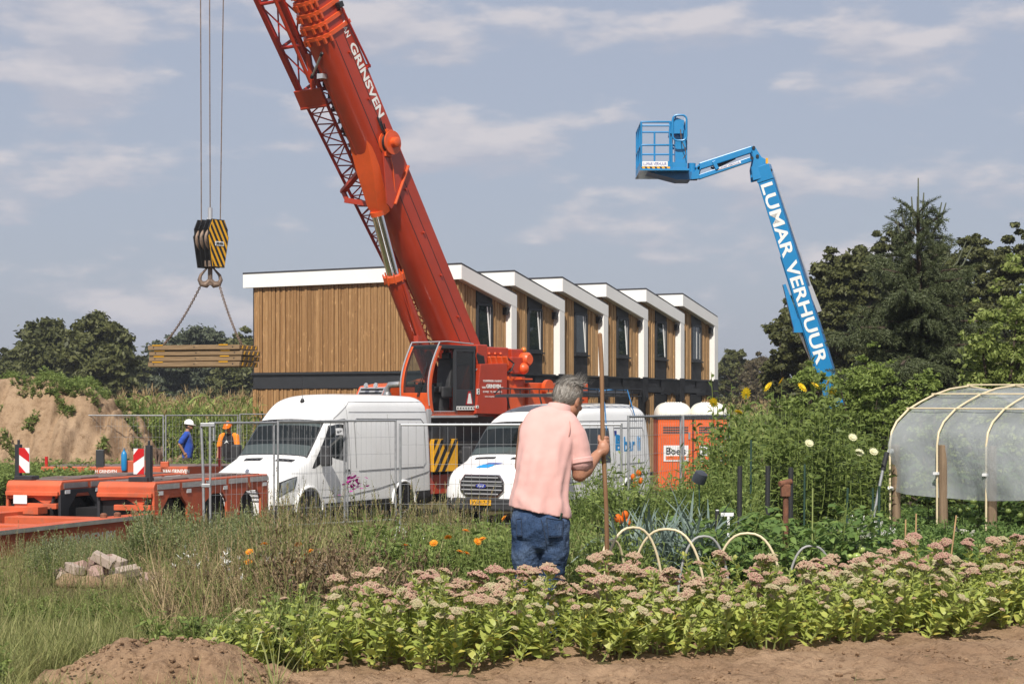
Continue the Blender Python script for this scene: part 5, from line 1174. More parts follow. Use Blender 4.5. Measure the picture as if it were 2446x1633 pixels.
# ---------------------------------------------------------------- heavy trailer in the weeds
TP = Vector((-6.11, 31.06, GZ)); TD = Vector((.31, .95)).normalized(); TRZ = math.atan2(TD.y, TD.x)
tr = thing('modular_trailer', 'dirty orange heavy transport trailer with twin wheel blocks standing in the weeds', 'trailer', TP, TRZ); tr.scale = (1, 1, 1.075)
TW = Vector((-TD.y, TD.x))
def tside(px):      # distance along the near side at reference column px
    k = (px-CX)/FPX; return (k*TP.y-TP.x)/(TD.x-k*TD.y)
zd = 1.07; LT = tside(640)
def cuts(y0, y1, nm):
    s = mk(M['trailer_orange'])
    xs = [tside(v*.281) for v in (1310, 1372, 1592, 1725, 1772, 1925, 2040, 2062, 2215, 2278)]
    # deck box with chamfered edge
    s.prism([(0.0, .84), (0, 1.0), (.06, zd), (LT, zd), (LT, .80), (.3, .80)], y1-y0, frame((0, y1, 0), (1, 0, 0), (0, 0, 1)))
    b = s.build(nm, tr, bevel=.02)
    for sd, y in ((0, y0-.005), (1, y1-.045)):
        s = mk(M['trailer_orange' if (nm == 'near_block') == (sd == 0) else 'dark_frame'])  # inner plates dark: shade of the gap put into their colour
        arch = [(xs[0], .80), (xs[0], .0+.05), (xs[1]-.05, .05), (xs[1]+.02, .62), (xs[1]+.30, .86), (xs[2]-.28, .86), (xs[2]-.02, .66), (xs[2]+.06, .12), (xs[2]+.28, .12), (xs[2]+.30, .64), (xs[3]-.30, .64), (xs[3]-.26, .12), (xs[3]-.06, .12), (xs[3]+.05, .66), (xs[4]+.25, .86), (xs[5]-.22, .86), (xs[5], .66), (xs[5]+.05, .15), (xs[5]+.30, .15), (xs[6]-.05, .15), (xs[6], .66), (xs[7]+.22, .86), (xs[8]-.22, .86), (xs[8], .66), (xs[8]+.03, .1), (LT, .1), (LT, zd-.14), (xs[0], zd-.14)]
        s.prism(arch, .05, frame((0, y+.05, 0), (1, 0, 0), (0, 0, 1))); s.build('side_plate', tr, bevel=.008)
    for xa, xb in ((xs[1], xs[2]), (xs[3], xs[5]), (xs[6], xs[8])):
        xm = (xa+xb)/2
        for y in (y0+.24, y1-.24):
            s = mk(M['rubber']); s.lathe([(.2, -.13), (.37, -.13), (.40, -.09), (.40, .09), (.37, .13), (.2, .13)], 28, frame((xm, y, .40), (1, 0, 0), (0, 0, -1))); w = s.build('wheel', tr, smooth=30)
            s = mk(M['rim']); s.lathe([(.03, .04), (.1, .06), (.14, -.02), (.2, .02), (.21, .1), (.2, -.1)], 20, frame((xm, y, .40), (1, 0, 0), (0, 0, 1)), caps=False); s.lathe([(.0, -.02), (.12, -.02)], 16, frame((xm, y, .40), (1, 0, 0), (0, 0, 1))); s.build('rim', w, smooth=30)
    s = mk(M['trailer_deck']); s.box2((.30, y0+.14, zd-.001), (LT-.1, y1-.1, zd+.012)); s.box2((.9, y0+.14, zd+.012), (1.5, y1-.15, zd+.03)); s.box2((2.6, y0+.2, zd+.012), (3.5, y1-.2, zd+.03)); s.build('deck_plate', tr)
    s = mk(M['steel'])
    for k in range(5): a = .1+LT*k/5; s.box2((a, y0-.02, zd-.12), (a+LT/5-.12, y0-.006, zd-.035))
    s.build('reflective_strip', tr)
    for a in (.14, 1.15, 2.55, 4.2): s = mk(M['board_white']); s.box2((a, y0-.016, zd-.21), (a+.16, y0-.008, zd-.145)); s.build('side_marker', tr)
    # front face
    s = mk(M['trailer_orange']); s.box2((-.06, y0+.02, .83), (.06, y1-.02, .90)); s.box2((-.05, y0+.05, .62), (.05, y1-.35 if nm == 'near_block' else y1-.2, .71)); s.prism([(y0+.05, .83), (y1-.05, .83), (y1-.05, .77), (y0+.55, .80), (y0+.35, .70), (y0+.25, .70)], .06, frame((.02, 0, 0), (0, 1, 0), (0, 0, 1))); s.build('front_bracket', tr, bevel=.01)
    s = mk(M['black'])
    for k in range(5): s.tube([(.05, y0+.15+.05*k, .5), (.0, y0+.2+.03*k, .68), (.1, y0+.6, .70+.02*k)], .022, 6)
    s.tube([(.0, y0+.12, .3), (-.03, y0+.16, .62), (.03, y0+.14, .82)], .03, 6); s.box2((.08, y0+.06, .1), (.3, y1-.06, .8)); s.build('hose_dark_recess', tr)  # hoses, and a black block painting in the shade of the recess
cuts(0, 1.1, 'near_block'); cuts(1.83, 2.92, 'far_block')
s = mk(M['black']); s.box2((.5, 1.1, .3), (LT, 1.83, .62)); s.build('centre_spine', tr)  # spine kept black to stand in for shade between the wheel blocks
s = mk(M['trailer_orange']); s.box2((-.35, 2.05, .55), (-.05, 2.95, .66)); s.mat(M['board_white']); s.box2((-.075, 2.45, .70), (-.066, 2.72, .84)); s.build('front_plate', tr)
# drawbar frame running out towards the lower left, lettered web
s = mk(M['trailer_orange'])
s.box2((-7.5, -.02, .52), (.15, .30, .58)); s.box2((-7.5, .10, .08), (.1, .14, .52)); s.box2((-7.5, -.02, .02), (.1, .30, .08))
s.box2((-7.5, 2.35, .40), (.0, 2.60, .60)); s.box2((-2.6, .3, .36), (-2.2, 2.4, .52)); s.box2((-.9, .3, .38), (-.5, 2.4, .54)); db = s.build('drawbar', tr, bevel=.01)
s = mk(M['steel']); s.box2((-7.5, -.030, .515), (-.2, -.021, .575)); s.build('reflective_strip', db)
text('lettering', 'VAN GRINSVEN BV', M['letter_white'], db, frame((-2.2, .098, .30), (1, 0, 0), (0, 0, 1)), 2.2, .16, bold=.02)
s = mk(M['rust'])
for x, y in ((-1.0, .12), (-1.3, .2), (-2.9, 2.4), (-3.3, 2.45), (-.4, .15)): s.lathe([(.06, 0), (.06, .05), (.03, .07)], 10, Matrix.Translation((x, y, .58)))
s.build('pin', db)
def marker(y, flip, post_dy, label):
    p = Vector((TP.x+TD.x*.28+TW.x*y, TP.y+TD.y*.28+TW.y*y, GZ+1.075*zd+.03))
    t = thing('marker_board', label, 'marker board', p, TRZ-.10, 'striped marker boards on the trailer')
    s = mk(M['dark_frame']); s.box2((-.03, post_dy-.05, -.03), (.06, post_dy+.05, .60)); s.tube([(0.015, post_dy, .60), (.015, post_dy, .68)], .025, 8); s.box2((-.1, -.20, -.03), (.12, .18, .05)); s.build('post', t, bevel=.008)
    s = mk(M['board_white']); s.box2((-.045, -.11, .10), (-.03, .11, .54)); b = s.build('board', t)
    s = mk(M['red_stripe']); fl = -1 if flip else 1
    for pts in (((-.11, .54), (.0, .54), (-.11, .40)), ((.11, .10), (.11, .30), (-.02, .10))) if 0 else (((-.11, .42), (-.11, .54), (.01, .54), (.11, .43), (.11, .29)), ((-.11, .10), (-.11, .24), (.04, .10))): s.prism([(a*fl, z) for a, z in pts], .004, frame((-.046, 0, 0), (0, -1, 0), (0, 0, 1)))
    s.build('red_stripe', b)
marker(2.70, False, .17, 'red and white striped marker board on the far trailer block, post at its left')
marker(.42, True, -.17, 'red and white striped marker board on the near trailer block, post at its right')
# low trailer with stakes behind it
Y2 = 45.5
lt = thing('low_trailer', 'low orange flatbed trailer with red stakes in front of the sand heap', 'trailer', (XW(330, Y2), Y2, -.63), .05)
s = mk(M['trailer_orange']); s.box2((-2.4, 0, .53), (2.1, .12, .80)); s.box2((-.3, -.02, .60), (.35, .2, .95)); s.box2((.55, .0, .6), (.75, .2, .92)); bd = s.build('side_beam', lt, bevel=.015)
text('lettering', 'VAN GRINSVEN', M['letter_white'], bd, frame((.94, -.004, .68), (1, 0, 0), (0, 0, 1)), .66, .10, bold=.03); text('lettering', 'VAN GRINSVEN', M['letter_white'], bd, frame((-.86, -.004, .68), (1, 0, 0), (0, 0, 1)), .66, .08, bold=.02)
s = mk(M['trailer_deck']); s.box2((-2.4, .12, .74), (2.1, 2.4, .80)); s.build('deck', lt)
for x, h, c in ((-2.28, 1.05, 'red_stripe'), (.0, 1.22, 'red_stripe'), (2.02, 1.30, 'red_stripe')): s = mk(M[c]); s.tube([(x, .06, .6), (x, .06, h)], .04, 8); s.build('stake', lt, smooth=40)
s = mk(M['rusty_steel'])
for k in range(9): s.tube([(.42+.05*(k % 3), .2+.04*k, .85), (.40+.06*((k*2) % 3), .2+.04*k, 1.15+.04*((k*5) % 4)), (.55, .3, 1.0)], .03, 6)
s.build('load_chain', lt)
s = mk(M['dark_frame']); s.box2((-1.05, .0, .75), (-.85, .15, 1.22)); s.build('end_post', lt, bevel=.01)
for x in (-1.6, -.9, .9, 1.6):
    s = mk(M['rubber']); s.lathe([(.15, -.1), (.36, -.1), (.36, .1), (.15, .1)], 20, frame((x, .3, .36), (1, 0, 0), (0, 0, -1))); s.build('wheel', lt, smooth=30)
b = thing('gas_bottle', 'slim blue gas bottle upright on the low orange trailer', 'gas bottle', (XW(297, Y2-.05), Y2-.08, -.63+.80))
s = mk(M['lift_blue']); s.lathe([(.06, -.1), (.075, -.05), (.075, .30), (.05, .37), (.025, .39), (.025, .43)], 14); s.build('cylinder', b, smooth=40); s = mk(M['steel']); s.lathe([(.03, .43), (.03, .47)], 10); s.build('valve', b)
# ---------------------------------------------------------------- wire fence panels
def panel(p0, p1, zt, label, group, dx=.115, tubes=(), z0=None):
    a, b = Vector((p0[0], p0[1])), Vector((p1[0], p1[1])); d = b-a; L = d.length; zb = z0 if z0 is not None else zt-2.0
    t = thing('site_fence', label, 'fence panel', (a.x, a.y, zb), math.atan2(d.y, d.x), group); H = zt-zb
    for x in (0, L): s = mk(M['galv']); s.tube([(x, 0, -.12), (x, 0, H+.02)], .021, 8); s.build('post', t, smooth=40)
    for z in (.12, H): s = mk(M['galv']); s.tube([(0, 0, z), (L, 0, z)], .0195, 8); s.build('rail', t, smooth=40)
    for x in tubes: s = mk(M['galv']); s.tube([(x*L, .01, .1), (x*L, .01, H-.02)], .017, 8); s.build('middle_tube', t, smooth=40)
    s = mk(M['galv']); n = int(L/dx)
    for i in range(1, n): s.tube([(L*i/n, 0, .12), (L*i/n, 0, H+.04)], .0027, 4, caps=False)
    for k in range(1, 6): z = .12+(H-.12)*k/6; s.tube([(0, -.004, z), (L, -.004, z)], .0026, 4, caps=False)
    s.build('wire_mesh', t)
    for x in (0, L): s = mk(M['brick']); s.prism([(-.11, -.34), (.11, -.34), (.11, .34), (-.11, .34)], .13, Matrix.Translation((x, 0, -.18))); s.build('foot', t, bevel=.03)
    return t
def pp(px, Y): return (XW(px, Y), Y)
FG = 'wire fence panels in front of the vans'
pa = panel(pp(502, 31.6), pp(823, 34.0), 1.36, 'wire fence panel in front of the hood and headlight of the tall van', FG, tubes=(.46,))
panel(pp(664, 32.7), pp(945, 34.6), 1.385, 'wire fence panel along the side of the tall van', FG, tubes=(.58,))
panel(pp(956, 28.8), pp(1484, 29.0), 1.355, 'wire fence panel before the van grille, gardener standing before it', FG, dx=.125)
panel(pp(1501, 29.2), pp(1626, 32.3), 1.48, 'wire fence panel turned away, between the lettered van side and the orange toilets', FG)
panel(pp(1632, 32.5), pp(1742, 35.6), 1.48, 'wire fence panel before the orange toilets, half in the tall yellow flowers', FG)
t = thing('steel_post', 'lone galvanised post clamped beside the open end of the wire fence', 'post', (XW(488, 30.6), 30.6, -.66))
s = mk(M['galv']); s.tube([(-.0, 0, 0), (-.02, 0, 1.2), (-.05, 0, 1.98)], .024, 10); s.build('tube', t, smooth=40)
s = mk(M['galv']); s.box((.06, .0, 2.0), (.24, .10, .065)); s.box((.16, 0, 1.85), (.03, .06, .25)); s.build('clamp', t, bevel=.008)
s = mk(M['galv']); s.box((.03, 0, .98), (.15, .06, .06)); s.build('coupler', t, bevel=.008); s = mk(M['brick']); s.box((0, 0, -.02), (.3, .6, .12)); s.build('foot', t, bevel=.03)
BG = 'wire fence panels before the maize'
panel(pp(110, 53.5), pp(390, 52.5), 1.42, 'wire fence panel running behind the foot of the sand heap', BG)
panel(pp(396, 52.4), pp(568, 54.2), 1.42, 'wire fence panel behind the two workers, maize behind', BG, z0=-.62)
panel(pp(573, 54.3), pp(700, 55.5), 1.45, 'wire fence panel ending at the wood clad side wall', BG)
# ---------------------------------------------------------------- portable toilets
for k, px in enumerate((1607, 1692)):
    Yt = 52; t = thing('portable_toilet', ['orange portable toilet with white domed roof, nearer the lettered van', 'orange portable toilet with white domed roof, half hidden by the yellow flowers'][k], 'toilet', (XW(px, Yt), Yt, GZ), .06, 'orange portable toilets')
    s = mk(M['toilet_orange']); s.box2((-.49, -.5, .08), (.49, .5, 2.12)); s.build('cabin', t, bevel=.02)
    s = mk(M['toilet_orange']); s.box2((-.42, -.525, .12), (.42, -.502, 1.98))
    for i in range(17): s.tube([(-.40+.05*i, -.528, .15), (-.40+.05*i, -.528, 1.6)], .012, 4)
    d = s.build('door', t)
    s = mk(M['dark_frame'])
    for i in range(3): s.box2((-.36, -.53, 1.72+.07*i), (.36, -.524, 1.765+.07*i))
    s.build('vent_slot', d)
    s = mk(M['board_white']); s.box2((-.34, -.548, .93), (.36, -.541, 1.38)); lb = s.build('name_board', d); s = mk(M['toilet_orange']); s.box2((-.28, -.553, .97), (.30, -.549, 1.08)); s.build('board_band', lb)
    text('lettering', 'Boels', M['letter_black'], lb, frame((.01, -.551, 1.22), (1, 0, 0), (0, 0, 1)), .56, .20, bold=.02)
    s = mk(M['galv']); s.box2((.36, -.55, 1.55), (.42, -.535, 1.75)); s.build('door_lock', d)
    s = mk(M['black_plastic']); s.box2((-.5, -.5, 0), (.5, .5, .08)); s.box2((-.51, -.52, 2.12), (.51, .52, 2.20)); s.build('skid', t)
    s = mk(M['toilet_roof']); R = []
    for i in range(9):
        a = i/8*math.pi/2; R.append([(.53*math.cos(a)**.55*math.copysign(abs(math.cos(b))**.6, math.cos(b)), .53*math.cos(a)**.55*math.copysign(abs(math.sin(b))**.6, math.sin(b)), 2.20+.40*math.sin(a)) for b in [2*math.pi*j/32 for j in range(32)]])
    s.rings(R)
    for i in range(7): x = -.42+.14*i; s.tube([(x, -.53*(1-(x/.6)**4), 2.25), (x*.8, -.38, 2.47), (x*.5, -.1, 2.60)], .014, 4)
    s.build('roof', t, smooth=50)
# ---------------------------------------------------------------- sand heap
def build_heap():
    xs = np.linspace(-24, -8.0, 300); ys = np.linspace(48.5, 66, 150); V = []
    for y in ys:
        for x in xs:
            g = mnoise.noise((x*.55, y*.3, 4))
            xr = -8.75-.7*sst(52, 60, y)+.5*g
            hx = (1-sst(xr-3.7, xr, x)**.75)
            top = 3.02+.22*mnoise.noise((x*.7, y*.4, 1))-.25*sst(-15.5, -12.3, x)+.15*sst(-19, -22, x)
            yf = 50.2+.9*mnoise.noise((x*.5, 0, 2))+.35*mnoise.noise((x*1.7, 0, 7))
            hy = sst(yf, yf+4.2, y)**.85*(1-sst(58, 65, y))
            h = top*hx*hy
            e = min(1, h*1.5)
            gul = -abs(mnoise.noise((x*1.3+.5*mnoise.noise((x, y*.5, 3)), y*.22, 11)))*.95*e*(1-sst(2.5, 3.1, h))-abs(mnoise.noise((x*3.3, y*.5, 5)))*.40*e*(1-sst(2.5, 3.1, h))
            V.append((x, y, -.66+h+gul+e*(.15*fbm(x*1.5, y*1.5, 5)+.12)))
    nx = len(xs); F = [[j*nx+i, j*nx+i+1, (j+1)*nx+i+1, (j+1)*nx+i] for j in range(len(ys)-1) for i in range(nx-1)]
    o = link('sand_heap', qmesh('sand_heap', np.array(V), np.array(F), np.zeros(len(F)), [M['sand']], True)); tag(o, 'big heap of excavated sand with washed out face and weeds on top', 'sand heap')
    return {(i, j): V[j*nx+i] for j in range(len(ys)) for i in range(nx)}, xs, ys
HEAP, HXS, HYS = build_heap()
def street_lamp(px, Y, ptop, arm, label):
    zt = ZW(ptop, Y); t = thing('street_lamp', label, 'street lamp', (XW(px, Y), Y, GZ))
    s = mk(M['galv']); s.tube([(0, 0, 0), (0, 0, zt-GZ)], [.09, .06], 8); s.build('pole', t, smooth=50)
    s = mk(M['silver']); s.tube([(0, 0, zt-GZ), (arm*.3, 0, zt-GZ+.08), (arm, 0, zt-GZ+.05)], .06, 6); s.box((arm*1.2, 0, zt-GZ+.04), (.5, .18, .1)); s.build('lamp_head', t, bevel=.02)
street_lamp(35, 125, 877, -.5, 'thin pale street lamp beyond the sand heap'); street_lamp(1766, 150, 905, .9, 'small pale street lamp beyond the far maize, right of the houses')
# ---------------------------------------------------------------- people
def remeshed(mb, name, parent, vox, it=4, mat=None, disp=None):
    if mat: mb.mats = [mat]; mb.fm = [0]*len(mb.f)
    o = link(name, mb.mesh(name), parent)
    r = o.modifiers.new('join', 'REMESH'); r.mode = 'VOXEL'; r.voxel_size = vox; r.use_smooth_shade = True
    m = o.modifiers.new('soften', 'SMOOTH'); m.iterations = it; m.factor = .5
    if disp:
        for k, (sc, st) in enumerate(disp):
            tx = bpy.data.textures.new(name+'_fold', 'CLOUDS'); tx.noise_scale = sc; tx.noise_depth = 2
            d = o.modifiers.new('folds', 'DISPLACE'); d.texture = tx; d.strength = st; d.mid_level = .5; d.texture_coords = 'LOCAL'
    return o
def limb(mb, pts, n=14):
    """tapering limb with round joints; pts = (x, y, z, r)"""
    P = []; R = []
    for a, b in zip(pts[:-1], pts[1:]):
        for k in range(4): f = k/4; P.append([a[i]+(b[i]-a[i])*f for i in range(3)]); R.append(a[3]+(b[3]-a[3])*f)
    P.append(pts[-1][:3]); R.append(pts[-1][3]); mb.tube(P, R, n)
    for p in pts: mb.ball(p[:3], p[3]*.995, n, 8)
def eloft(mb, rows, n=40, sq=.85, fold=None):
    """loft of squarish ellipses; rows = (x, y, z, a, b, rot, slope x, slope y)"""
    rows = [np.array(r, float) for r in rows]; R = []
    m = (len(rows)-1)*5
    for k in range(m+1):
        r = catmull(np.array(rows), k/5); x, y, z, a, b, ro, sx, sy = r; ring = []
        for j in range(n):
            t = 2*math.pi*j/n; c, s_ = math.cos(t), math.sin(t)
            u = a*math.copysign(abs(c)**sq, c); v = b*math.copysign(abs(s_)**sq, s_)
            f = 1+(fold(t, z) if fold else 0); u *= f; v *= f
            X = u*math.cos(ro)-v*math.sin(ro); Yv = u*math.sin(ro)+v*math.cos(ro)
            ring.append((x+X, y+Yv, z+sx*X+sy*Yv))
        R.append(ring)
    mb.rings(R)
MY = 12.5; MX0 = 1290
def mp(px, py, dy=0): return Vector(((px-MX0)/FPX*(MY+dy)+(XW(MX0, MY+dy)-XW(MX0, MY)), dy, CAMZ+(HY-py)/FPX*(MY+dy)))
man = mk(M['skin'])
HC = Vector((.205, .235, 1.668))                    # middle of the head
fd = Vector((.62, .74, -.30)).normalized(); up = (Vector((.10, .06, 1))-fd*Vector((.10, .06, 1)).dot(fd)).normalized(); lf_ = up.cross(fd)   # face direction, up, the man's left
HSC = 1.13
HM = Matrix(((fd.x, lf_.x, up.x, HC.x), (fd.y, lf_.y, up.y, HC.y), (fd.z, lf_.z, up.z, HC.z), (0, 0, 0, 1))) @ Matrix.Scale(HSC, 4)
h = lambda x, y, z: HM @ Vector((x, y, z))
def hball(mb, c, r, **k): mb.ball((0, 0, 0), r, 18, 12, HM @ Matrix.Translation(c))
hball(man, (-.012, 0, .025), (.098, .078, .105)); hball(man, (.03, 0, -.045), (.062, .060, .075)); hball(man, (.055, 0, -.085), (.035, .04, .032))
hball(man, (.066, 0, .01), (.03, .055, .03)); hball(man, (.098, 0, -.022), (.022, .015, .022)); man.tube([h(.088, 0, .015), h(.106, 0, -.025)], [.010, .015], 10)
hball(man, (.078, .03, -.03), (.02, .022, .02)); hball(man, (.078, -.03, -.03), (.02, .022, .02)); hball(man, (.084, 0, -.058), (.012, .024, .008)); hball(man, (.082, 0, -.070), (.012, .02, .007))
for sd in (-1, 1):
    hball(man, (-.012, sd*.080, -.012), (.020, .010, .034)); hball(man, (-.006, sd*.082, -.034), (.011, .008, .014))
hball(man, (.0, .045, -.06), (.045, .03, .04)); hball(man, (.0, -.045, -.06), (.045, .03, .04))
limb(man, [(.11, .12, 1.50, .085), (.135, .165, 1.60, .066), (.175, .205, 1.66, .060)])
eloft(man, [(.0, .0, .84, .15, .10, 0, 0, 0), (.02, .02, 1.1, .16, .11, 0, 0, 0), (.06, .08, 1.4, .17, .10, 0, 0, 0), (.09, .12, 1.52, .14, .08, 0, 0, 0)])
EL, WRp = (.272, .09, 1.150), (.405, .215, 1.285)
limb(man, [(.222, .10, 1.47, .066), (.262, .085, 1.30, .062), (EL[0]+.004, EL[1], EL[2], .053)]); limb(man, [(EL[0], EL[1], EL[2], .052), (.312, .12, 1.183, .059), (.365, .18, 1.24, .044), (*WRp, .034)])
pole_a, pole_b = mp(1433, 800, .27), mp(1456, 1490, .27)
def pole_at(z): f = (z-pole_a.z)/(pole_b.z-pole_a.z); return pole_a.lerp(pole_b, f)
pz = 1.345; pc = pole_at(pz)
man.ball(((WRp[0]+pc.x)/2+.018, pc.y-.05, 1.325), (.045, .030, .054), 14, 10)
limb(man, [(*WRp, .030), (pc.x+.005, pc.y-.047, 1.32, .034)])
for k, (dz, r, ln) in enumerate(((.056, .0132, 1.0), (.029, .0142, 1.06), (.001, .0138, 1.02), (-.026, .012, .9))):
    c = pole_at(pz+dz); pts = []
    for a in (-75, -40, 5, 50, 95, 140): a_ = math.radians(a*ln); R_ = .033 if a > -60 else .043; pts.append((c.x+R_*math.cos(a_), c.y+R_*math.sin(a_), c.z+.003*k-(a+75)*.00006, r*(1.12 if a in (-40, 50) else 1)))
    limb(man, pts, 10)
c = pole_at(pz+.03); limb(man, [(c.x-.004, c.y-.046, c.z-.03, .017), (c.x-.032, c.y-.028, c.z+.012, .0135), (c.x-.030, c.y+.004, c.z+.038, .0105)], 10)
limb(man, [(-.09, .14, 1.46, .06), (-.13, .28, 1.20, .046), (.0, .42, 1.16, .034)]); man.ball((.03, .44, 1.165), (.045, .03, .035)); 
for k in range(4): limb(man, [(.05, .44, 1.185-.018*k, .011), (.085, .445, 1.19-.02*k, .010), (.09, .42, 1.188-.02*k, .009)], 8)
limb(man, [(-.085, .0, .80, .08), (-.095, .02, .45, .06), (-.10, -.01, .05, .045)]); limb(man, [(.085, .0, .80, .08), (.085, .03, .45, .06), (.09, -.02, .05, .045)])
ml = bpy.data.objects
gard = remeshed(man, 'person', None, .0062, 3, M['skin']); gard.location = (XW(MX0, MY), MY, 0)
tag(gard, 'grey haired gardener in pink polo and jeans from behind, hand on a long handle', 'person')
for sd in (-1, 1):
    s = mk(M['board_white']); s.ball(tuple(h(.083, sd*.031, .0)), .0125, 12, 8); ey = s.build('eye', gard, smooth=60); s = mk(M['black']); s.ball(tuple(h(.0925, sd*.031, -.001)), .0055, 10, 6); s.build('iris', ey, smooth=60)
    s = mk(M['hair_under']); s.tube([h(.094, sd*.016, .022), h(.094, sd*.032, .027), h(.084, sd*.05, .022)], .005, 6); s.build('eyebrow', gard, smooth=60)
# polo shirt: body and sleeves, folds radiating from shoulders and waist
s = MB(); 
def fold(t, z): return .010*math.sin(5*t+3*z)*sst(1.5, 1.1, z) if z < 1.5 else 0
def fold(t, z):      # drapes: long soft folds pulled from the right armpit and the shoulder towards the hem
    u = math.cos(t); a = math.exp(-((u-.25)/.55)**2)
    return (.075*math.sin(7.5*t+5.5*z)*a+.030*math.sin(11*t-9*z+2)+.05*max(0, math.sin(24*z+5*u))*sst(1.08, .93, z))*max(0, min(1, (1.52-z)*3))
eloft(s, [(-.003, .0, .893, .206, .155, 0, -.20, 0), (-.001, .005, .95, .204, .155, 0, -.17, 0), (.006, .012, 1.05, .189, .152, 0, -.1, 0), (.020, .025, 1.16, .187, .150, 0, -.05, 0), (.034, .045, 1.28, .189, .145, 0, 0, 0), (.050, .072, 1.38, .193, .138, 0, 0, 0), (.066, .098, 1.46, .203, .125, 0, -.02, 0), (.080, .12, 1.525, .188, .108, 0, -.05, 0), (.093, .14, 1.575, .150, .090, 0, -.12, 0), (.11, .15, 1.605, .095, .075, 0, -.15, .1), (.118, .155, 1.615, .06, .06, 0, -.15, .1)], 56, .92, fold)
limb(s, [(.180, .11, 1.480, .100), (.232, .10, 1.41, .096), (.260, .094, 1.31, .089), (.275, .09, 1.245, .086)], 18)
shirt = remeshed(s, 'polo_shirt', gard, .008, 3, M['polo'], [(.20, .020)])
s = mk(M['polo']); q = Vector((.275, .09, 1.250)); dv = (Vector((.279, .088, 1.225))-q).normalized(); s.tube([q-dv*.012, q+dv*.026], .0905, 24); s.build('sleeve_cuff', gard, smooth=50, bevel=.006)
s = mk(M['polo']); R = []
for k, (r, z) in enumerate(((.086, -.025), (.084, .0), (.080, .030), (.076, .034), (.074, .0))):
    R.append([(.134+r*1.0*math.cos(2*math.pi*j/32)+z*.22, .168+r*.95*math.sin(2*math.pi*j/32)+z*.3, 1.600+z-.16*r*math.cos(2*math.pi*j/32)-.12*r*math.sin(2*math.pi*j/32)) for j in range(32)])
s.rings(R, caps=False); s.build('collar', gard, smooth=50)
M['polo_seam_shade'] = plain('polo_seam_shade', (.50, .27, .235), .9)
s = mk(M['polo_seam_shade']); s.tube([(.165+.105*math.sin(a)*.35+.02*math.cos(a), .10-.118*math.sin(a), 1.435+.105*math.cos(a)) for a in [math.pi*(-.05+.92*k/14) for k in range(15)]], .0035, 5); s.build('armhole_shadow_seam', gard)  # armhole seam, darker than the cloth to paint its shadow line
# jeans
s = MB()
eloft(s, [(.0, .0, .915, .172, .122, 0, -.15, 0), (.002, .0, .885, .186, .136, 0, -.12, 0), (.003, -.006, .83, .201, .152, 0, 0, 0), (.003, -.004, .74, .200, .148, 0, 0, 0), (.003, .0, .67, .188, .125, 0, 0, 0), (.003, .005, .63, .14, .09, 0, 0, 0)], 48, .9)
lg = lambda t, z: .045*math.sin(17*z+2.2*math.sin(t+1))*(sst(.75, .6, z))+.02*math.sin(3*t+30*z)*sst(.7, .5, z)
eloft(s, [(-.092, .0, .76, .105, .12, 0, 0, 0), (-.094, .0, .62, .100, .112, 0, 0, 0), (-.092, .012, .50, .088, .096, 0, 0, 0), (-.092, .015, .40, .080, .086, 0, 0, 0), (-.10, -.01, .22, .074, .080, 0, 0, 0), (-.10, -.03, .06, .07, .078, 0, 0, 0)], 28, 1, lg)
eloft(s, [(.098, .0, .76, .105, .12, 0, 0, 0), (.094, .0, .62, .102, .112, 0, 0, 0), (.086, .02, .50, .092, .096, 0, 0, 0), (.080, .03, .40, .083, .086, 0, 0, 0), (.088, -.02, .22, .074, .080, 0, 0, 0), (.09, -.04, .06, .07, .078, 0, 0, 0)], 28, 1, lambda t, z: lg(t+2, z+.07))
jn = remeshed(s, 'jeans', gard, .0095, 4, M['denim'], [(.07, .022)])
def on_back(x, z): return -.152*(1-min(.98, abs((x-.003)/.203))**2.1)**.48-.006
def backpatch(name, pts, m, off, th=.0):
    s = mk(M[m]); n = 8; V = []
    (x0, z0), (x1, z1), (x2, z2), (x3, z3) = pts
    for j in range(n+1):
        for i in range(n+1):
            a, b = i/n, j/n; x = (x0*(1-a)+x1*a)*(1-b)+(x3*(1-a)+x2*a)*b; z = (z0*(1-a)+z1*a)*(1-b)+(z3*(1-a)+z2*a)*b; V.append((x, on_back(x, z)-off, z))
    s.add(V, [(j*(n+1)+i, j*(n+1)+i+1, (j+1)*(n+1)+i+1, (j+1)*(n+1)+i) for j in range(n) for i in range(n)])
    o = s.build(name, gard, smooth=60); so_ = o.modifiers.new('thick', 'SOLIDIFY'); so_.thickness = .004; return o
for pts in (((.040, .865), (.158, .845), (.150, .735), (.055, .735)), ((-.165, .85), (-.130, .86), (-.125, .74), (-.16, .74))):
    o = backpatch('back_pocket', pts, 'denim', .006)
    s = mk(M['denim_seam']); P = [Vector((x, on_back(x, z)-.012, z)) for x, z in [(pts[0][0]+(pts[1][0]-pts[0][0])*k/6, pts[0][1]+(pts[1][1]-pts[0][1])*k/6) for k in range(7)]+[(pts[1][0]+(pts[2][0]-pts[1][0])*k/4, pts[1][1]+(pts[2][1]-pts[1][1])*k/4) for k in range(1, 5)]+[(pts[2][0]+(pts[3][0]-pts[2][0])*k/4, pts[2][1]+(pts[3][1]-pts[2][1])*k/4) for k in range(1, 5)]+[(pts[3][0]+(pts[0][0]-pts[3][0])*k/4, pts[3][1]+(pts[0][1]-pts[3][1])*k/4) for k in range(1, 5)]]; s.tube(P, .003, 5); s.build('seam', o)
s = mk(M['denim_seam']); s.tube([(.003+.012*k, on_back(.0, z)-.003, z) for k, z in enumerate((.855, .82, .77, .70))], .0035, 5); s.build('seam', gard)
s = mk(M['hair_under'] if 0 else M['stake_green']); s.bar((.125, -.115, .80), (.146, -.128, .895), .014, .01); s.build('pocket_tool', gard)
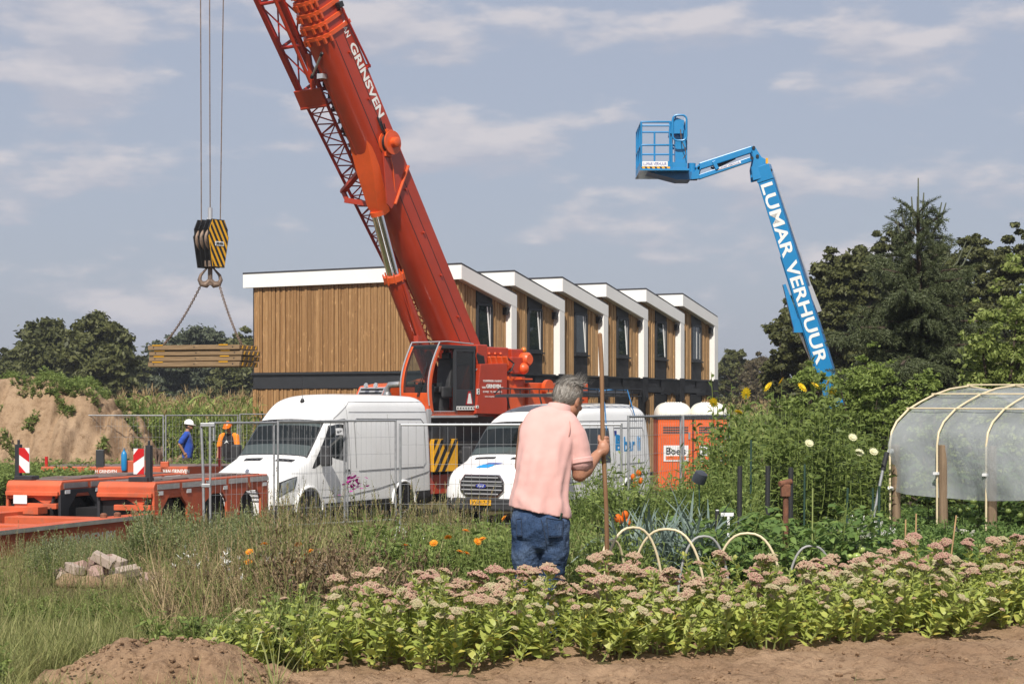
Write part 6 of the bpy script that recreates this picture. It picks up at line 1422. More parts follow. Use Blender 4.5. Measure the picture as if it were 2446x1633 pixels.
for sx in (-.10, .09):
    s = mk(M['boot']); s.tube([(sx, -.03, .02), (sx, -.03, .20), (sx+.0, -.01, .34)], [.065, .062, .075], 14); s.ball((sx+.02, .06, .035), (.055, .13, .05), 14, 8); s.build('boot', gard, smooth=60)
# hair: undercoat and windblown strands
s = mk(M['hair_under']); P = []
hb2 = MB().mat(M['hair_under'])
V = []; n, m_ = 28, 16
for i in range(m_+1):
    for j in range(n):
        a = math.pi*.70*i/m_; b = 2*math.pi*j/n
        f = math.cos(b); lim = 1.0 if f < .2 else 1-.50*sst(.2, .8, f)
        a *= lim; x, y, z = math.sin(a)*math.cos(b), math.sin(a)*math.sin(b), math.cos(a)
        V.append(h(-.018+.106*x, .087*y, .030+.108*z))
hb2.add(V, [(i*n+j, i*n+(j+1) % n, (i+1)*n+(j+1) % n, (i+1)*n+j) for i in range(m_) for j in range(n)]); hb2.build('hair_undercoat', gard, smooth=80)
q = QM(); rh = np.random.default_rng(3)
for k in range(3600):
    a = math.acos(1-1.55*rh.random()**.9); b = rh.uniform(-math.pi, math.pi); f = math.cos(b)
    lim = math.pi*.69*(1.0 if f < .2 else 1-.48*sst(.2, .8, f))
    if a > lim: continue
    x, y, z = math.sin(a)*math.cos(b), math.sin(a)*math.sin(b), math.cos(a)
    p = h(-.018+.107*x, .088*y, .030+.109*z); nrm = (HM.to_3x3() @ Vector((x/.107, y/.088, z/.109))).normalized()
    crown = Vector((x+.35, y, z-.6)); flow = HM.to_3x3() @ Vector((-.9+1.2*x*0, y*.9, -.75)); top = a < .95
    L = rh.uniform(.04, .075)
    if top:
        flow = HM.to_3x3() @ Vector((.25, .6*y-.55, .35)) if rh.random() < .38 else flow       # blown up and to the right
        L = rh.uniform(.04, .075)
    flow = flow+Vector(rh.normal(0, .18, 3)); flow = (flow-nrm*flow.dot(nrm)*.92+nrm*(.20 if top else .03)).normalized()
    pts = [np.array(p-nrm*.004)]; d = flow
    for i in range(4):
        pts.append(pts[-1]+np.array(d)*L/4); c = Vector(pts[-1])-h(-.018, 0, .03)
        d = (d+Vector((0, 0, -.10 if not top else .02))-c.normalized()*(.22 if not top else .08)+Vector(rh.normal(0, .07, 3))).normalized()
    sd = nrm.cross(flow).normalized(); VV, FF = strip(pts, [.0045, .0042, .0036, .0026, .0006], np.tile(np.array(sd), (5, 1))); q.add(VV, FF)
for k in range(80):      # flyaway tuft
    p = h(.02+rh.normal(0, .03), -.025+rh.normal(0, .03), .130); d = Vector((.45+rh.normal(0, .22), .1+rh.normal(0, .2), .75+rh.normal(0, .22))).normalized(); L = rh.uniform(.05, .12); pts = [np.array(p)]
    for i in range(5): pts.append(pts[-1]+np.array(d)*L/5); d = (d+Vector((.22, .02, -.16))+Vector(rh.normal(0, .1, 3))).normalized()
    VV, FF = strip(pts, [.003, .003, .0026, .002, .0014, .0004], np.tile([.6, -.6, .4], (6, 1))); q.add(VV, FF)
link('hair', qmesh('hair', *q.arrays(), [M['hair']], True), gard)
# long handled shovel
PL = thing('shovel', 'long wooden shovel handle held upright by the gardener', 'shovel', (XW(MX0, MY), MY, 0))
s = mk(M['handle_wood']); n = 14; pts = [pole_a.lerp(pole_b, i/n*.96)+Vector((.004*math.sin(i*.9), 0, 0)) for i in range(n+1)]; s.tube(pts, [.0158+.0008*math.sin(i*1.3) for i in range(n+1)], 12); s.ball(pole_a, .0162, 12, 8); s.build('handle', PL, smooth=60)
s = mk(M['steel']); e = pole_a.lerp(pole_b, .93); dn = (pole_b-pole_a).normalized(); s.tube([e, e+dn*.12], [.018, .022], 12); b0 = e+dn*.12; s.prism([(-.03, 0), (.03, 0), (.10, -.05), (.10, -.22), (.0, -.30), (-.10, -.22), (-.10, -.05)], .006, frame(b0, (1, 0, 0), (0, .1, 1))); s.build('blade', PL, smooth=40)
# two workers by the sand heap
def worker(label, px, Y, z0, face, kit, scale=1.0):
    """face: heading of the chest; kit decides clothes and pose"""
    t = kit; s = MB()
    limb(s, [(0, 0, 1.48, .07), (.015, 0, 1.58, .058)]); hx = t.get('nod', .02)
    s.ball((hx, 0, 1.70), (.095, .075, .115), 16, 10); s.ball((hx+.055, 0, 1.645), (.05, .055, .06), 12, 8); s.ball((hx+.108, 0, 1.675), (.02, .014, .02), 8, 6)
    for sd in (-1, 1): s.ball((hx-.005, sd*.078, 1.675), (.02, .01, .03), 8, 6)
    eloft(s, [(0, 0, .9, .085, .13, 0, 0, 0), (.01, 0, 1.2, .09, .14, 0, 0, 0), (0, 0, 1.48, .07, .14, 0, 0, 0)], 20)
    for arm in t['arms']:
        limb(s, arm); w = Vector(arm[-1][:3]); d = (w-Vector(arm[-2][:3])).normalized(); s.ball(w+d*.05, (.04, .035, .045), 10, 8)
        sd = d.cross(Vector((0, 1, 0))); sd = sd.normalized() if sd.length > .1 else Vector((1, 0, 0))
        for k in range(4): p = w+d*.07+sd*(.024*k-.036); limb(s, [(*p, .0095), (*(p+d*.04), .009), (*(p+d*.06+Vector((0, 0, -.02))), .008)], 6)
        limb(s, [(*(w+d*.03+sd*.035), .011), (*(w+d*.06+sd*.06), .009)], 6)
    for sy in (-1, 1): limb(s, [(0, sy*.095, .9, .085), (.02, sy*.10, .48, .058), (-.01, sy*.105, .08, .042)])
    o = remeshed(s, 'person', None, .012, 2, M['skin_tan']); o.location = (XW(px, Y), Y, z0); o.rotation_euler = (0, 0, face); o.scale = (scale,)*3; tag(o, label, 'person')
    s = MB(); eloft(s, [(.0, 0, .84, .135, .185, 0, 0, 0), (.01, 0, .95, .14, .185, 0, 0, 0), (.025, 0, 1.08, .145, .18, 0, 0, 0), (.02, 0, 1.25, .13, .185, 0, 0, 0), (.005, 0, 1.40, .115, .195, 0, 0, 0), (-.005, 0, 1.50, .09, .17, 0, 0, 0), (.0, 0, 1.545, .06, .08, 0, 0, 0)], 32)
    tee = None
    if t['sleeve'] == t['tee']:
        for a in t['arms']: p, e = Vector(a[0][:3]), Vector(a[1][:3]); limb(s, [(*p, .085), (*p.lerp(e, .75), .075)])
    tee = remeshed(s, 'shirt', o, .014, 3, M[t['tee']], [(.12, .02)])
    if t['sleeve'] != t['tee']:
        for a in t['arms']: s = MB(); p, e = Vector(a[0][:3]), Vector(a[1][:3]); limb(s, [(p.x, p.y*.75, p.z+.04, .07), (*p, .088), (*p.lerp(e, .85), .076)]); remeshed(s, 'sleeve', o, .014, 2, M[t['sleeve']])
        s = mk(M['board_white']); s.prism([(-.06, 0), (.06, 0), (.0, .09)], .01, frame((.132, -.02, 1.28), (0, 1, 0), (-.1, 0, 1))); s.build('shirt_mark', o)
    s = MB(); eloft(s, [(0, 0, .95, .125, .175, 0, 0, 0), (0, 0, .80, .135, .185, 0, 0, 0), (0, 0, .74, .12, .17, 0, 0, 0)], 28)
    for sy in (-1, 1): limb(s, [(0, sy*.095, .80, .105), (.015, sy*.10, .62, .10), (.02, sy*.105, .46, .098)] if t['legs'] == 'shorts' else [(0, sy*.095, .80, .105), (.015, sy*.10, .48, .085), (-.01, sy*.105, .08, .075)])
    remeshed(s, t['legs'], o, .014, 3, M['shorts' if t['legs'] == 'shorts' else 'tee_black'], [(.1, .025)])
    for sy in (-1, 1): s = mk(M['boot']); s.ball((.04, sy*.105, .05), (.15, .05, .055), 12, 8); s.tube([(-.01, sy*.105, .04), (-.01, sy*.105, .16)], .055, 10); s.build('boot', o, smooth=60)
    s = mk(M['dark_hair']); s.ball((hx-.02, 0, 1.70), (.092, .08, .10), 16, 10); s.build('hair', o, smooth=60)
    s = mk(M[t['hat']]); A = Matrix.Translation((hx, 0, 1.735)) @ Matrix.Rotation(t.get('tilt', .1), 4, 'Y'); R = []
    for i in range(8): a = math.pi/2*i/7.2; R.append([(.135*math.cos(a)*math.cos(b), .115*math.cos(a)*math.sin(b), .115*math.sin(a)) for b in [2*math.pi*j/24 for j in range(24)]])
    s.rings(R, M=A); s.prism([(.0, -.11), (.14, -.09), (.19, -.03), (.19, .03), (.14, .09), (.0, .11)], .012, A @ Matrix.Translation((0, 0, -.005))); s.tube([(-.12, 0, .05), (-.06, 0, .108), (.02, 0, .122), (.1, 0, .07)], .018, 6, M=A); s.build('hard_hat', o, smooth=50)
    return o
worker('worker in blue shirt and white hard hat, hand on hip, by the sand heap', 447, 50, -.60, .05, dict(tee='tee_blue', sleeve='tee_blue', legs='shorts', hat='helmet_white', nod=.05, tilt=.12,
    arms=[[(-.01, -.19, 1.45, .055), (-.17, -.25, 1.20, .043), (-.06, -.21, .99, .032)], [(.0, .19, 1.45, .055), (-.12, .27, 1.20, .043), (.02, .22, 1.0, .032)]]), 1.03)
worker('worker in black and orange shirt, orange hard hat, head bowed beside the tall van', 548, 50, -.68, -1.85, dict(tee='tee_black', sleeve='tee_orange', legs='trousers', hat='helmet_orange', nod=.10, tilt=.42,
    arms=[[(.02, -.20, 1.45, .055), (.06, -.27, 1.17, .045), (.14, -.27, .93, .032)], [(.02, .20, 1.45, .055), (.08, .27, 1.17, .045), (.18, .22, .95, .032)]]), 1.05)
# ---------------------------------------------------------------- trees
def crown_mesh(name, ell, n_clump, n_leaf, size, mat, seed, clump_r=(.14, .24), hang=0, shape='leaf', squash=.62, mats2=None):
    """leaf clumps spread through overlapping ellipsoids; ell = (x, y, z, rx, ry, rz)"""
    r = np.random.default_rng(seed); ell = np.array(ell, float); vol = ell[:, 3]*ell[:, 4]*ell[:, 5]; pk = r.choice(len(ell), n_clump, p=vol**.75/np.sum(vol**.75))
    d = r.normal(size=(n_clump, 3)); d[:, 2] += .15; d /= np.linalg.norm(d, axis=1)[:, None]; rad = r.random(n_clump)**.32
    cc = ell[pk, :3]+d*ell[pk, 3:]*rad[:, None]; cr_ = r.uniform(*clump_r, n_clump)*np.minimum(ell[pk, 3], ell[pk, 5])*1.25
    P = []; Nn = []
    pick = r.choice(n_clump, n_leaf, p=cr_**2/np.sum(cr_**2)); u = r.normal(size=(n_leaf, 3)); u /= np.linalg.norm(u, axis=1)[:, None]; u[:, 2] = np.where(u[:, 2] < -.3, u[:, 2]*.6, u[:, 2])
    rr = r.random(n_leaf)**.5*(1+.38*np.maximum(0, r.normal(size=n_leaf)))
    P = cc[pick]+u*np.stack([cr_[pick], cr_[pick], cr_[pick]*squash], 1)*rr[:, None]
    nn = u*.7+r.normal(size=(n_leaf, 3))*.55+np.array([0, 0, .35]); nn /= np.linalg.norm(nn, axis=1)[:, None]
    a = np.cross(nn, r.normal(size=(n_leaf, 3))); a /= np.linalg.norm(a, axis=1)[:, None]; b = np.cross(nn, a)
    if hang: a = a*(1-hang)+np.array([0, 0, -1])*hang; a /= np.linalg.norm(a, axis=1)[:, None]; b = np.cross(nn, a); b /= np.linalg.norm(b, axis=1)[:, None]
    sz = size*r.uniform(.55, 1.25, n_leaf)[:, None]; asp = .55
    V = np.stack([P-a*sz*.5, P+b*sz*asp*.5+a*sz*.08, P+a*sz*.55, P-b*sz*asp*.5+a*sz*.08], 1).reshape(-1, 3)
    F = np.arange(4*n_leaf).reshape(-1, 4); I = np.zeros(n_leaf, int)
    if mats2: I = (r.random(n_leaf) < .12).astype(int)
    return qmesh(name, V, F, I, [mat]+([mats2] if mats2 else [])), cc, cr_
def limbs(mb, h0, tips, r0, seed, base=(0, 0, 0)):
    rn = random.Random(seed); base = Vector(base); top = base+Vector((0, 0, h0)); mb.tube([base+Vector((0, 0, -.2)), base+Vector((.03*h0, 0, h0*.5)), top], [r0*1.25, r0, r0*.85], 9)
    for t in tips:
        t = Vector(t); m = top.lerp(t, .45)+Vector((rn.uniform(-.15, .15)*h0, rn.uniform(-.15, .15)*h0, .1*h0)); mb.tube([top-Vector((0, 0, h0*.15)), m, t], [r0*.55, r0*.35, r0*.1], 6)
        for k in range(2): q = m+Vector((rn.uniform(-1, 1), rn.uniform(-1, 1), rn.uniform(.2, 1)))*h0*.45; mb.tube([m, q], [r0*.25, r0*.07], 5)
def tree(px, Y, ptop, wpx, label, cat='tree', mat='oak', seed=1, n_leaf=16000, size=.4, lobes=7, z0=None, group=None, n_clump=110, trunk_h=.28, low=.18, clump_r=(.14, .24), name='leafy_tree', hang=0, shape=None):
    """a tree whose crown spans wpx reference pixels at its distance and tops out at row ptop"""
    z0 = GZ if z0 is None else z0; H = ZW(ptop, Y)-z0; Wd = wpx/FPX*Y; rn = random.Random(seed)
    t = thing(name, label, cat, (XW(px, Y), Y, z0), 0, group)
    ell = []
    if shape: ell = [(x*Wd/2, y*Wd/2, z*H, rx*Wd/2, rx*Wd/2, rz*H) for x, y, z, rx, rz in shape]
    else:
        ell.append((0, 0, H*.52, Wd*.40, Wd*.36, H*.42)); ell.append((rn.uniform(-.05, .05)*Wd, 0, H*.74, Wd*.22, Wd*.22, H*.25))
        for k in range(lobes):
            a = 2*math.pi*k/lobes+rn.uniform(-.4, .4); rx = Wd*rn.uniform(.17, .25); zc = H*rn.uniform(low+.18, .74); ro = Wd*.5-rx*1.05
            ell.append((math.cos(a)*ro*rn.uniform(.8, 1.02), math.sin(a)*ro*.9, zc, rx, rx, H*rn.uniform(.14, .22)))
    me, cc, cr_ = crown_mesh('crown', ell, int(n_clump*2.2), int(n_leaf*(3.4 if mat in ('oak', 'oak2', 'farleaf', 'brownleaf') else 1.9)), size*(.62 if mat in ('oak', 'oak2', 'farleaf', 'brownleaf') else 1), M[mat], seed, clump_r, hang)
    link('crown', me, t); s = mk(M['bark']); limbs(s, H*trunk_h, [tuple(c) for c in cc[::max(1, len(cc)//14)]], max(.06, H*.022), seed); s.build('trunk', t, smooth=60); return t
BGT = 'trees along the far edge of the maize'
tree(105, 118, 752, 205, 'rounded dark tree behind the sand heap, second from the left edge', seed=3, n_leaf=17000, size=.62, group=BGT)
tree(232, 112, 742, 225, 'broadest dark round tree behind the sand heap, by the hanging mats', seed=8, n_leaf=22000, size=.62, group=BGT)
tree(10, 122, 828, 130, 'lower dark tree cut by the left edge above the sand heap', seed=5, n_leaf=10000, size=.6, group=BGT)
tree(335, 150, 845, 95, 'hazy low tree between the broad dark tree and the hanging mats', seed=15, n_leaf=7000, size=.7, group=BGT, mat='oak2')
tree(405, 150, 800, 180, 'loose feathery tree behind the left half of the hanging mats', seed=21, n_leaf=8000, size=.6, mat='farleaf', group=BGT, low=0, hang=.3)
tree(480, 152, 770, 215, 'taller feathery tree rising above the hanging mats', seed=22, n_leaf=10500, size=.6, mat='farleaf', group=BGT, low=0, hang=.3)
tree(585, 140, 778, 150, 'dark tree against the left edge of the wood clad wall', seed=24, n_leaf=9500, size=.62, mat='oak', group=BGT, low=0)
tree(540, 145, 850, 110, 'low bushy tree under the right half of the hanging mats', seed=27, n_leaf=8000, size=.6, mat='oak2', group=BGT, low=-.05)
RG = 'trees between the houses and the boom lift'
tree(1752, 135, 820, 95, 'grey green tree just right of the last house', seed=31, n_leaf=9000, size=.55, mat='oak2', group=RG, low=0)
tree(1815, 120, 840, 110, 'brownish leafless looking tree before the big dark trees', seed=32, n_leaf=7000, size=.5, mat='brownleaf', group=RG, low=-.05)
tree(1700, 170, 872, 80, 'low far tree close to the corner of the last house', seed=33, n_leaf=5000, size=.6, mat='farleaf', group=RG, low=0)
# bare twigs beside the big trees
t = thing('bare_tree', 'bare grey twiggy tree beside the big dark trees', 'tree', (XW(1835, 95), 95, GZ)); s = mk(M['bark']); rn = random.Random(4)
def twig(p, d, L, r, k):
    q = p+d*L; s.tube([p, q], [r, r*.6], 4)
    if k:
        for _ in range(3): twig(q, (d+Vector((rn.uniform(-.7, .7), rn.uniform(-.7, .7), rn.uniform(-.15, .4)))).normalized(), L*.68, r*.55, k-1)
twig(Vector((0, 0, 0)), Vector((-.1, 0, 1)), 1.9, .07, 5); s.build('trunk', t)
# big dark trees at the right
BT = 'big dark trees behind the spruce'
tree(1905, 66, 690, 190, 'dark broad tree at the left end of the big tree group, behind the boom lift', seed=41, n_leaf=38000, size=.30, group=BT, low=-.1, n_clump=160, clump_r=(.12, .2))
tree(2050, 62, 560, 260, 'tall dark tree between boom lift and spruce', seed=42, n_leaf=50000, size=.30, group=BT, low=-.05, n_clump=200, clump_r=(.11, .19))
tree(2130, 64, 515, 220, 'tallest dark tree, right behind the spruce top', seed=43, n_leaf=40000, size=.30, group=BT, low=0, n_clump=170, clump_r=(.11, .19))
tree(2330, 60, 545, 250, 'dark tree right of the spruce, behind the light green bush', seed=44, n_leaf=44000, size=.29, group=BT, low=0, n_clump=180, clump_r=(.11, .19))
tree(2440, 56, 505, 200, 'dark tree at the right edge behind the light green bush', seed=45, n_leaf=36000, size=.28, group=BT, low=0, n_clump=150, clump_r=(.11, .19))
tree(1985, 72, 640, 200, 'dark tree filling the gap behind the lettered boom', seed=46, n_leaf=26000, size=.32, group=BT, low=-.1, n_clump=130)
tree(1985, 63, 585, 250, 'dark tree directly behind the lettered boom', seed=47, n_leaf=34000, size=.30, group=BT, low=-.15, n_clump=170, clump_r=(.12, .2))
tree(2240, 66, 560, 240, 'dark tree right behind the spruce on its right side', seed=48, n_leaf=34000, size=.30, group=BT, low=-.1, n_clump=170, clump_r=(.12, .2))
# spruce: whorls of drooping branches with needle sprays
def spruce(px, Y, ptop, label):
    z0 = -.5; H = ZW(ptop, Y)-z0; t = thing('spruce_tree', label, 'spruce', (XW(px, Y), Y, z0)); r = np.random.default_rng(6); rn = random.Random(6)
    s = mk(M['bark']); s.tube([(0, 0, 0), (.05, 0, H*.5), (0, 0, H*.97)], [.17, .10, .018], 8); q = QM(); tmp = []
    nz = 24
    for k in range(5):      # needle sprig templates: a short shoot with needles all round
        V_, F_ = [], []; n = 0
        for i in range(30):
            f = i/30; a = 2.4*i+k; L = .055*(1-.5*f)+.02; c = np.array([f*.28, 0, -.03*f*f]); d = np.array([.75, math.cos(a)*.75, math.sin(a)*.75]); d /= np.linalg.norm(d); w = np.cross(d, [r.normal(), r.normal(), r.normal()]); w /= np.linalg.norm(w)
            V_ += [c-w*.007, c+w*.007, c+d*L+w*.004, c+d*L-w*.004]; F_.append([n, n+1, n+2, n+3]); n += 4
        tmp.append((np.array(V_), np.array(F_), np.zeros(len(F_), int)))
    P, R = [], []
    def sprig(p, az, el, sc):
        c, s_ = math.cos(az), math.sin(az); ce, se = math.cos(el), math.sin(el)
        R.append(np.array([[c*ce, -s_, -c*se], [s_*ce, c, -s_*se], [se, 0, ce]])*sc); P.append(p)
    def branch(z, az, L, el):
        n = max(4, int(L/.09)); p = np.array([0, 0, z]); pts = [p.copy()]; e = el
        for i in range(n):
            f = i/n; e = el-.65*f*(1 if L > .7 else .2)+(.5*max(0, f-.72)*3 if L > .7 else 0); p = p+np.array([math.cos(az)*math.cos(e), math.sin(az)*math.cos(e), math.sin(e)])*L/n; pts.append(p.copy())
            wd = L*.40*(1-f)**.8+.05
            for sd in (-1, 1):
                m = max(1, int(wd/.12))
                for j in range(m):
                    g = (j+.5)/m*wd; a2 = az+sd*(1.0+r.normal()*.2); pp_ = p+np.array([math.cos(a2)*g, math.sin(a2)*g, -.10*g-.25*g*g]); sprig(pp_, a2+r.normal()*.25, -.35+r.normal()*.25-.4*(z < H*.75), r.uniform(.75, 1.25)); 
                    if r.random() < .6: sprig(pp_+np.array([0, 0, -.03]), a2+r.normal()*.6, -1.0+r.normal()*.3, r.uniform(.7, 1.1))
            sprig(p, az+r.normal()*.2, e+.15, r.uniform(.8, 1.2))
        s.tube([tuple(x) for x in pts[::max(1, len(pts)//4)]]+[tuple(pts[-1])], [.014+.012*L]*len(pts[::max(1, len(pts)//4)])+[.004], 5)
    z = H*.06; k = 0
    while z < H*.955:
        f = z/H; L = 2.55*(1-f)**.62*(1 if f < .62 else .62+(1-f)*.9); nb = 7 if f < .62 else (5 if f < .8 else 4)
        for j in range(nb): branch(z+rn.uniform(-.08, .08), 2*math.pi*j/nb+k*.9+rn.uniform(-.25, .25), L*rn.uniform(.42, 1.25), .15+.55*f*f+rn.uniform(-.12, .12))
        z += .22+.10*(1-f)+.12*f*f*2*.5; k += 1
    scatter(q, tmp, np.array(R), np.array(P)); V, F, I = q.arrays()
    link('crown', qmesh('crown', V, F, I, [M['spruce'], M['spruce_tip']]), t); s.build('trunk', t, smooth=60)
    top = Vector((0, 0, H*.93))        # bare leading shoots
    for dx, dz, h in ((0, 0, .62), (-.12, -.1, .35), (.10, -.02, .35), (-.32, -.25, .35), (-.40, -.50, .32), (.42, -.28, .42), (.50, -.22, .35), (.62, -1.0, .4), (.86, -1.05, .42), (.98, -1.1, .38), (-.7, -1.6, .3)): s_ = mk(M['spruce_tip']); s_.tube([top+Vector((dx*.6, 0, dz-.25)), top+Vector((dx*.9, -.05, dz)), top+Vector((dx*1.1, -.05, dz+h))], [.016, .022, .012], 6); s_.build('leading_shoot', t, smooth=60)
    return t
spruce(2192, 36, 446, 'dark spruce with bare leading shoots rising above the other trees')
# bushes in front of the trees
def bush(px, Y, ptop, wpx, label, mat, seed, n_leaf, size, z0, cat='bush', low=-.2, n_clump=120, clump_r=(.13, .22), name='leafy_bush', shape=None, group=None): return tree(px, Y, ptop, wpx, label, cat, mat, seed, n_leaf, size, 7, z0, group, n_clump, .12, low, clump_r, name, 0, shape)
bush(2375, 27.5, 565, 300, 'big light green bush at the right edge above the foil tunnel', 'lightleaf', 51, 13000, .085, -.3, n_clump=210, clump_r=(.10, .18), shape=[(0, 0, .25, .8, .3), (.2, 0, .5, .75, .3), (.5, 0, .72, .55, .3), (-.5, 0, .3, .45, .2), (-.62, -.1, .52, .25, .12), (-.3, 0, .66, .3, .14)])
bush(2075, 26.5, 815, 270, 'fresh green rose bush at the foot of the lettered blue boom', 'roseleaf', 52, 15000, .055, -.2, n_clump=180, clump_r=(.10, .18))
bush(1935, 27.5, 852, 220, 'green bush left of the blue boom foot, above the yellow flowers', 'roseleaf', 53, 11000, .055, -.2, n_clump=130, clump_r=(.10, .18))
bush(2210, 25.5, 860, 170, 'green rose bush between spruce foot and foil tunnel', 'roseleaf', 54, 9500, .055, -.1, n_clump=120, clump_r=(.10, .18))
# far wood on the horizon
q = QM(); r = np.random.default_rng(77); n = 5200
for x0, x1, Yd, h0 in ((-700, 900, 900, 17), (100, 800, 1500, 30), (-700, -250, 1600, 26)):
    P = np.stack([r.uniform(x0, x1, n), Yd+r.uniform(-40, 40, n), np.zeros(n)], 1); hh = h0*(.75+.3*np.array([mnoise.noise((p[0]*.012, Yd, 0)) for p in P])); P[:, 2] = GZ+hh*r.random(n)**.6
    V_ = np.array([[-.5, 0, -.5], [.5, 0, -.5], [.35, 0, .6], [-.3, 0, .5]]); R, _ = xf(P, r.uniform(-.8, .8, n), r.uniform(4, 9, n)); scatter(q, [(V_, np.array([[0, 1, 2, 3]]), np.zeros(1, int))], R, P)
tag(link('distant_wood', qmesh('distant_wood', *q.arrays(), [M['oak']])), 'distant wood along the horizon, fading to blue', 'wood', kind='stuff')
# ---------------------------------------------------------------- maize, grass and weeds (uncountable)
def corn_tmpl(seed):
    r = np.random.default_rng(seed); q = QM(); H = r.uniform(2.0, 2.5); st = [[.02*math.sin(i), .02*math.cos(i*2), H*i/4] for i in range(5)]; q.add(*qtube(st, [.014, .013, .011, .009, .006], 4), 0)
    for k in range(11):
        z = .25+(H-.35)*k/11; a = (k % 2)*math.pi+r.normal()*.5; q.add(*leafq((0, 0, z), a, r.uniform(.85, 1.15), r.uniform(.6, .95), .07, r.uniform(1.3, 2.2), 4, (.5, 1, .8, .5, .06), r.normal()*.4), 0)
    for k in range(8): q.add(*leafq((0, 0, H), 2*math.pi*k/8+r.normal()*.3, r.uniform(.8, 1.45), r.uniform(.2, .34), .018, .5, 2, (1, .9, .3)), 1)
    return q.arrays()
CT = [corn_tmpl(i) for i in range(6)]
def maize(name, label, pts):
    q = QM(); P = np.array(pts); R, P = xf(P, RNG.uniform(0, 6.28, len(P)), RNG.uniform(.86, 1.12, len(P)), RNG.normal(0, .05, len(P)), RNG.uniform(0, 6.28, len(P))); scatter(q, CT, R, P)
    tag(link(name, qmesh(name, *q.arrays(), [M['corn'], M['tassel']])), label, 'maize', kind='stuff')
pts = []
for k in range(24):
    Y = 58+.62*k*(1 if k < 10 else 2.4)
    for px in np.arange(270, 632, .22*FPX/Y*(1 if k < 12 else 1.4)): pts.append((XW(px, Y)+RNG.normal()*.05, Y+RNG.normal()*.1, -.62))
maize('maize_field', 'ripening maize field with straw coloured tassels left of the houses', pts)
pts = []
for k in range(14):
    Y = 76+2.2*k
    for px in np.arange(1676, 2050, .3*FPX/Y): pts.append((XW(px, Y)+RNG.normal()*.05, Y+RNG.normal()*.1, GZ))
maize('maize_field', 'ripening maize field right of the last house, below the far trees', pts)
# field canopy far off, so that the maize runs on to the trees
def canopy(name, x0, x1, y0, y1, z, label):
    xs = np.linspace(x0, x1, 90); ys = np.geomspace(y0, y1, 60); V = [(x, y, z+.25*mnoise.noise((x*.8, y*.8, 0))) for y in ys for x in xs]; nx = len(xs)
    F = [[j*nx+i, j*nx+i+1, (j+1)*nx+i+1, (j+1)*nx+i] for j in range(len(ys)-1) for i in range(nx-1)]
    tag(link(name, qmesh(name, np.array(V), np.array(F), np.zeros(len(F)), [M['tassel']], True)), label, 'maize', kind='stuff')
canopy('maize_canopy', -34, -8.0, 80, 108, 1.35, 'tops of the far rows of the left maize field')
canopy('maize_canopy', 11.5, 26, 104, 150, 1.25, 'tops of the far rows of the right maize field')
# templates
def blade_tmpl(seed, dry=False):
    r = np.random.default_rng(seed); q = QM()
    for k in range(5):
        a = r.uniform(0, 6.28); b = r.normal(0, .03, 2); q.add(*leafq((b[0], b[1], 0), a, r.uniform(1.05, 1.5), r.uniform(.55, 1.1), r.uniform(.010, .018), r.uniform(.3, 1.5), 4, (.7, 1, .8, .45, .05)), 0)
    return q.arrays()
def stalk_tmpl(seed, i=0, panicle=2):
    r = np.random.default_rng(seed); q = QM(); H = r.uniform(.8, 1.15); c = r.normal(0, .1, 2); pts = [[c[0]*f*f, c[1]*f*f, H*f] for f in (0, .35, .7, 1)]; q.add(*qtube(pts, [.004, .0035, .003, .0015], 3), i)
    for k in range(14):
        f = .68+.32*k/14; p = [c[0]*f*f, c[1]*f*f, H*f]; q.add(*leafq(p, r.uniform(0, 6.28), r.uniform(.4, 1.2), r.uniform(.03, .10)*(1.3-f), .009, .4, 2, (.5, 1, .2)), panicle)
    for k in range(3): q.add(*leafq((0, 0, H*.15*(k+1)), r.uniform(0, 6.28), 1.0, r.uniform(.25, .4), .010, 1.2, 3, (.6, 1, .6, .05)), 0)
    return q.arrays()
def herb_tmpl(seed, i_st=0, i_lf=1, H=(.5, .9), ll=(.05, .11), lw=.4, n=34, branches=4, tip=None):
    r = np.random.default_rng(seed); q = QM(); h = r.uniform(*H); stems = [(np.zeros(3), np.array([r.normal()*.06, r.normal()*.06, h]))]
    for k in range(branches): f = r.uniform(.15, .6); b = stems[0][1]*f; a = r.uniform(0, 6.28); L = h*(1-f)*r.uniform(.6, .95); stems.append((b, b+np.array([math.cos(a)*L*.45, math.sin(a)*L*.45, L*.9])))
    for b, e in stems: q.add(*qtube([b, (b+e)/2+r.normal(0, .01, 3), e], [.005, .004, .002], 3), i_st)
    for k in range(n):
        b, e = stems[r.integers(0, len(stems))]; f = r.random()**.8; p = b+(e-b)*f; L = r.uniform(*ll)*(1.25-.7*f); q.add(*leafq(p, r.uniform(0, 6.28), r.uniform(-.1, .9), L, L*lw, r.uniform(.2, 1.1), 3, (.25, 1, .75, .06), r.normal()*.4), i_lf)
    if tip is not None:
        for b, e in stems:
            for k in range(9): p = e-(e-b)*.2*r.random(); q.add(*leafq(p, r.uniform(0, 6.28), r.uniform(.2, 1.3), r.uniform(.02, .06), .012, .2, 2, (.6, 1, .2)), tip)
    return q.arrays()
def patchy(px0, px1, Y0, Y1, n, accept=None, seed=0, f=None):
    """n random ground points in a strip that widens with distance"""
    r = np.random.default_rng(seed); out = []
    while len(out) < n:
        Y = 1/r.uniform(1/Y1, 1/Y0) if r.random() < .6 else r.uniform(Y0, Y1); px = r.uniform(px0, px1); x = XW(px, Y)
        if accept and not accept(x, Y, px): continue
        out.append((x, Y, ground_z(x, Y)-.02))
    return np.array(out)
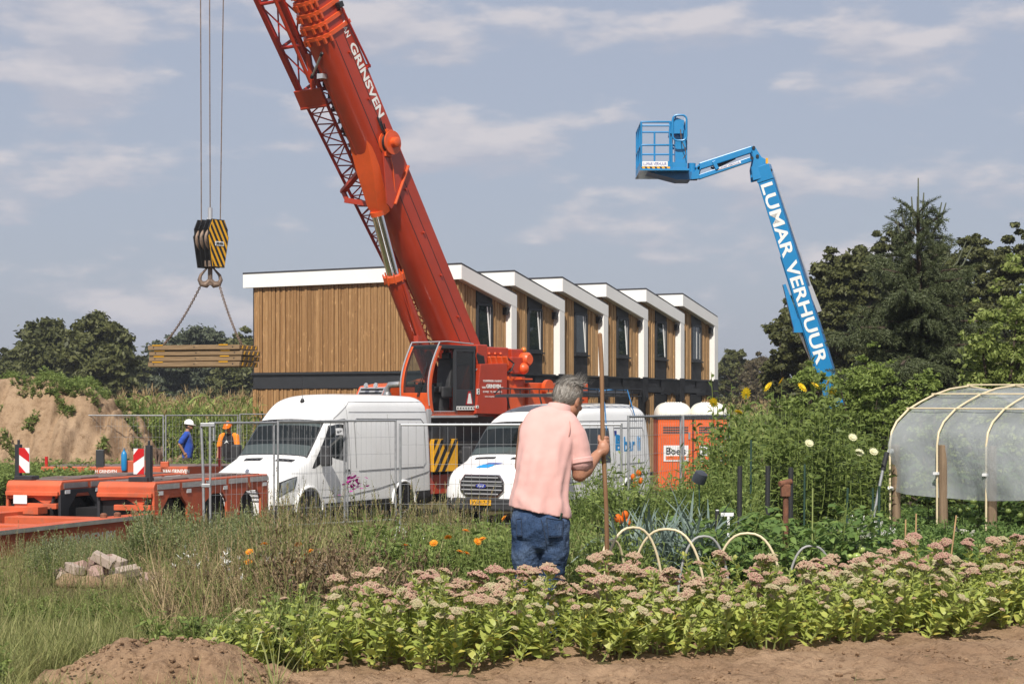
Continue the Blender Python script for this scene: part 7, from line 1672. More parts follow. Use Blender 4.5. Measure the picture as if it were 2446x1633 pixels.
def low_cap(p):      # how tall the growth stands at a place (1 = full)
    px = CX+p[0]/p[1]*FPX
    if p[1] > 40: return 1
    if px < 330 and p[1] > 17: return .5
    if px < 640: return .8 if p[1] > 19.5 else .62 if p[1] > 15 else (.5 if px < 420 and p[1] > 12 else .75)
    return .85 if p[1] > 20 else 1
def grow(name, label, tm, pts, mats, sc=(.7, 1.1), tilt=.12, cat='weeds', seed=0):
    r = np.random.default_rng(seed+5); n = len(pts); q = QM(); R, P = xf(pts, r.uniform(0, 6.28, n), r.uniform(*sc, n)*(np.array([low_cap(p) for p in pts]) if name in ('grass', 'seed_stalks', 'dead_weeds', 'weeds', 'goosefoot') else 1), np.abs(r.normal(0, tilt, n)), r.uniform(0, 6.28, n)); scatter(q, tm, R, P)
    return tag(link(name, qmesh(name, *q.arrays(), mats)), label, cat, kind='stuff')
def bank_free(x, y): return math.hypot((x+1.98)/.85, (y-10.35)/.9) > 1.0
def rubble_free(x, y): return math.hypot((x+3.75)/.62, (y-16.4)/1.7) > 1
def lgrass(x, y, px): return bank_free(x, y) and rubble_free(x, y) and not (x > -1.25 and y < bed_front(x)+1.4 and y < 13.6) and not (-9.6 < x+.33*(33-y) < -6.1 and 28.5 < y)
BT_ = [blade_tmpl(i) for i in range(8)]
pts = patchy(-260, 1180, 9.6, 31.5, 15500, lgrass, 1); dense = lambda x, y, px: lgrass(x, y, px) and (mnoise.noise((x*.8, y*.5, 4)) > -.25)
grow('grass', 'tall uneven green grass left of the flower bed and before the fence', BT_, pts, [M['grass']], (.26, .62), .22, 'grass', 1)
pts = patchy(-200, 560, 9.2, 14.5, 4500, lgrass, 2); grow('grass', 'lush green grass at the lower left corner', BT_, pts, [M['grass']], (.22, .5), .3, 'grass', 2)
pts = patchy(-260, 1150, 12.5, 31, 3800, lambda x, y, px: lgrass(x, y, px) and (px < 720 or y > 17) and mnoise.noise((x*.5, y*.35, 8)) > -.2, 3); grow('seed_stalks', 'brownish seeding grass stalks above the grass', [stalk_tmpl(i) for i in range(6)], pts, [M['grass'], M['grass'], M['seed']], (.6, 1.05), .2, 'grass', 3)
pts = patchy(60, 640, 17, 29.5, 620, lambda x, y, px: lgrass(x, y, px) and mnoise.noise((x*.7, y*.5, 2)) > -.1, 4); grow('goosefoot', 'tall grey green weeds in front of the orange trailer', [herb_tmpl(i+20, 0, 1, (.8, 1.25), (.03, .08), .45, 90, 7, 2) for i in range(5)], pts, [M['weed'], M['weed_grey'], M['weed_grey']], (.65, 1.1), .12, 'weeds', 4)
pts = patchy(-200, 1150, 9.8, 28, 2600, lambda x, y, px: lgrass(x, y, px) and mnoise.noise((x*.9, y*.7, 12)) > 0, 5); grow('weeds', 'low broad leaved weeds among the grass', [herb_tmpl(i+40, 0, 0, (.25, .5), (.05, .11), .4, 30, 4) for i in range(5)], pts, [M['weed']], (.6, 1.2), .2, 'weeds', 5)
dead = lambda x, y, px: y > bed_front(x)+1.2 and bank_free(x, y) and (x-(-1.3))**2/3.6+(y-14.2)**2/7 < 1
pts = patchy(420, 1080, 11.6, 16.5, 260, dead, 6); grow('dead_weeds', 'brown dried up weeds behind the flower bed', [herb_tmpl(i+60, 0, 0, (.35, .75), (.03, .09), .35, 60, 7, 0) for i in range(6)], pts, [M['deadleaf']], (.65, 1.05), .3, 'weeds', 6)
pts = patchy(360, 900, 11.4, 15, 430, lambda x, y, px: y > bed_front(x)+.9 and bank_free(x, y), 7); grow('dry_grass', 'straw coloured dry stalks behind the flower bed', [stalk_tmpl(i+30, 0, 0) for i in range(5)]+[blade_tmpl(i+30) for i in range(3)], pts, [M['grass_dry'], M['grass_dry'], M['grass_dry']], (.4, .75), .35, 'grass', 7)
# green strip in the middle, behind the gardener and in front of the vans
mid = lambda x, y, px: not (x > 1.6 and y > 22)
pts = patchy(700, 1560, 14.2, 28.0, 9500, mid, 8); grow('grass', 'rank green grass behind the gardener up to the wire fence', BT_, pts, [M['grass']], (.3, .8), .2, 'grass', 8)
pts = patchy(860, 1560, 13.6, 27, 2300, mid, 9); grow('weeds', 'leafy green weeds behind the gardener', [herb_tmpl(i+80, 0, 0, (.35, .7), (.05, .10), .42, 46, 6) for i in range(6)], pts, [M['weed']], (.6, 1.15), .15, 'weeds', 9)
pts = patchy(1380, 1800, 18.5, 25.5, 520, None, 10); grow('weeds', 'tall yellow green weeds before the lettered van side', [herb_tmpl(i+100, 0, 0, (.8, 1.3), (.07, .15), .3, 60, 6) for i in range(5)], pts, [M['weed']], (.75, 1.15), .12, 'weeds', 10)
pts = patchy(-200, 760, 43.6, 49.3, 2600, lambda x, y, px: (px < 225 or y > 47.3) and y < 50.4, 11); grow('weeds', 'low green weeds along the foot of the sand heap', [herb_tmpl(i+120, 0, 0, (.4, .7), (.08, .16), .5, 40, 5) for i in range(5)], pts+np.array([0, 0, .05]), [M['weed']], (.8, 1.45), .2, 'weeds', 11)
# weeds on the sand heap
r = np.random.default_rng(12); hp = []
keys = list(HEAP.keys()); cl = []
for _ in range(230): k = keys[r.integers(len(keys))]; cl.append(HEAP[k])
for x, y, z in HEAP.values():
    if z < -.45: continue
    d = min((x-c[0])**2+(y-c[1])**2 for c in cl)
    top = z > 1.9 and -14.6 < x < -10.2; n_ = mnoise.noise((x*.9, y*.9, 21))
    if (d < .015+.045*r.random() and r.random() < .6) or (top and n_ > -.12 and r.random() < .28) or (z < .1 and n_ > .05 and r.random() < .10) or (-10.6 < x and n_ > .22 and r.random() < .10): hp.append((x, y, z-.02))
grow('heap_weeds', 'green weeds scattered over the sand heap and along its crest', [herb_tmpl(i+140, 0, 0, (.25, .55), (.07, .15), .45, 34, 5) for i in range(6)], np.array(hp), [M['weed']], (.35, 1.0), .25, 'weeds', 12)
pts = patchy(1640, 2440, 13.5, 25, 5200, lambda x, y, px: y > bed_front(x)+2.2, 13); grow('weeds', 'green undergrowth of the vegetable garden on the right', [herb_tmpl(i+160, 0, 0, (.2, .5), (.05, .11), .45, 36, 5) for i in range(6)], pts, [M['tomato_leaf']], (.6, 1.2), .2, 'weeds', 13)
pts = patchy(1600, 2446, 8.9, 10.2, 90, lambda x, y, px: px > 2180 or RNG.random() < .12, 14); grow('grass', 'sparse grass tufts on the bare soil', BT_, pts, [M['grass']], (.08, .2), .4, 'grass', 14)
# clods and small stones on the bare soil and the bank
def clod_tmpl(seed):
    r = np.random.default_rng(seed); V, F = qball((0, 0, 0), 1, 6, 4, .7); V = V*(1+.35*np.array([mnoise.noise((v[0]*1.3+seed, v[1]*1.3, v[2]*1.3)) for v in V]))[:, None]; return V, F, np.zeros(len(F), int)
r = np.random.default_rng(40); cp = []
while len(cp) < 3800:
    if r.random() < .75: x = r.uniform(-1.2, 5.2); y = r.uniform(9.0, bed_front(x)+.4); z = ground_z(x, y)+.025
    else:
        x = r.uniform(-2.8, -1.1); y = r.uniform(9.6, 11.2); rr_ = math.hypot((x+1.98)/.80, (y-10.40)/.80)
        if rr_ > 1.05: continue
        z = ground_z(x, y)+.03+.26*(1-sst(.25, 1.05, rr_))
    cp.append((x, y, z))
cp = np.array(cp); n = len(cp); q = QM(); R, P = xf(cp, r.uniform(0, 6.28, n), .004+.012*r.random(n)**3+.012*(r.random(n) > .96), r.uniform(0, .6, n), r.uniform(0, 6.28, n)); scatter(q, [clod_tmpl(i) for i in range(5)], R, P)
tag(link('soil_clods', qmesh('soil_clods', *q.arrays(), [M['soil']], False)), 'crumbs and small clods of earth on the bare soil', 'soil', kind='stuff')
# ---------------------------------------------------------------- sedum bed
def sedum_tmpl(seed, H, lean=0.15, n=6, spread=.10):
    r = np.random.default_rng(seed); q = QM(); heads = []
    for k in range(n):
        a = 2*math.pi*k/n+r.normal()*.4; b = np.array([math.cos(a)*spread*r.random(), math.sin(a)*spread*r.random(), 0]); h = H*r.uniform(.72, 1.08); l = lean*r.uniform(.4, 1.3)
        top = b+np.array([math.cos(a)*l, math.sin(a)*l, h]); mid_ = b+(top-b)*.5+np.array([-math.cos(a), -math.sin(a), 0])*l*.12
        pts = [b, mid_, top]; q.add(*qtube(pts, [.0065, .0055, .0045], 4), 0)
        m = int(h/.028)
        for i in range(2, m):
            f = i/m; p = (b*(1-f)**2+2*mid_*f*(1-f)+top*f*f)
            for s_ in (0, math.pi):
                L = r.uniform(.066, .105)*(1.1-.5*f)*(.75 if f < .25 else 1); q.add(*leafq(p, a+i*1.57+s_+r.normal()*.25, r.uniform(.35, .95), L, L*.50, r.uniform(.2, .8), 3, (.3, 1, .85, .12), r.normal()*.3), 1)
        heads.append((top, r.uniform(.7, 1.15)*(1 if h > H*.85 else .7)))
        if r.random() < .5: c = top+np.array([r.normal()*.05, r.normal()*.05, -.05]); q.add(*qtube([top-np.array([0, 0, .12]), c], [.003, .0025], 3), 0); heads.append((c, r.uniform(.4, .6)))
        for j in range(6):     # rays that carry the head
            an = j*1.05; q.add(*qtube([top-np.array([0, 0, .05]), top+np.array([math.cos(an)*.03, math.sin(an)*.03, 0])], [.003, .002], 3), 0)
    return q.arrays(), heads
def head_mesh(seed, mats):
    r = np.random.default_rng(seed); q = QM(); n = 150
    for k in range(n):
        f = math.sqrt((k+.5)/n); a = k*2.39996; lob = 1+.16*math.sin(5*a*0+seed+3*math.cos(a*2+seed)); rr = .062*f*lob; z = .026*(1-f*f)-.006*f+r.normal()*.003+.006*math.sin(rr*170+seed)*math.cos(a*3)
        q.add(*qball((rr*math.cos(a), rr*math.sin(a), z), r.uniform(.0058, .0088), 5, 3, .9), 0 if r.random() < .8 else 1)
    return qmesh('flower_head', *q.arrays(), mats)
ST_ = [sedum_tmpl(i, h, l, n) for i, (h, l, n) in enumerate(((.50, .12, 6), (.47, .15, 7), (.56, .10, 6), (.42, .20, 7), (.34, .20, 7), (.46, .17, 6), (.38, .16, 7)))]
SME = [qmesh('sedum', *a[0], [M['sedum_stem'], M['sedum_leaf']]) for a in ST_]
HME = [[head_mesh(s*3+i, m) for s in range(3)] for i, m in enumerate(((M['sedum_pink'], M['sedum_mid']), (M['sedum_mid'], M['sedum_pink']), (M['sedum_cream'], M['sedum_mid'])))]
def bed_back(x): return 12.25 if x < .35 else 12.25+.62*(x-.35)
r = np.random.default_rng(31); done = []; cnt = 0; tries = 0
while cnt < 190 and tries < 20000:
    tries += 1; x = r.uniform(-1.6, 5.2); f = bed_front(x)+.02; b = bed_back(x)
    y = r.uniform(f, b)
    if any((x-p[0])**2+(y-p[1])**2 < (.20 if y-f < .5 else .26)**2 for p in done): continue
    if math.hypot(x-.19, y-12.5) < .36 or x < -1.25 and y > 11.7: continue
    if -1.9 < x-.95 < -.0 and 0: continue
    done.append((x, y)); cnt += 1; fr = y-f; u = (y-f)/(b-f)
    left = x < -1.0; k = (3 if r.random() < .5 else 6) if left else ((5, 3, 1)[r.integers(3)] if fr < .20 else (0, 1, 2, 5)[r.integers(4)])
    kind = 2 if fr < .32 or left else (0 if (r.random() < .05+.62*u) else 1)
    lb = 'young yellow green sedum leaning over the earth bank at the left end of the bed' if left else ('low sedum clump with cream green flower heads along the front of the bed', 'sedum clump with pale pink and cream flower heads inside the bed', 'tall sedum clump with dusty pink flower heads inside the bed')[{2: 0, 1: 1, 0: 2}[kind]]
    o = link('sedum_plant', SME[k], None, (x, y, ground_z(x, y)+.0), r.uniform(0, 6.28)); o.scale = (r.uniform(.9, 1.1),)*3; tilt = 1.0*max(0, .35-fr); o.rotation_euler = (tilt+r.normal()*.05, r.normal()*.06-(.35 if left else 0), o.rotation_euler[2]*0+r.uniform(0, 6.28) if fr > .3 and not left else r.uniform(-.6, .6))
    tag(o, lb, 'sedum', 'sedum plants of the flower bed')
    for p, sc in ST_[k][1]:
        if (left and r.random() < .6) or (x < -.5 and r.random() < .08) or (fr < .3 and r.random() < .35) or (fr > .3 and r.random() < .25): continue
        hk_ = kind if r.random() < .7 else (1 if kind != 1 else r.integers(0, 3)); c = link('flower_head', HME[hk_][r.integers(3)], o, tuple(p), r.uniform(0, 6.28)); s_ = sc*(1.02 if kind < 2 else .66)*(.6 if left else 1); c.scale = (s_, s_, s_*.95); c.rotation_euler = (r.normal()*.18, r.normal()*.18, r.uniform(0, 6.28))
# ---------------------------------------------------------------- tall yellow flowers
def tall_tmpl(seed, H):
    r = np.random.default_rng(seed); q = QM(); tops = []
    for k in range(4):
        a = r.uniform(0, 6.28); b = np.array([math.cos(a)*.08*k, math.sin(a)*.08*k, 0]); h = H*r.uniform(.8, 1.04); top = b+np.array([r.normal()*.12, r.normal()*.12, h]); q.add(*qtube([b, (b+top)/2+r.normal(0, .02, 3), top], [.008, .007, .004], 4), 0); tops.append(top)
        for i in range(34):
            f = .12+.88*i/34; p = b+(top-b)*f; L = r.uniform(.13, .22)*(1.1-.4*f); q.add(*leafq(p, i*2.4+r.normal()*.3, r.uniform(.1, .8), L, L*.34, r.uniform(.5, 1.5), 3, (.25, 1, .7, .06), r.normal()*.4), 1)
    return q.arrays(), tops
def bloom(name, mat, R, n, centre=None, cup=.25, wide=.32):
    q = QM()
    for ring in range(2):
        for k in range(n): q.add(*leafq((0, 0, .002*ring), 2*math.pi*(k+.5*ring)/n, cup+.35*ring, R*(1-.25*ring), R*wide, .45, 3, (.5, 1, .9, .3)), 0)
    q.add(*qball((0, 0, .006), R*.22, 7, 4, .6), 1); return qmesh(name, *q.arrays(), [mat, centre or mat])
TT = [tall_tmpl(i+5, 1.75) for i in range(6)]; TME = [qmesh('tall_flower_plant', *a[0], [M['weed'], M['tall_leaf']]) for a in TT]
YB = bloom('flower', M['flower_yellow'], .066, 13, M['flower_yellow']); CB = bloom('flower', M['flower_cream'], .055, 16, M['flower_cream'], .5)
r = np.random.default_rng(8)
tops_px = [(1640, 1010), (1690, 962), (1740, 945), (1800, 932), (1860, 928), (1920, 930), (1980, 928), (2040, 960), (2090, 985), (2125, 1010)]
fl = [(1704, 962), (1782, 940), (1835, 924), (1866, 912), (1916, 926), (1948, 922), (1980, 912), (1988, 938), (1764, 985)]
k = 0
for row in range(5):
    for px in np.arange(1668+7*row, 2120, 38-row*1):
        Y = 21.2+row*.95+r.normal()*.15; px_ = px+r.normal()*9; tp = np.interp(px_, [a for a, b in tops_px], [b for a, b in tops_px])+r.uniform(0, 30)+(4-row)*22; x = XW(px_, Y); z0 = ground_z(x, Y)-.03; h = ZW(tp, Y)-z0; i = r.integers(6)
        o = link('tall_flower_plant', TME[i], None, (x, Y, z0), r.uniform(0, 6.28)); s_ = h/1.78; o.scale = (.9, .9, s_); k += 1
        tag(o, 'tall leafy flower plant without open bloom in the dense stand before the trees', 'flower plant', 'tall flower plants between toilets and foil tunnel')
WH = ['outermost on the left, before the toilet roof', 'second from the left', 'before the rose bushes, large bloom', 'tall one with the highest bloom on the left half', 'in the middle of the stand', 'right beside the middle one', 'below the foot of the lettered blue boom', 'just under the blue boom foot, lower bloom', 'low bloom among leaves at the left']
for j, (px, py) in enumerate(fl):
    Y = 21.0+.12*j; x = XW(px, Y); z0 = ground_z(x, Y)-.03; h = ZW(py, Y)-z0; o = link('tall_flower_plant', TME[j % 6], None, (x, Y, z0), r.uniform(0, 6.28)); tp = Vector(TT[j % 6][1][0]); o.scale = (.8, .8, h/tp.z); q_ = Matrix.Rotation(o.rotation_euler[2], 3, 'Z') @ Vector((tp.x*.8, tp.y*.8, 0)); o.location = (x-q_.x, Y-q_.y, z0)
    tag(o, 'tall plant with open yellow bloom, '+WH[j], 'flower plant', 'tall flower plants between toilets and foil tunnel')
    c = link('flower', YB, o, tuple(tp), 0); c.scale = (1.15, 1.15, .9*1.78/h); c.rotation_euler = (.55+r.normal()*.2, r.normal()*.3, 0); tp2 = Vector(TT[j % 6][1][1])
for j, (px, py) in enumerate(((1932, 1060), (2036, 1046), (2052, 1082), (2086, 1080))):
    Y = 19.9; x = XW(px, Y); z0 = ground_z(x, Y); h = ZW(py, Y)-z0; o = thing('dahlia_plant', 'plant with creamy white bloom, '+('far left of the cream blooms', 'highest of the cream blooms', 'lowest of the cream blooms', 'right of the other cream blooms, nearest the foil tunnel')[j], 'flower plant', (x, Y, z0), r.uniform(0, 6), 'cream flowering plants')
    q = QM(); q.add(*qtube([(0, 0, 0), (.02, .02, h*.5), (0, 0, h)], [.008, .007, .004], 4), 0)
    for i in range(40): f = r.random(); L = r.uniform(.08, .16); q.add(*leafq((0, 0, h*f*.97), r.uniform(0, 6.28), r.uniform(0, .8), L, L*.45, 1.0, 3, (.3, 1, .8, .08)), 1)
    link('foliage', qmesh('foliage', *q.arrays(), [M['weed'], M['tall_leaf']]), o); c = link('flower', CB, o, (0, 0, h)); c.rotation_euler = (.9, .2, -o.rotation_euler[2])
# ---------------------------------------------------------------- marigolds, lantern plants, sweet pea
MB_ = bloom('flower', M['flower_orange'], .030, 14, M['lantern'], .3)
mar = [(596, 1318), (593, 1342), (631, 1300), (713, 1301), (728, 1328), (740, 1317), (706, 1346), (1112, 1268), (1070, 1284), (1036, 1297), (1140, 1293), (1152, 1288), (1098, 1318), (1114, 1322), (968, 1303), (688, 1390), (1205, 1238)]
for j, (px, py) in enumerate(mar):
    Y = 13.4+.07*((j*5) % 9); x = XW(px, Y); z0 = ground_z(x, Y); h = ZW(py, Y)-z0; q = QM(); q.add(*qtube([(0, 0, 0), (.02, .01, h*.6), (0, 0, h)], [.004, .004, .003], 4), 0)
    for i in range(12): L = r.uniform(.05, .1); q.add(*leafq((0, 0, h*.8*r.random()), r.uniform(0, 6.28), .6, L, L*.3, .8, 3), 0)
    o = link('marigold', qmesh('marigold', *q.arrays(), [M['weed']]), None, (x, Y, z0), r.uniform(0, 6)); tag(o, 'orange marigold in the weeds left of the dried plants' if px < 800 else 'orange marigold in the weeds behind the sedum, left of the gardener', 'flower', 'orange marigolds'); c = link('flower', MB_, o, (0, 0, h)); c.rotation_euler = (.5+r.normal()*.3, r.normal()*.3, 0); c.scale = (1.15,)*3
for j, (px, pys, Y, lb) in enumerate(((1517, (1128, 1138, 1147, 1156), 20.0, 'plant with orange lanterns by the wire fence right of the handle'), (1482, (1228, 1236, 1246, 1240), 15.2, 'plant with orange lanterns just right of the handle above the low hoops'), (1345, (1196, 1204), 19.5, 'plant with orange lanterns behind the sleeve of the gardener'))):
    x = XW(px, Y); z0 = ground_z(x, Y); h = ZW(pys[0], Y)-z0; o = thing('lantern_plant', lb, 'plant', (x, Y, z0), 0, 'lantern plants'); q = QM(); q.add(*qtube([(0, 0, 0), (.01, 0, h*.5), (0, 0, h+.05)], [.006, .005, .003], 4), 0)
    for i in range(34): L = r.uniform(.06, .11); q.add(*leafq((0, 0, h*(.2+.85*r.random())), r.uniform(0, 6.28), r.uniform(0, .8), L, L*.6, .9, 3), 0)
    link('foliage', qmesh('foliage', *q.arrays(), [M['weed']]), o)
    for i, py in enumerate(pys): q = QM(); q.add(*qball((0, 0, 0), .030, 8, 6, 1.25), 0); c = link('lantern', qmesh('lantern', *q.arrays(), [M['lantern']], True), o, (.035*(-1) ** i+.01*i, -.07, ZW(py, Y)-z0))
o = thing('sweet_pea', 'magenta sweet pea blooms before the door of the tall van', 'flower', (XW(843, 26), 26, -.75)); q = QM(); h = ZW(1150, 26)+.75; q.add(*qtube([(0, 0, 0), (.05, 0, h*.6), (0, 0, h)], [.006, .005, .004], 4), 0)
for i in range(26): L = r.uniform(.06, .12); q.add(*leafq((0, 0, h*r.random()), r.uniform(0, 6.28), .5, L, L*.4, .7, 3), 0)
link('foliage', qmesh('foliage', *q.arrays(), [M['weed']]), o); q = QM()
for i in range(46): q.add(*leafq((r.normal()*.07, r.normal()*.05, h+r.normal()*.08), r.uniform(0, 6.28), r.uniform(-.2, 1.3), .055, .055, .6, 3, (.5, 1, 1, .5)), 0)
link('flower', qmesh('flower', *q.arrays(), [M['flower_pink']]), o)
pts = patchy(880, 1010, 16.5, 21, 34, None, 15); grow('yarrow', 'small white yarrow umbels in the grass before the vans', [herb_tmpl(i+200, 0, 0, (.45, .65), (.03, .05), .3, 14, 3, 2) for i in range(3)], pts, [M['weed'], M['weed'], M['flower_white']], (.8, 1.05), .1, 'flowers', 15)
pts = patchy(430, 760, 13.5, 19, 26, lgrass, 16); grow('white_seed_heads', 'white fluffy seed heads in the grass near the rubble', [herb_tmpl(i+220, 0, 0, (.45, .6), (.02, .03), .3, 6, 1, 2) for i in range(3)], pts, [M['grass_dry'], M['grass_dry'], M['flower_white']], (.7, 1.0), .2, 'flowers', 16)
pts = patchy(2010, 2110, 17.0, 19.5, 40, None, 17); grow('white_daisies', 'haze of tiny white daisies left of the foil tunnel', [herb_tmpl(i+240, 0, 0, (.6, .8), (.02, .04), .3, 20, 7, 2) for i in range(3)], pts, [M['deadleaf'], M['deadleaf'], M['flower_white']], (.6, .8), .2, 'flowers', 17)
# ---------------------------------------------------------------- leeks, cabbage, tomatoes
def leek_mesh(seed):
    r = np.random.default_rng(seed); q = QM(); q.add(*qtube([(0, 0, 0), (0, 0, .2), (0, 0, .32)], [.018, .018, .022], 8), 0)
    for k in range(11): a = (k % 2)*math.pi+r.normal()*.35; q.add(*leafq((0, 0, .12+.018*k), a, r.uniform(1.22, 1.52), r.uniform(.55, .9), .034, r.uniform(.2, 1.5) if k % 3 else 2.2, 5, (.9, 1, .9, .7, .1), r.normal()*.25), 0)
    return qmesh('leek', *q.arrays(), [M['leek']])
LM_ = [leek_mesh(i) for i in range(5)]
for k in range(42):
    row = k//14; Y = 14.6+row*.65; px = 1482+15.5*(k % 14)+r.normal()*5+row*4; x = XW(px, Y); o = link('leek', LM_[k % 5], None, (x, Y, ground_z(x, Y)-.03), r.uniform(0, 6.28)); o.scale = (r.uniform(.75, .98),)*3; tag(o, 'blue green leek in the rows behind the low hoops', 'leek', 'leeks behind the low hoops')
for j, (px, Y, sc) in enumerate(((1480, 13.7, 1), (1545, 13.6, .9), (1625, 13.7, .8))):
    q = QM()
    for k in range(14): a = k*2.4; e = .3+.09*k; q.add(*leafq((0, 0, .08), a, e, .30-.009*k, .24, .9-.03*k, 5, (.3, .9, 1, .9, .4)), 0)
    x = XW(px, Y); o = link('cabbage', qmesh('cabbage', *q.arrays(), [M['cabbage']], True), None, (x, Y, ground_z(x, Y)+.02), j); o.scale = (sc,)*3; tag(o, ('cabbage beside the shovel handle, under the first cream hoop', 'cabbage between the two cream hoops', 'smaller cabbage under the grey hoop')[j], 'cabbage', 'cabbages under the hoops')
def tomato_tmpl(seed, H=.85):
    r = np.random.default_rng(seed); q = QM(); fr = []
    for s_ in range(3):
        b = np.array([r.normal()*.06, r.normal()*.06, 0]); top = b+np.array([r.normal()*.14, r.normal()*.14, H*r.uniform(.8, 1.05)]); q.add(*qtube([b, (b+top)/2+r.normal(0, .03, 3), top], [.007, .006, .004], 4), 0)
        for i in range(15):
            f = .1+.9*i/15; p = b+(top-b)*f; a = i*2.4+r.normal()*.3; e = r.uniform(.1, .6); L = r.uniform(.16, .28)*(1.1-.4*f); d = np.array([math.cos(a)*math.cos(e), math.sin(a)*math.cos(e), math.sin(e)])
            tip = p+d*L-np.array([0, 0, L*.25]); q.add(*qtube([p, p+d*L*.5, tip], [.003, .0025, .0015], 3), 0)
            for j in range(7): g = .25+.75*j/7; c = p*(1-g)+tip*g+d*.0; l = r.uniform(.055, .10); q.add(*leafq(c, a+(-1) ** j*r.uniform(.5, 1.2), r.uniform(-.4, .5), l, l*.62, .8, 3, (.3, 1, .75, .06), r.normal()*.5), 1)
        for i in range(3): z = r.uniform(.2, .62)*H; a = r.uniform(0, 6.28); c = b+(top-b)*(z/H)+np.array([math.cos(a)*.12, math.sin(a)*.12, 0]); fr += [c+r.normal(0, .03, 3) for _ in range(3)]
    return q.arrays(), fr
TTm = [tomato_tmpl(i) for i in range(5)]; TMM = [qmesh('foliage', *a[0], [M['weed'], M['tomato_leaf']]) for a in TTm]
def tom_mesh(m): q = QM(); q.add(*qball((0, 0, 0), .031, 10, 7, .9), 0); return qmesh('tomato', *q.arrays(), [m], True)
TGm, TOm = tom_mesh(M['tomato_green']), tom_mesh(M['tomato_orange'])
def tomato_plant(x, Y, label, group, sc=1., fruit=True, n=None, orange=.04):
    i = n if n is not None else r.integers(5); o = thing('tomato_plant', label, 'tomato plant', (x, Y, ground_z(x, Y)-.02), r.uniform(0, 6.28), group); o.scale = (sc,)*3; link('foliage', TMM[i], o)
    if fruit:
        for c in TTm[i][1][:14]: t_ = link('tomato', TOm if r.random() < orange else TGm, o, tuple(c)); t_.scale = (r.uniform(.75, 1.25),)*3
    return o
for k, (px, Y) in enumerate(((1640, 15.6), (1690, 14.6), (1720, 16.2), (1765, 15.2), (1800, 16.4), (1838, 14.8), (1862, 16.2), (1905, 15.0), (1935, 16.5), (1968, 15.3), (2010, 16.2), (2045, 15.4), (1750, 14.2), (1890, 14.3), (2000, 14.5), (2085, 16.6), (1664, 16.8), (1780, 17.4))):
    tomato_plant(XW(px, Y), Y, 'tomato plant with green fruit among the stakes behind the sedum', 'tomato plants in the open bed', r.uniform(.8, 1.05))
def stick(name, px, Y, ptop, rad, mat, label, cat='stake', lean=0, pbot=None, cap=None, group=None):
    x = XW(px, Y); z0 = ground_z(x, Y)-.1; h = ZW(ptop, Y)-z0; t = thing(name, label, cat, (x, Y, z0), 0, group); s = mk(M[mat]); s.tube([(-lean*.5, 0, 0), (0, .005, h*.5), (lean*.5, 0, h)], [rad*1.05, rad, rad*.95], 10); s.build('shaft', t, smooth=60)
    if cap: cap(t, h, lean)
    return t
def tcap(t, h, lean): s = mk(M['rust']); s.tube([(-.05, -.03, h-.02), (.05, .03, h+.0)], .026, 10); s.box((0, 0, h-.07), (.075, .075, .1)); s.build('cross_piece', t, smooth=40, bevel=.006)
stick('iron_post', 1876, 14.7, 1150, .024, 'rust', 'rusty iron post with a short cross piece in the tomato bed', 'post', .01, cap=tcap)
def ptop(t, h, lean): s = mk(M['board_white']); s.lathe([(.014, 0), (.014, .008)], 10, Matrix.Translation((lean*.5, 0, h))); s.build('cap', t)
SG = 'stakes in the vegetable garden'
for px, Y, pt, rad, m, lb in ((1766, 16.8, 1113, .024, 'stake_black', 'thick black stake, left of the rusty post and farthest from it'), (1833, 16.8, 1112, .024, 'stake_black', 'thick black stake, nearest on the left of the rusty post'), (1888, 16.4, 1116, .024, 'stake_black', 'thick black stake standing right behind the rusty post'), (1712, 15.4, 1219, .020, 'stake_black', 'short black stake with pale top beside the leeks'),
    (1793, 19, 1050, .011, 'stake_green', 'tall thin green stake rising into the yellow flowers'), (1921, 18, 1108, .011, 'stake_green', 'thin green stake with dark tip right of the rusty post'), (2021, 16.5, 1165, .011, 'stake_green', 'thin dark green stake midway to the foil tunnel'), (2084, 17, 1165, .011, 'stake_green', 'thin green stake, left one of the two before the foil tunnel'), (2099, 17, 1160, .013, 'stake_green', 'thin green stake, right one of the two before the foil tunnel'),
    (2162, 15.3, 1240, .007, 'bamboo', 'bamboo cane left before the tunnel posts'), (2187, 15.4, 1226, .007, 'bamboo', 'straight bamboo cane before the tunnel opening'), (2270, 15.2, 1230, .007, 'bamboo', 'leaning bamboo cane before the tunnel opening'), (1940, 15.0, 1165, .006, 'weed_stick', 'pale green plant stalk tied upright among the tomatoes')):
    if m == 'weed_stick': M[m] = M['sedum_stem']
    stick('garden_stake', px, Y, pt, rad, m, lb, 'stake', {2270: .10, 2021: .03}.get(px, .01), cap=ptop if px == 1712 else None, group=SG)
# black pot turned over a stick
def potcap(t, h, lean): s = mk(M['pot']); s.lathe([(.052, -.055), (.066, -.05), (.068, .0), (.060, .045), (.03, .062), (.0, .064)], 20, Matrix.Translation((0, 0, h-.03)) @ Matrix.Rotation(.35, 4, 'Y') @ Matrix.Rotation(.3, 4, 'X'), caps=False); s.build('pot', t, smooth=40)
stick('pot_stick', 1672, 17.2, 1132, .007, 'stake_green', 'shiny dark pot turned upside down on a thin stick above the leeks', 'pot', -.02, cap=potcap)
t = thing('plant_label', 'white T shaped plant label among the tomato plants', 'plant label', (XW(1737, 15.6), 15.6, -.02)); s = mk(M['board_white']); zz = ZW(1228, 15.6)+.02; s.box((0, 0, zz), (.11, .012, .03)); s.build('plate', t); s = mk(M['board_white']); s.box((.01, 0, zz/2), (.02, .008, zz-.03)); s.build('stem', t)
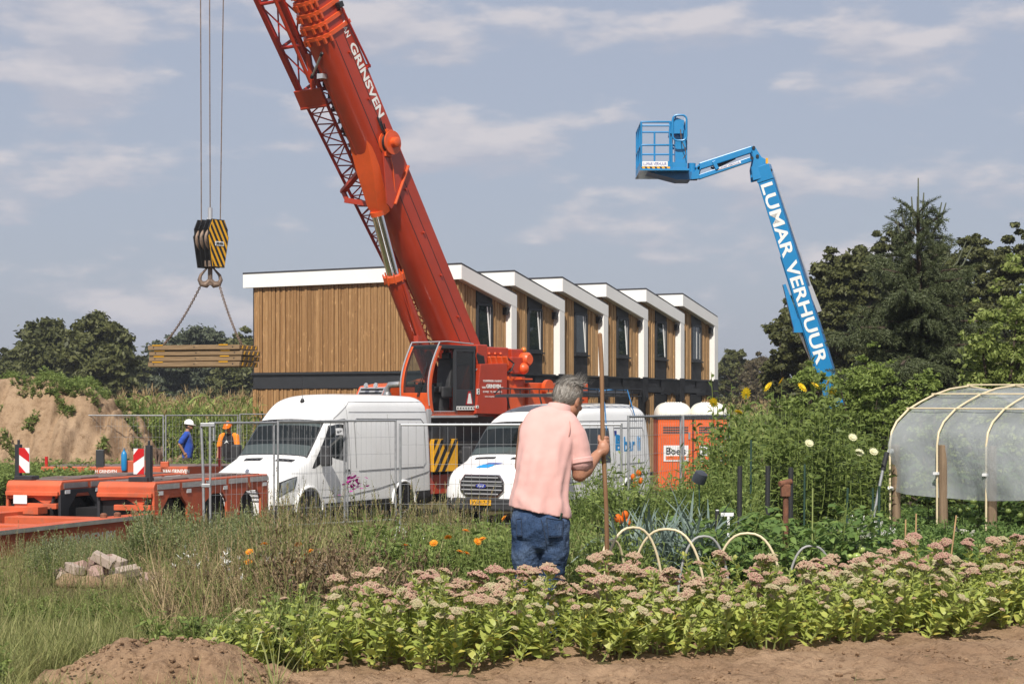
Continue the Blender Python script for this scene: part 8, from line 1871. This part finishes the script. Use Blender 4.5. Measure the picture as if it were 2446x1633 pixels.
# low tunnel hoops
for j, (px, pa, hw, Y, m, rot, lb) in enumerate(((1512, 1259, 78, 13.35, 'tube_cream', .25, 'cream hoop nearest the shovel handle'), (1594, 1263, 92, 13.6, 'tube_cream', -.3, 'cream hoop over the cabbages, second from the handle'), (1681, 1280, 66, 13.8, 'tube_grey', .2, 'grey hoop between the cream ones'), (1786, 1273, 86, 13.7, 'tube_cream', -.2, 'cream hoop left of the rusty post'), (1938, 1303, 62, 14.0, 'tube_grey', .1, 'small grey hoop right of the rusty post'), (1462, 1290, 40, 13.5, 'tube_cream', .9, 'narrow cream hoop behind the shovel handle'))):
    x = XW(px, Y); z0 = ground_z(x, Y)-.05; h = ZW(pa, Y)-z0; w_ = hw/FPX*Y/math.cos(rot); o = thing('low_hoop', 'low garden hoop, '+lb, 'hoop', (x, Y, z0), rot, 'low hoops over the vegetables'); s = mk(M[m]); s.tube([(w_*math.copysign(abs(math.cos(a))**.8, math.cos(a)), 0, h*math.sin(a)**.9) for a in [math.pi*i/24 for i in range(25)]], .0098, 8); s.build('tube', o, smooth=60)
# ---------------------------------------------------------------- foil tunnel
FT = Vector((4.36, 21.0, 0)); FROT = math.atan2(-.70, .71)
ft = thing('foil_tunnel', 'translucent foil garden tunnel on cream hoops at the right edge', 'tunnel', (FT.x, FT.y, ground_z(FT.x, FT.y)), FROT)   # x along, y across
prof = [(0, .12), (0, .7), (0, 1.22), (.035, 1.36), (.14, 1.48), (.385, 1.62), (.65, 1.71), (.93, 1.79), (1.3, 1.865), (1.73, 1.905)]; prof = prof+[(3.46-a, b) for a, b in prof[-2::-1]]
for k in range(6): s = mk(M['tube_cream']); s.tube([(.62*k, a, b) for a, b in prof], .0128, 8); s.build('hoop', ft, smooth=60)
for a, b in ((.385, 1.635), (.93, 1.805), (1.73, 1.92), (2.53, 1.805)): s = mk(M['tube_cream']); s.tube([(-.02, a, b), (1.5, a, b-.01), (3.2, a, b)], .0095, 8); s.build('purlin', ft, smooth=60)
q = QM(); pr = prof[1:-1]; nu = 90; V = []; cum = np.concatenate([[0], np.cumsum([math.dist(pr[i], pr[i+1]) for i in range(len(pr)-1)])]); nv = 90
for i in range(nu+1):
    x = 3.15*i/nu
    for j in range(nv+1):
        t_ = cum[-1]*j/nv; y = np.interp(t_, cum, [p[0] for p in pr]); z = np.interp(t_, cum, [p[1] for p in pr]); e = min(t_, cum[-1]-t_)
        fold_ = (.07*math.sin(5.2*x+3.5*z+1.2*math.sin(2*x))+.05*sst(.7, 0, x)*math.sin(9*z-6*x)+.045*mnoise.noise((x*2.2, t_*1.4, 3))+.02*mnoise.noise((x*6, t_*3.5, 6)))*sst(1.2, .2, e); sag = -.018*abs(math.sin(math.pi*x/.62))*sst(.4, 1.2, e)
        low_ = (-.06*x*.35-.05*abs(math.sin(1.7*x)))*sst(.5, 0, e); V.append((x, y+(.03+fold_ if y < 1.7 else -.03-fold_), z-.02+sag+low_))
F = [[i*(nv+1)+j, i*(nv+1)+j+1, (i+1)*(nv+1)+j+1, (i+1)*(nv+1)+j] for i in range(nu) for j in range(nv)]
link('foil_cover', qmesh('foil_cover', np.array(V), np.array(F), np.zeros(len(F)), [M['foil']], True), ft)
for k in range(6):
    for y in (.09, 3.37): s = mk(M['post_wood']); s.tube([(.62*k+.03, y, -.25), (.62*k+.02, y, 1.22)], [.052, .050], 12); s.build('wood_post', ft, smooth=50)
s = mk(M['board_white'])
for k in range(3): s.box((.62*k, -.02, .15 if k == 0 else .9), (.05, .05, .03))
s.box((.06, -.04, .16), (.22, .08, .03)); s.tube([(.0, -.01, 1.14), (0, .06, 1.14)], .03, 8); s.tube([(.0, -.01, .72), (0, .06, .70)], .025, 8); s.build('clip', ft)
for k in range(11): p = FT+Matrix.Rotation(FROT, 3, 'Z') @ Vector((.25+.55*(k % 6), .75+1.1*(k//6)+.2*(k % 2), 0)); tomato_plant(p.x, p.y, 'staked tomato plant inside the foil tunnel', 'tomato plants inside the foil tunnel', r.uniform(1.15, 1.45), orange=.02)
def place(px, Y): x = XW(px, Y); return (x, Y, ground_z(x, Y))
o = thing('bucket', 'dirty cream bucket standing in the opening of the foil tunnel', 'bucket', place(2303, 19.4), 0); s = mk(M['bucket']); s.lathe([(.085, 0), (.105, .30), (.112, .30), (.112, .33), (.10, .33), (.08, .02)], 22); s.build('pail', o, smooth=40); s = mk(M['steel']); s.tube([(-.11, 0, .31), (-.08, -.08, .24), (0, -.12, .2), (.08, -.08, .24), (.11, 0, .31)], .005, 6); s.build('handle', o)
o = thing('watering_can', 'dark green watering can beside the cream bucket', 'watering can', place(2260, 19.3), 2.6); s = mk(M['stake_black']); s.lathe([(.09, 0), (.10, .05), (.095, .22), (.05, .27)], 18); s.build('can', o, smooth=40); s = mk(M['stake_black']); s.tube([(.08, 0, .05), (.2, 0, .2), (.30, 0, .32)], [.025, .018, .014], 8); s.lathe([(.015, 0), (.04, .04)], 10, frame((.30, 0, .32), (0, 1, 0), (-.6, 0, .8))); s.build('spout', o, smooth=40); s = mk(M['stake_black']); s.tube([(-.09, 0, .2), (-.16, 0, .27), (-.1, 0, .36), (.04, 0, .33), (.05, 0, .27)], .012, 8); s.build('handle', o, smooth=40)
o = thing('leaning_pole', 'grey pole leaning against the first tunnel post, black at its top', 'pole', place(2065, 19.8), 0); s = mk(M['galv']); s.tube([(0, 0, -.05), (.22, .1, .95)], .017, 8); s.build('pipe', o, smooth=50); s = mk(M['stake_black']); s.tube([(.22, .1, .95), (.27, .12, 1.14)], .028, 8); s.build('grip', o, smooth=50)
# rubble heap of old bricks in the grass
rn = random.Random(12)
bricks = []
for k in range(30):
    lay = 0 if k < 17 else (1 if k < 26 else 2); a = rn.uniform(0, 6.28); rr_ = (.62, .38, .2)[lay]*math.sqrt(rn.random()); x = -3.89+.85*math.cos(a)*rr_; y = 17.4+math.sin(a)*rr_*.7; z = ground_z(x, y)+.06+.085*lay+rn.uniform(-.01, .04)
    o = link('brick', bricks[k % 4].data if len(bricks) >= 4 else mk(M['brick' if k % 2 else 'brick_pink']).box((0, 0, 0), (.215, .105, .085)).mesh('brick'), None, (x, y, z)); o.rotation_euler = (rn.uniform(-.6, .6), rn.uniform(-.5, .5), rn.uniform(0, 6.28)); b_ = o.modifiers.new('edge', 'BEVEL'); b_.width = .008; b_.segments = 2; bricks.append(o)
    tag(o, ('old paving brick at the bottom of the rubble heap in the grass', 'old paving brick lying on the rubble heap in the grass', 'old paving brick on the very top of the rubble heap in the grass')[lay], 'brick', 'bricks of the rubble heap')
for k in range(5):
    x, y = -3.89+rn.uniform(-.5, .5), 17.1+rn.uniform(-.2, .3); s = MB().mat(M['sand'])
    s.ball((0, 0, 0), (rn.uniform(.09, .16), rn.uniform(.08, .12), rn.uniform(.06, .1)), 16, 10); s.v = [tuple(c*(1+.22*mnoise.noise((p[0]*9+k, p[1]*9, p[2]*9))) for c in p) for p in s.v]
    o = s.build('stone', None, smooth=60, loc=(x, y, ground_z(x, y)+.05)); tag(o, 'rounded sandy stone at the foot of the rubble heap', 'stone', 'stones of the rubble heap')
# ---------------------------------------------------------------- summer haze: one even box of air round everything
def haze():
    me = mk(None); me.mats = []; me.box2((-900, -70, -3), (1000, 1750, 45)); o = me.build('haze'); m = bpy.data.materials.new('haze'); m.use_nodes = True; nt = m.node_tree; nt.nodes.clear()
    out = nt.nodes.new('ShaderNodeOutputMaterial'); v = nt.nodes.new('ShaderNodeVolumePrincipled'); v.inputs['Color'].default_value = (.80, .86, .95, 1); v.inputs['Density'].default_value = .0004; v.inputs['Anisotropy'].default_value = .2
    nt.links.new(v.outputs[0], out.inputs['Volume']); o.data.materials.clear(); o.data.materials.append(m); tag(o, 'thin summer haze over the fields', 'haze', kind='stuff')
haze()
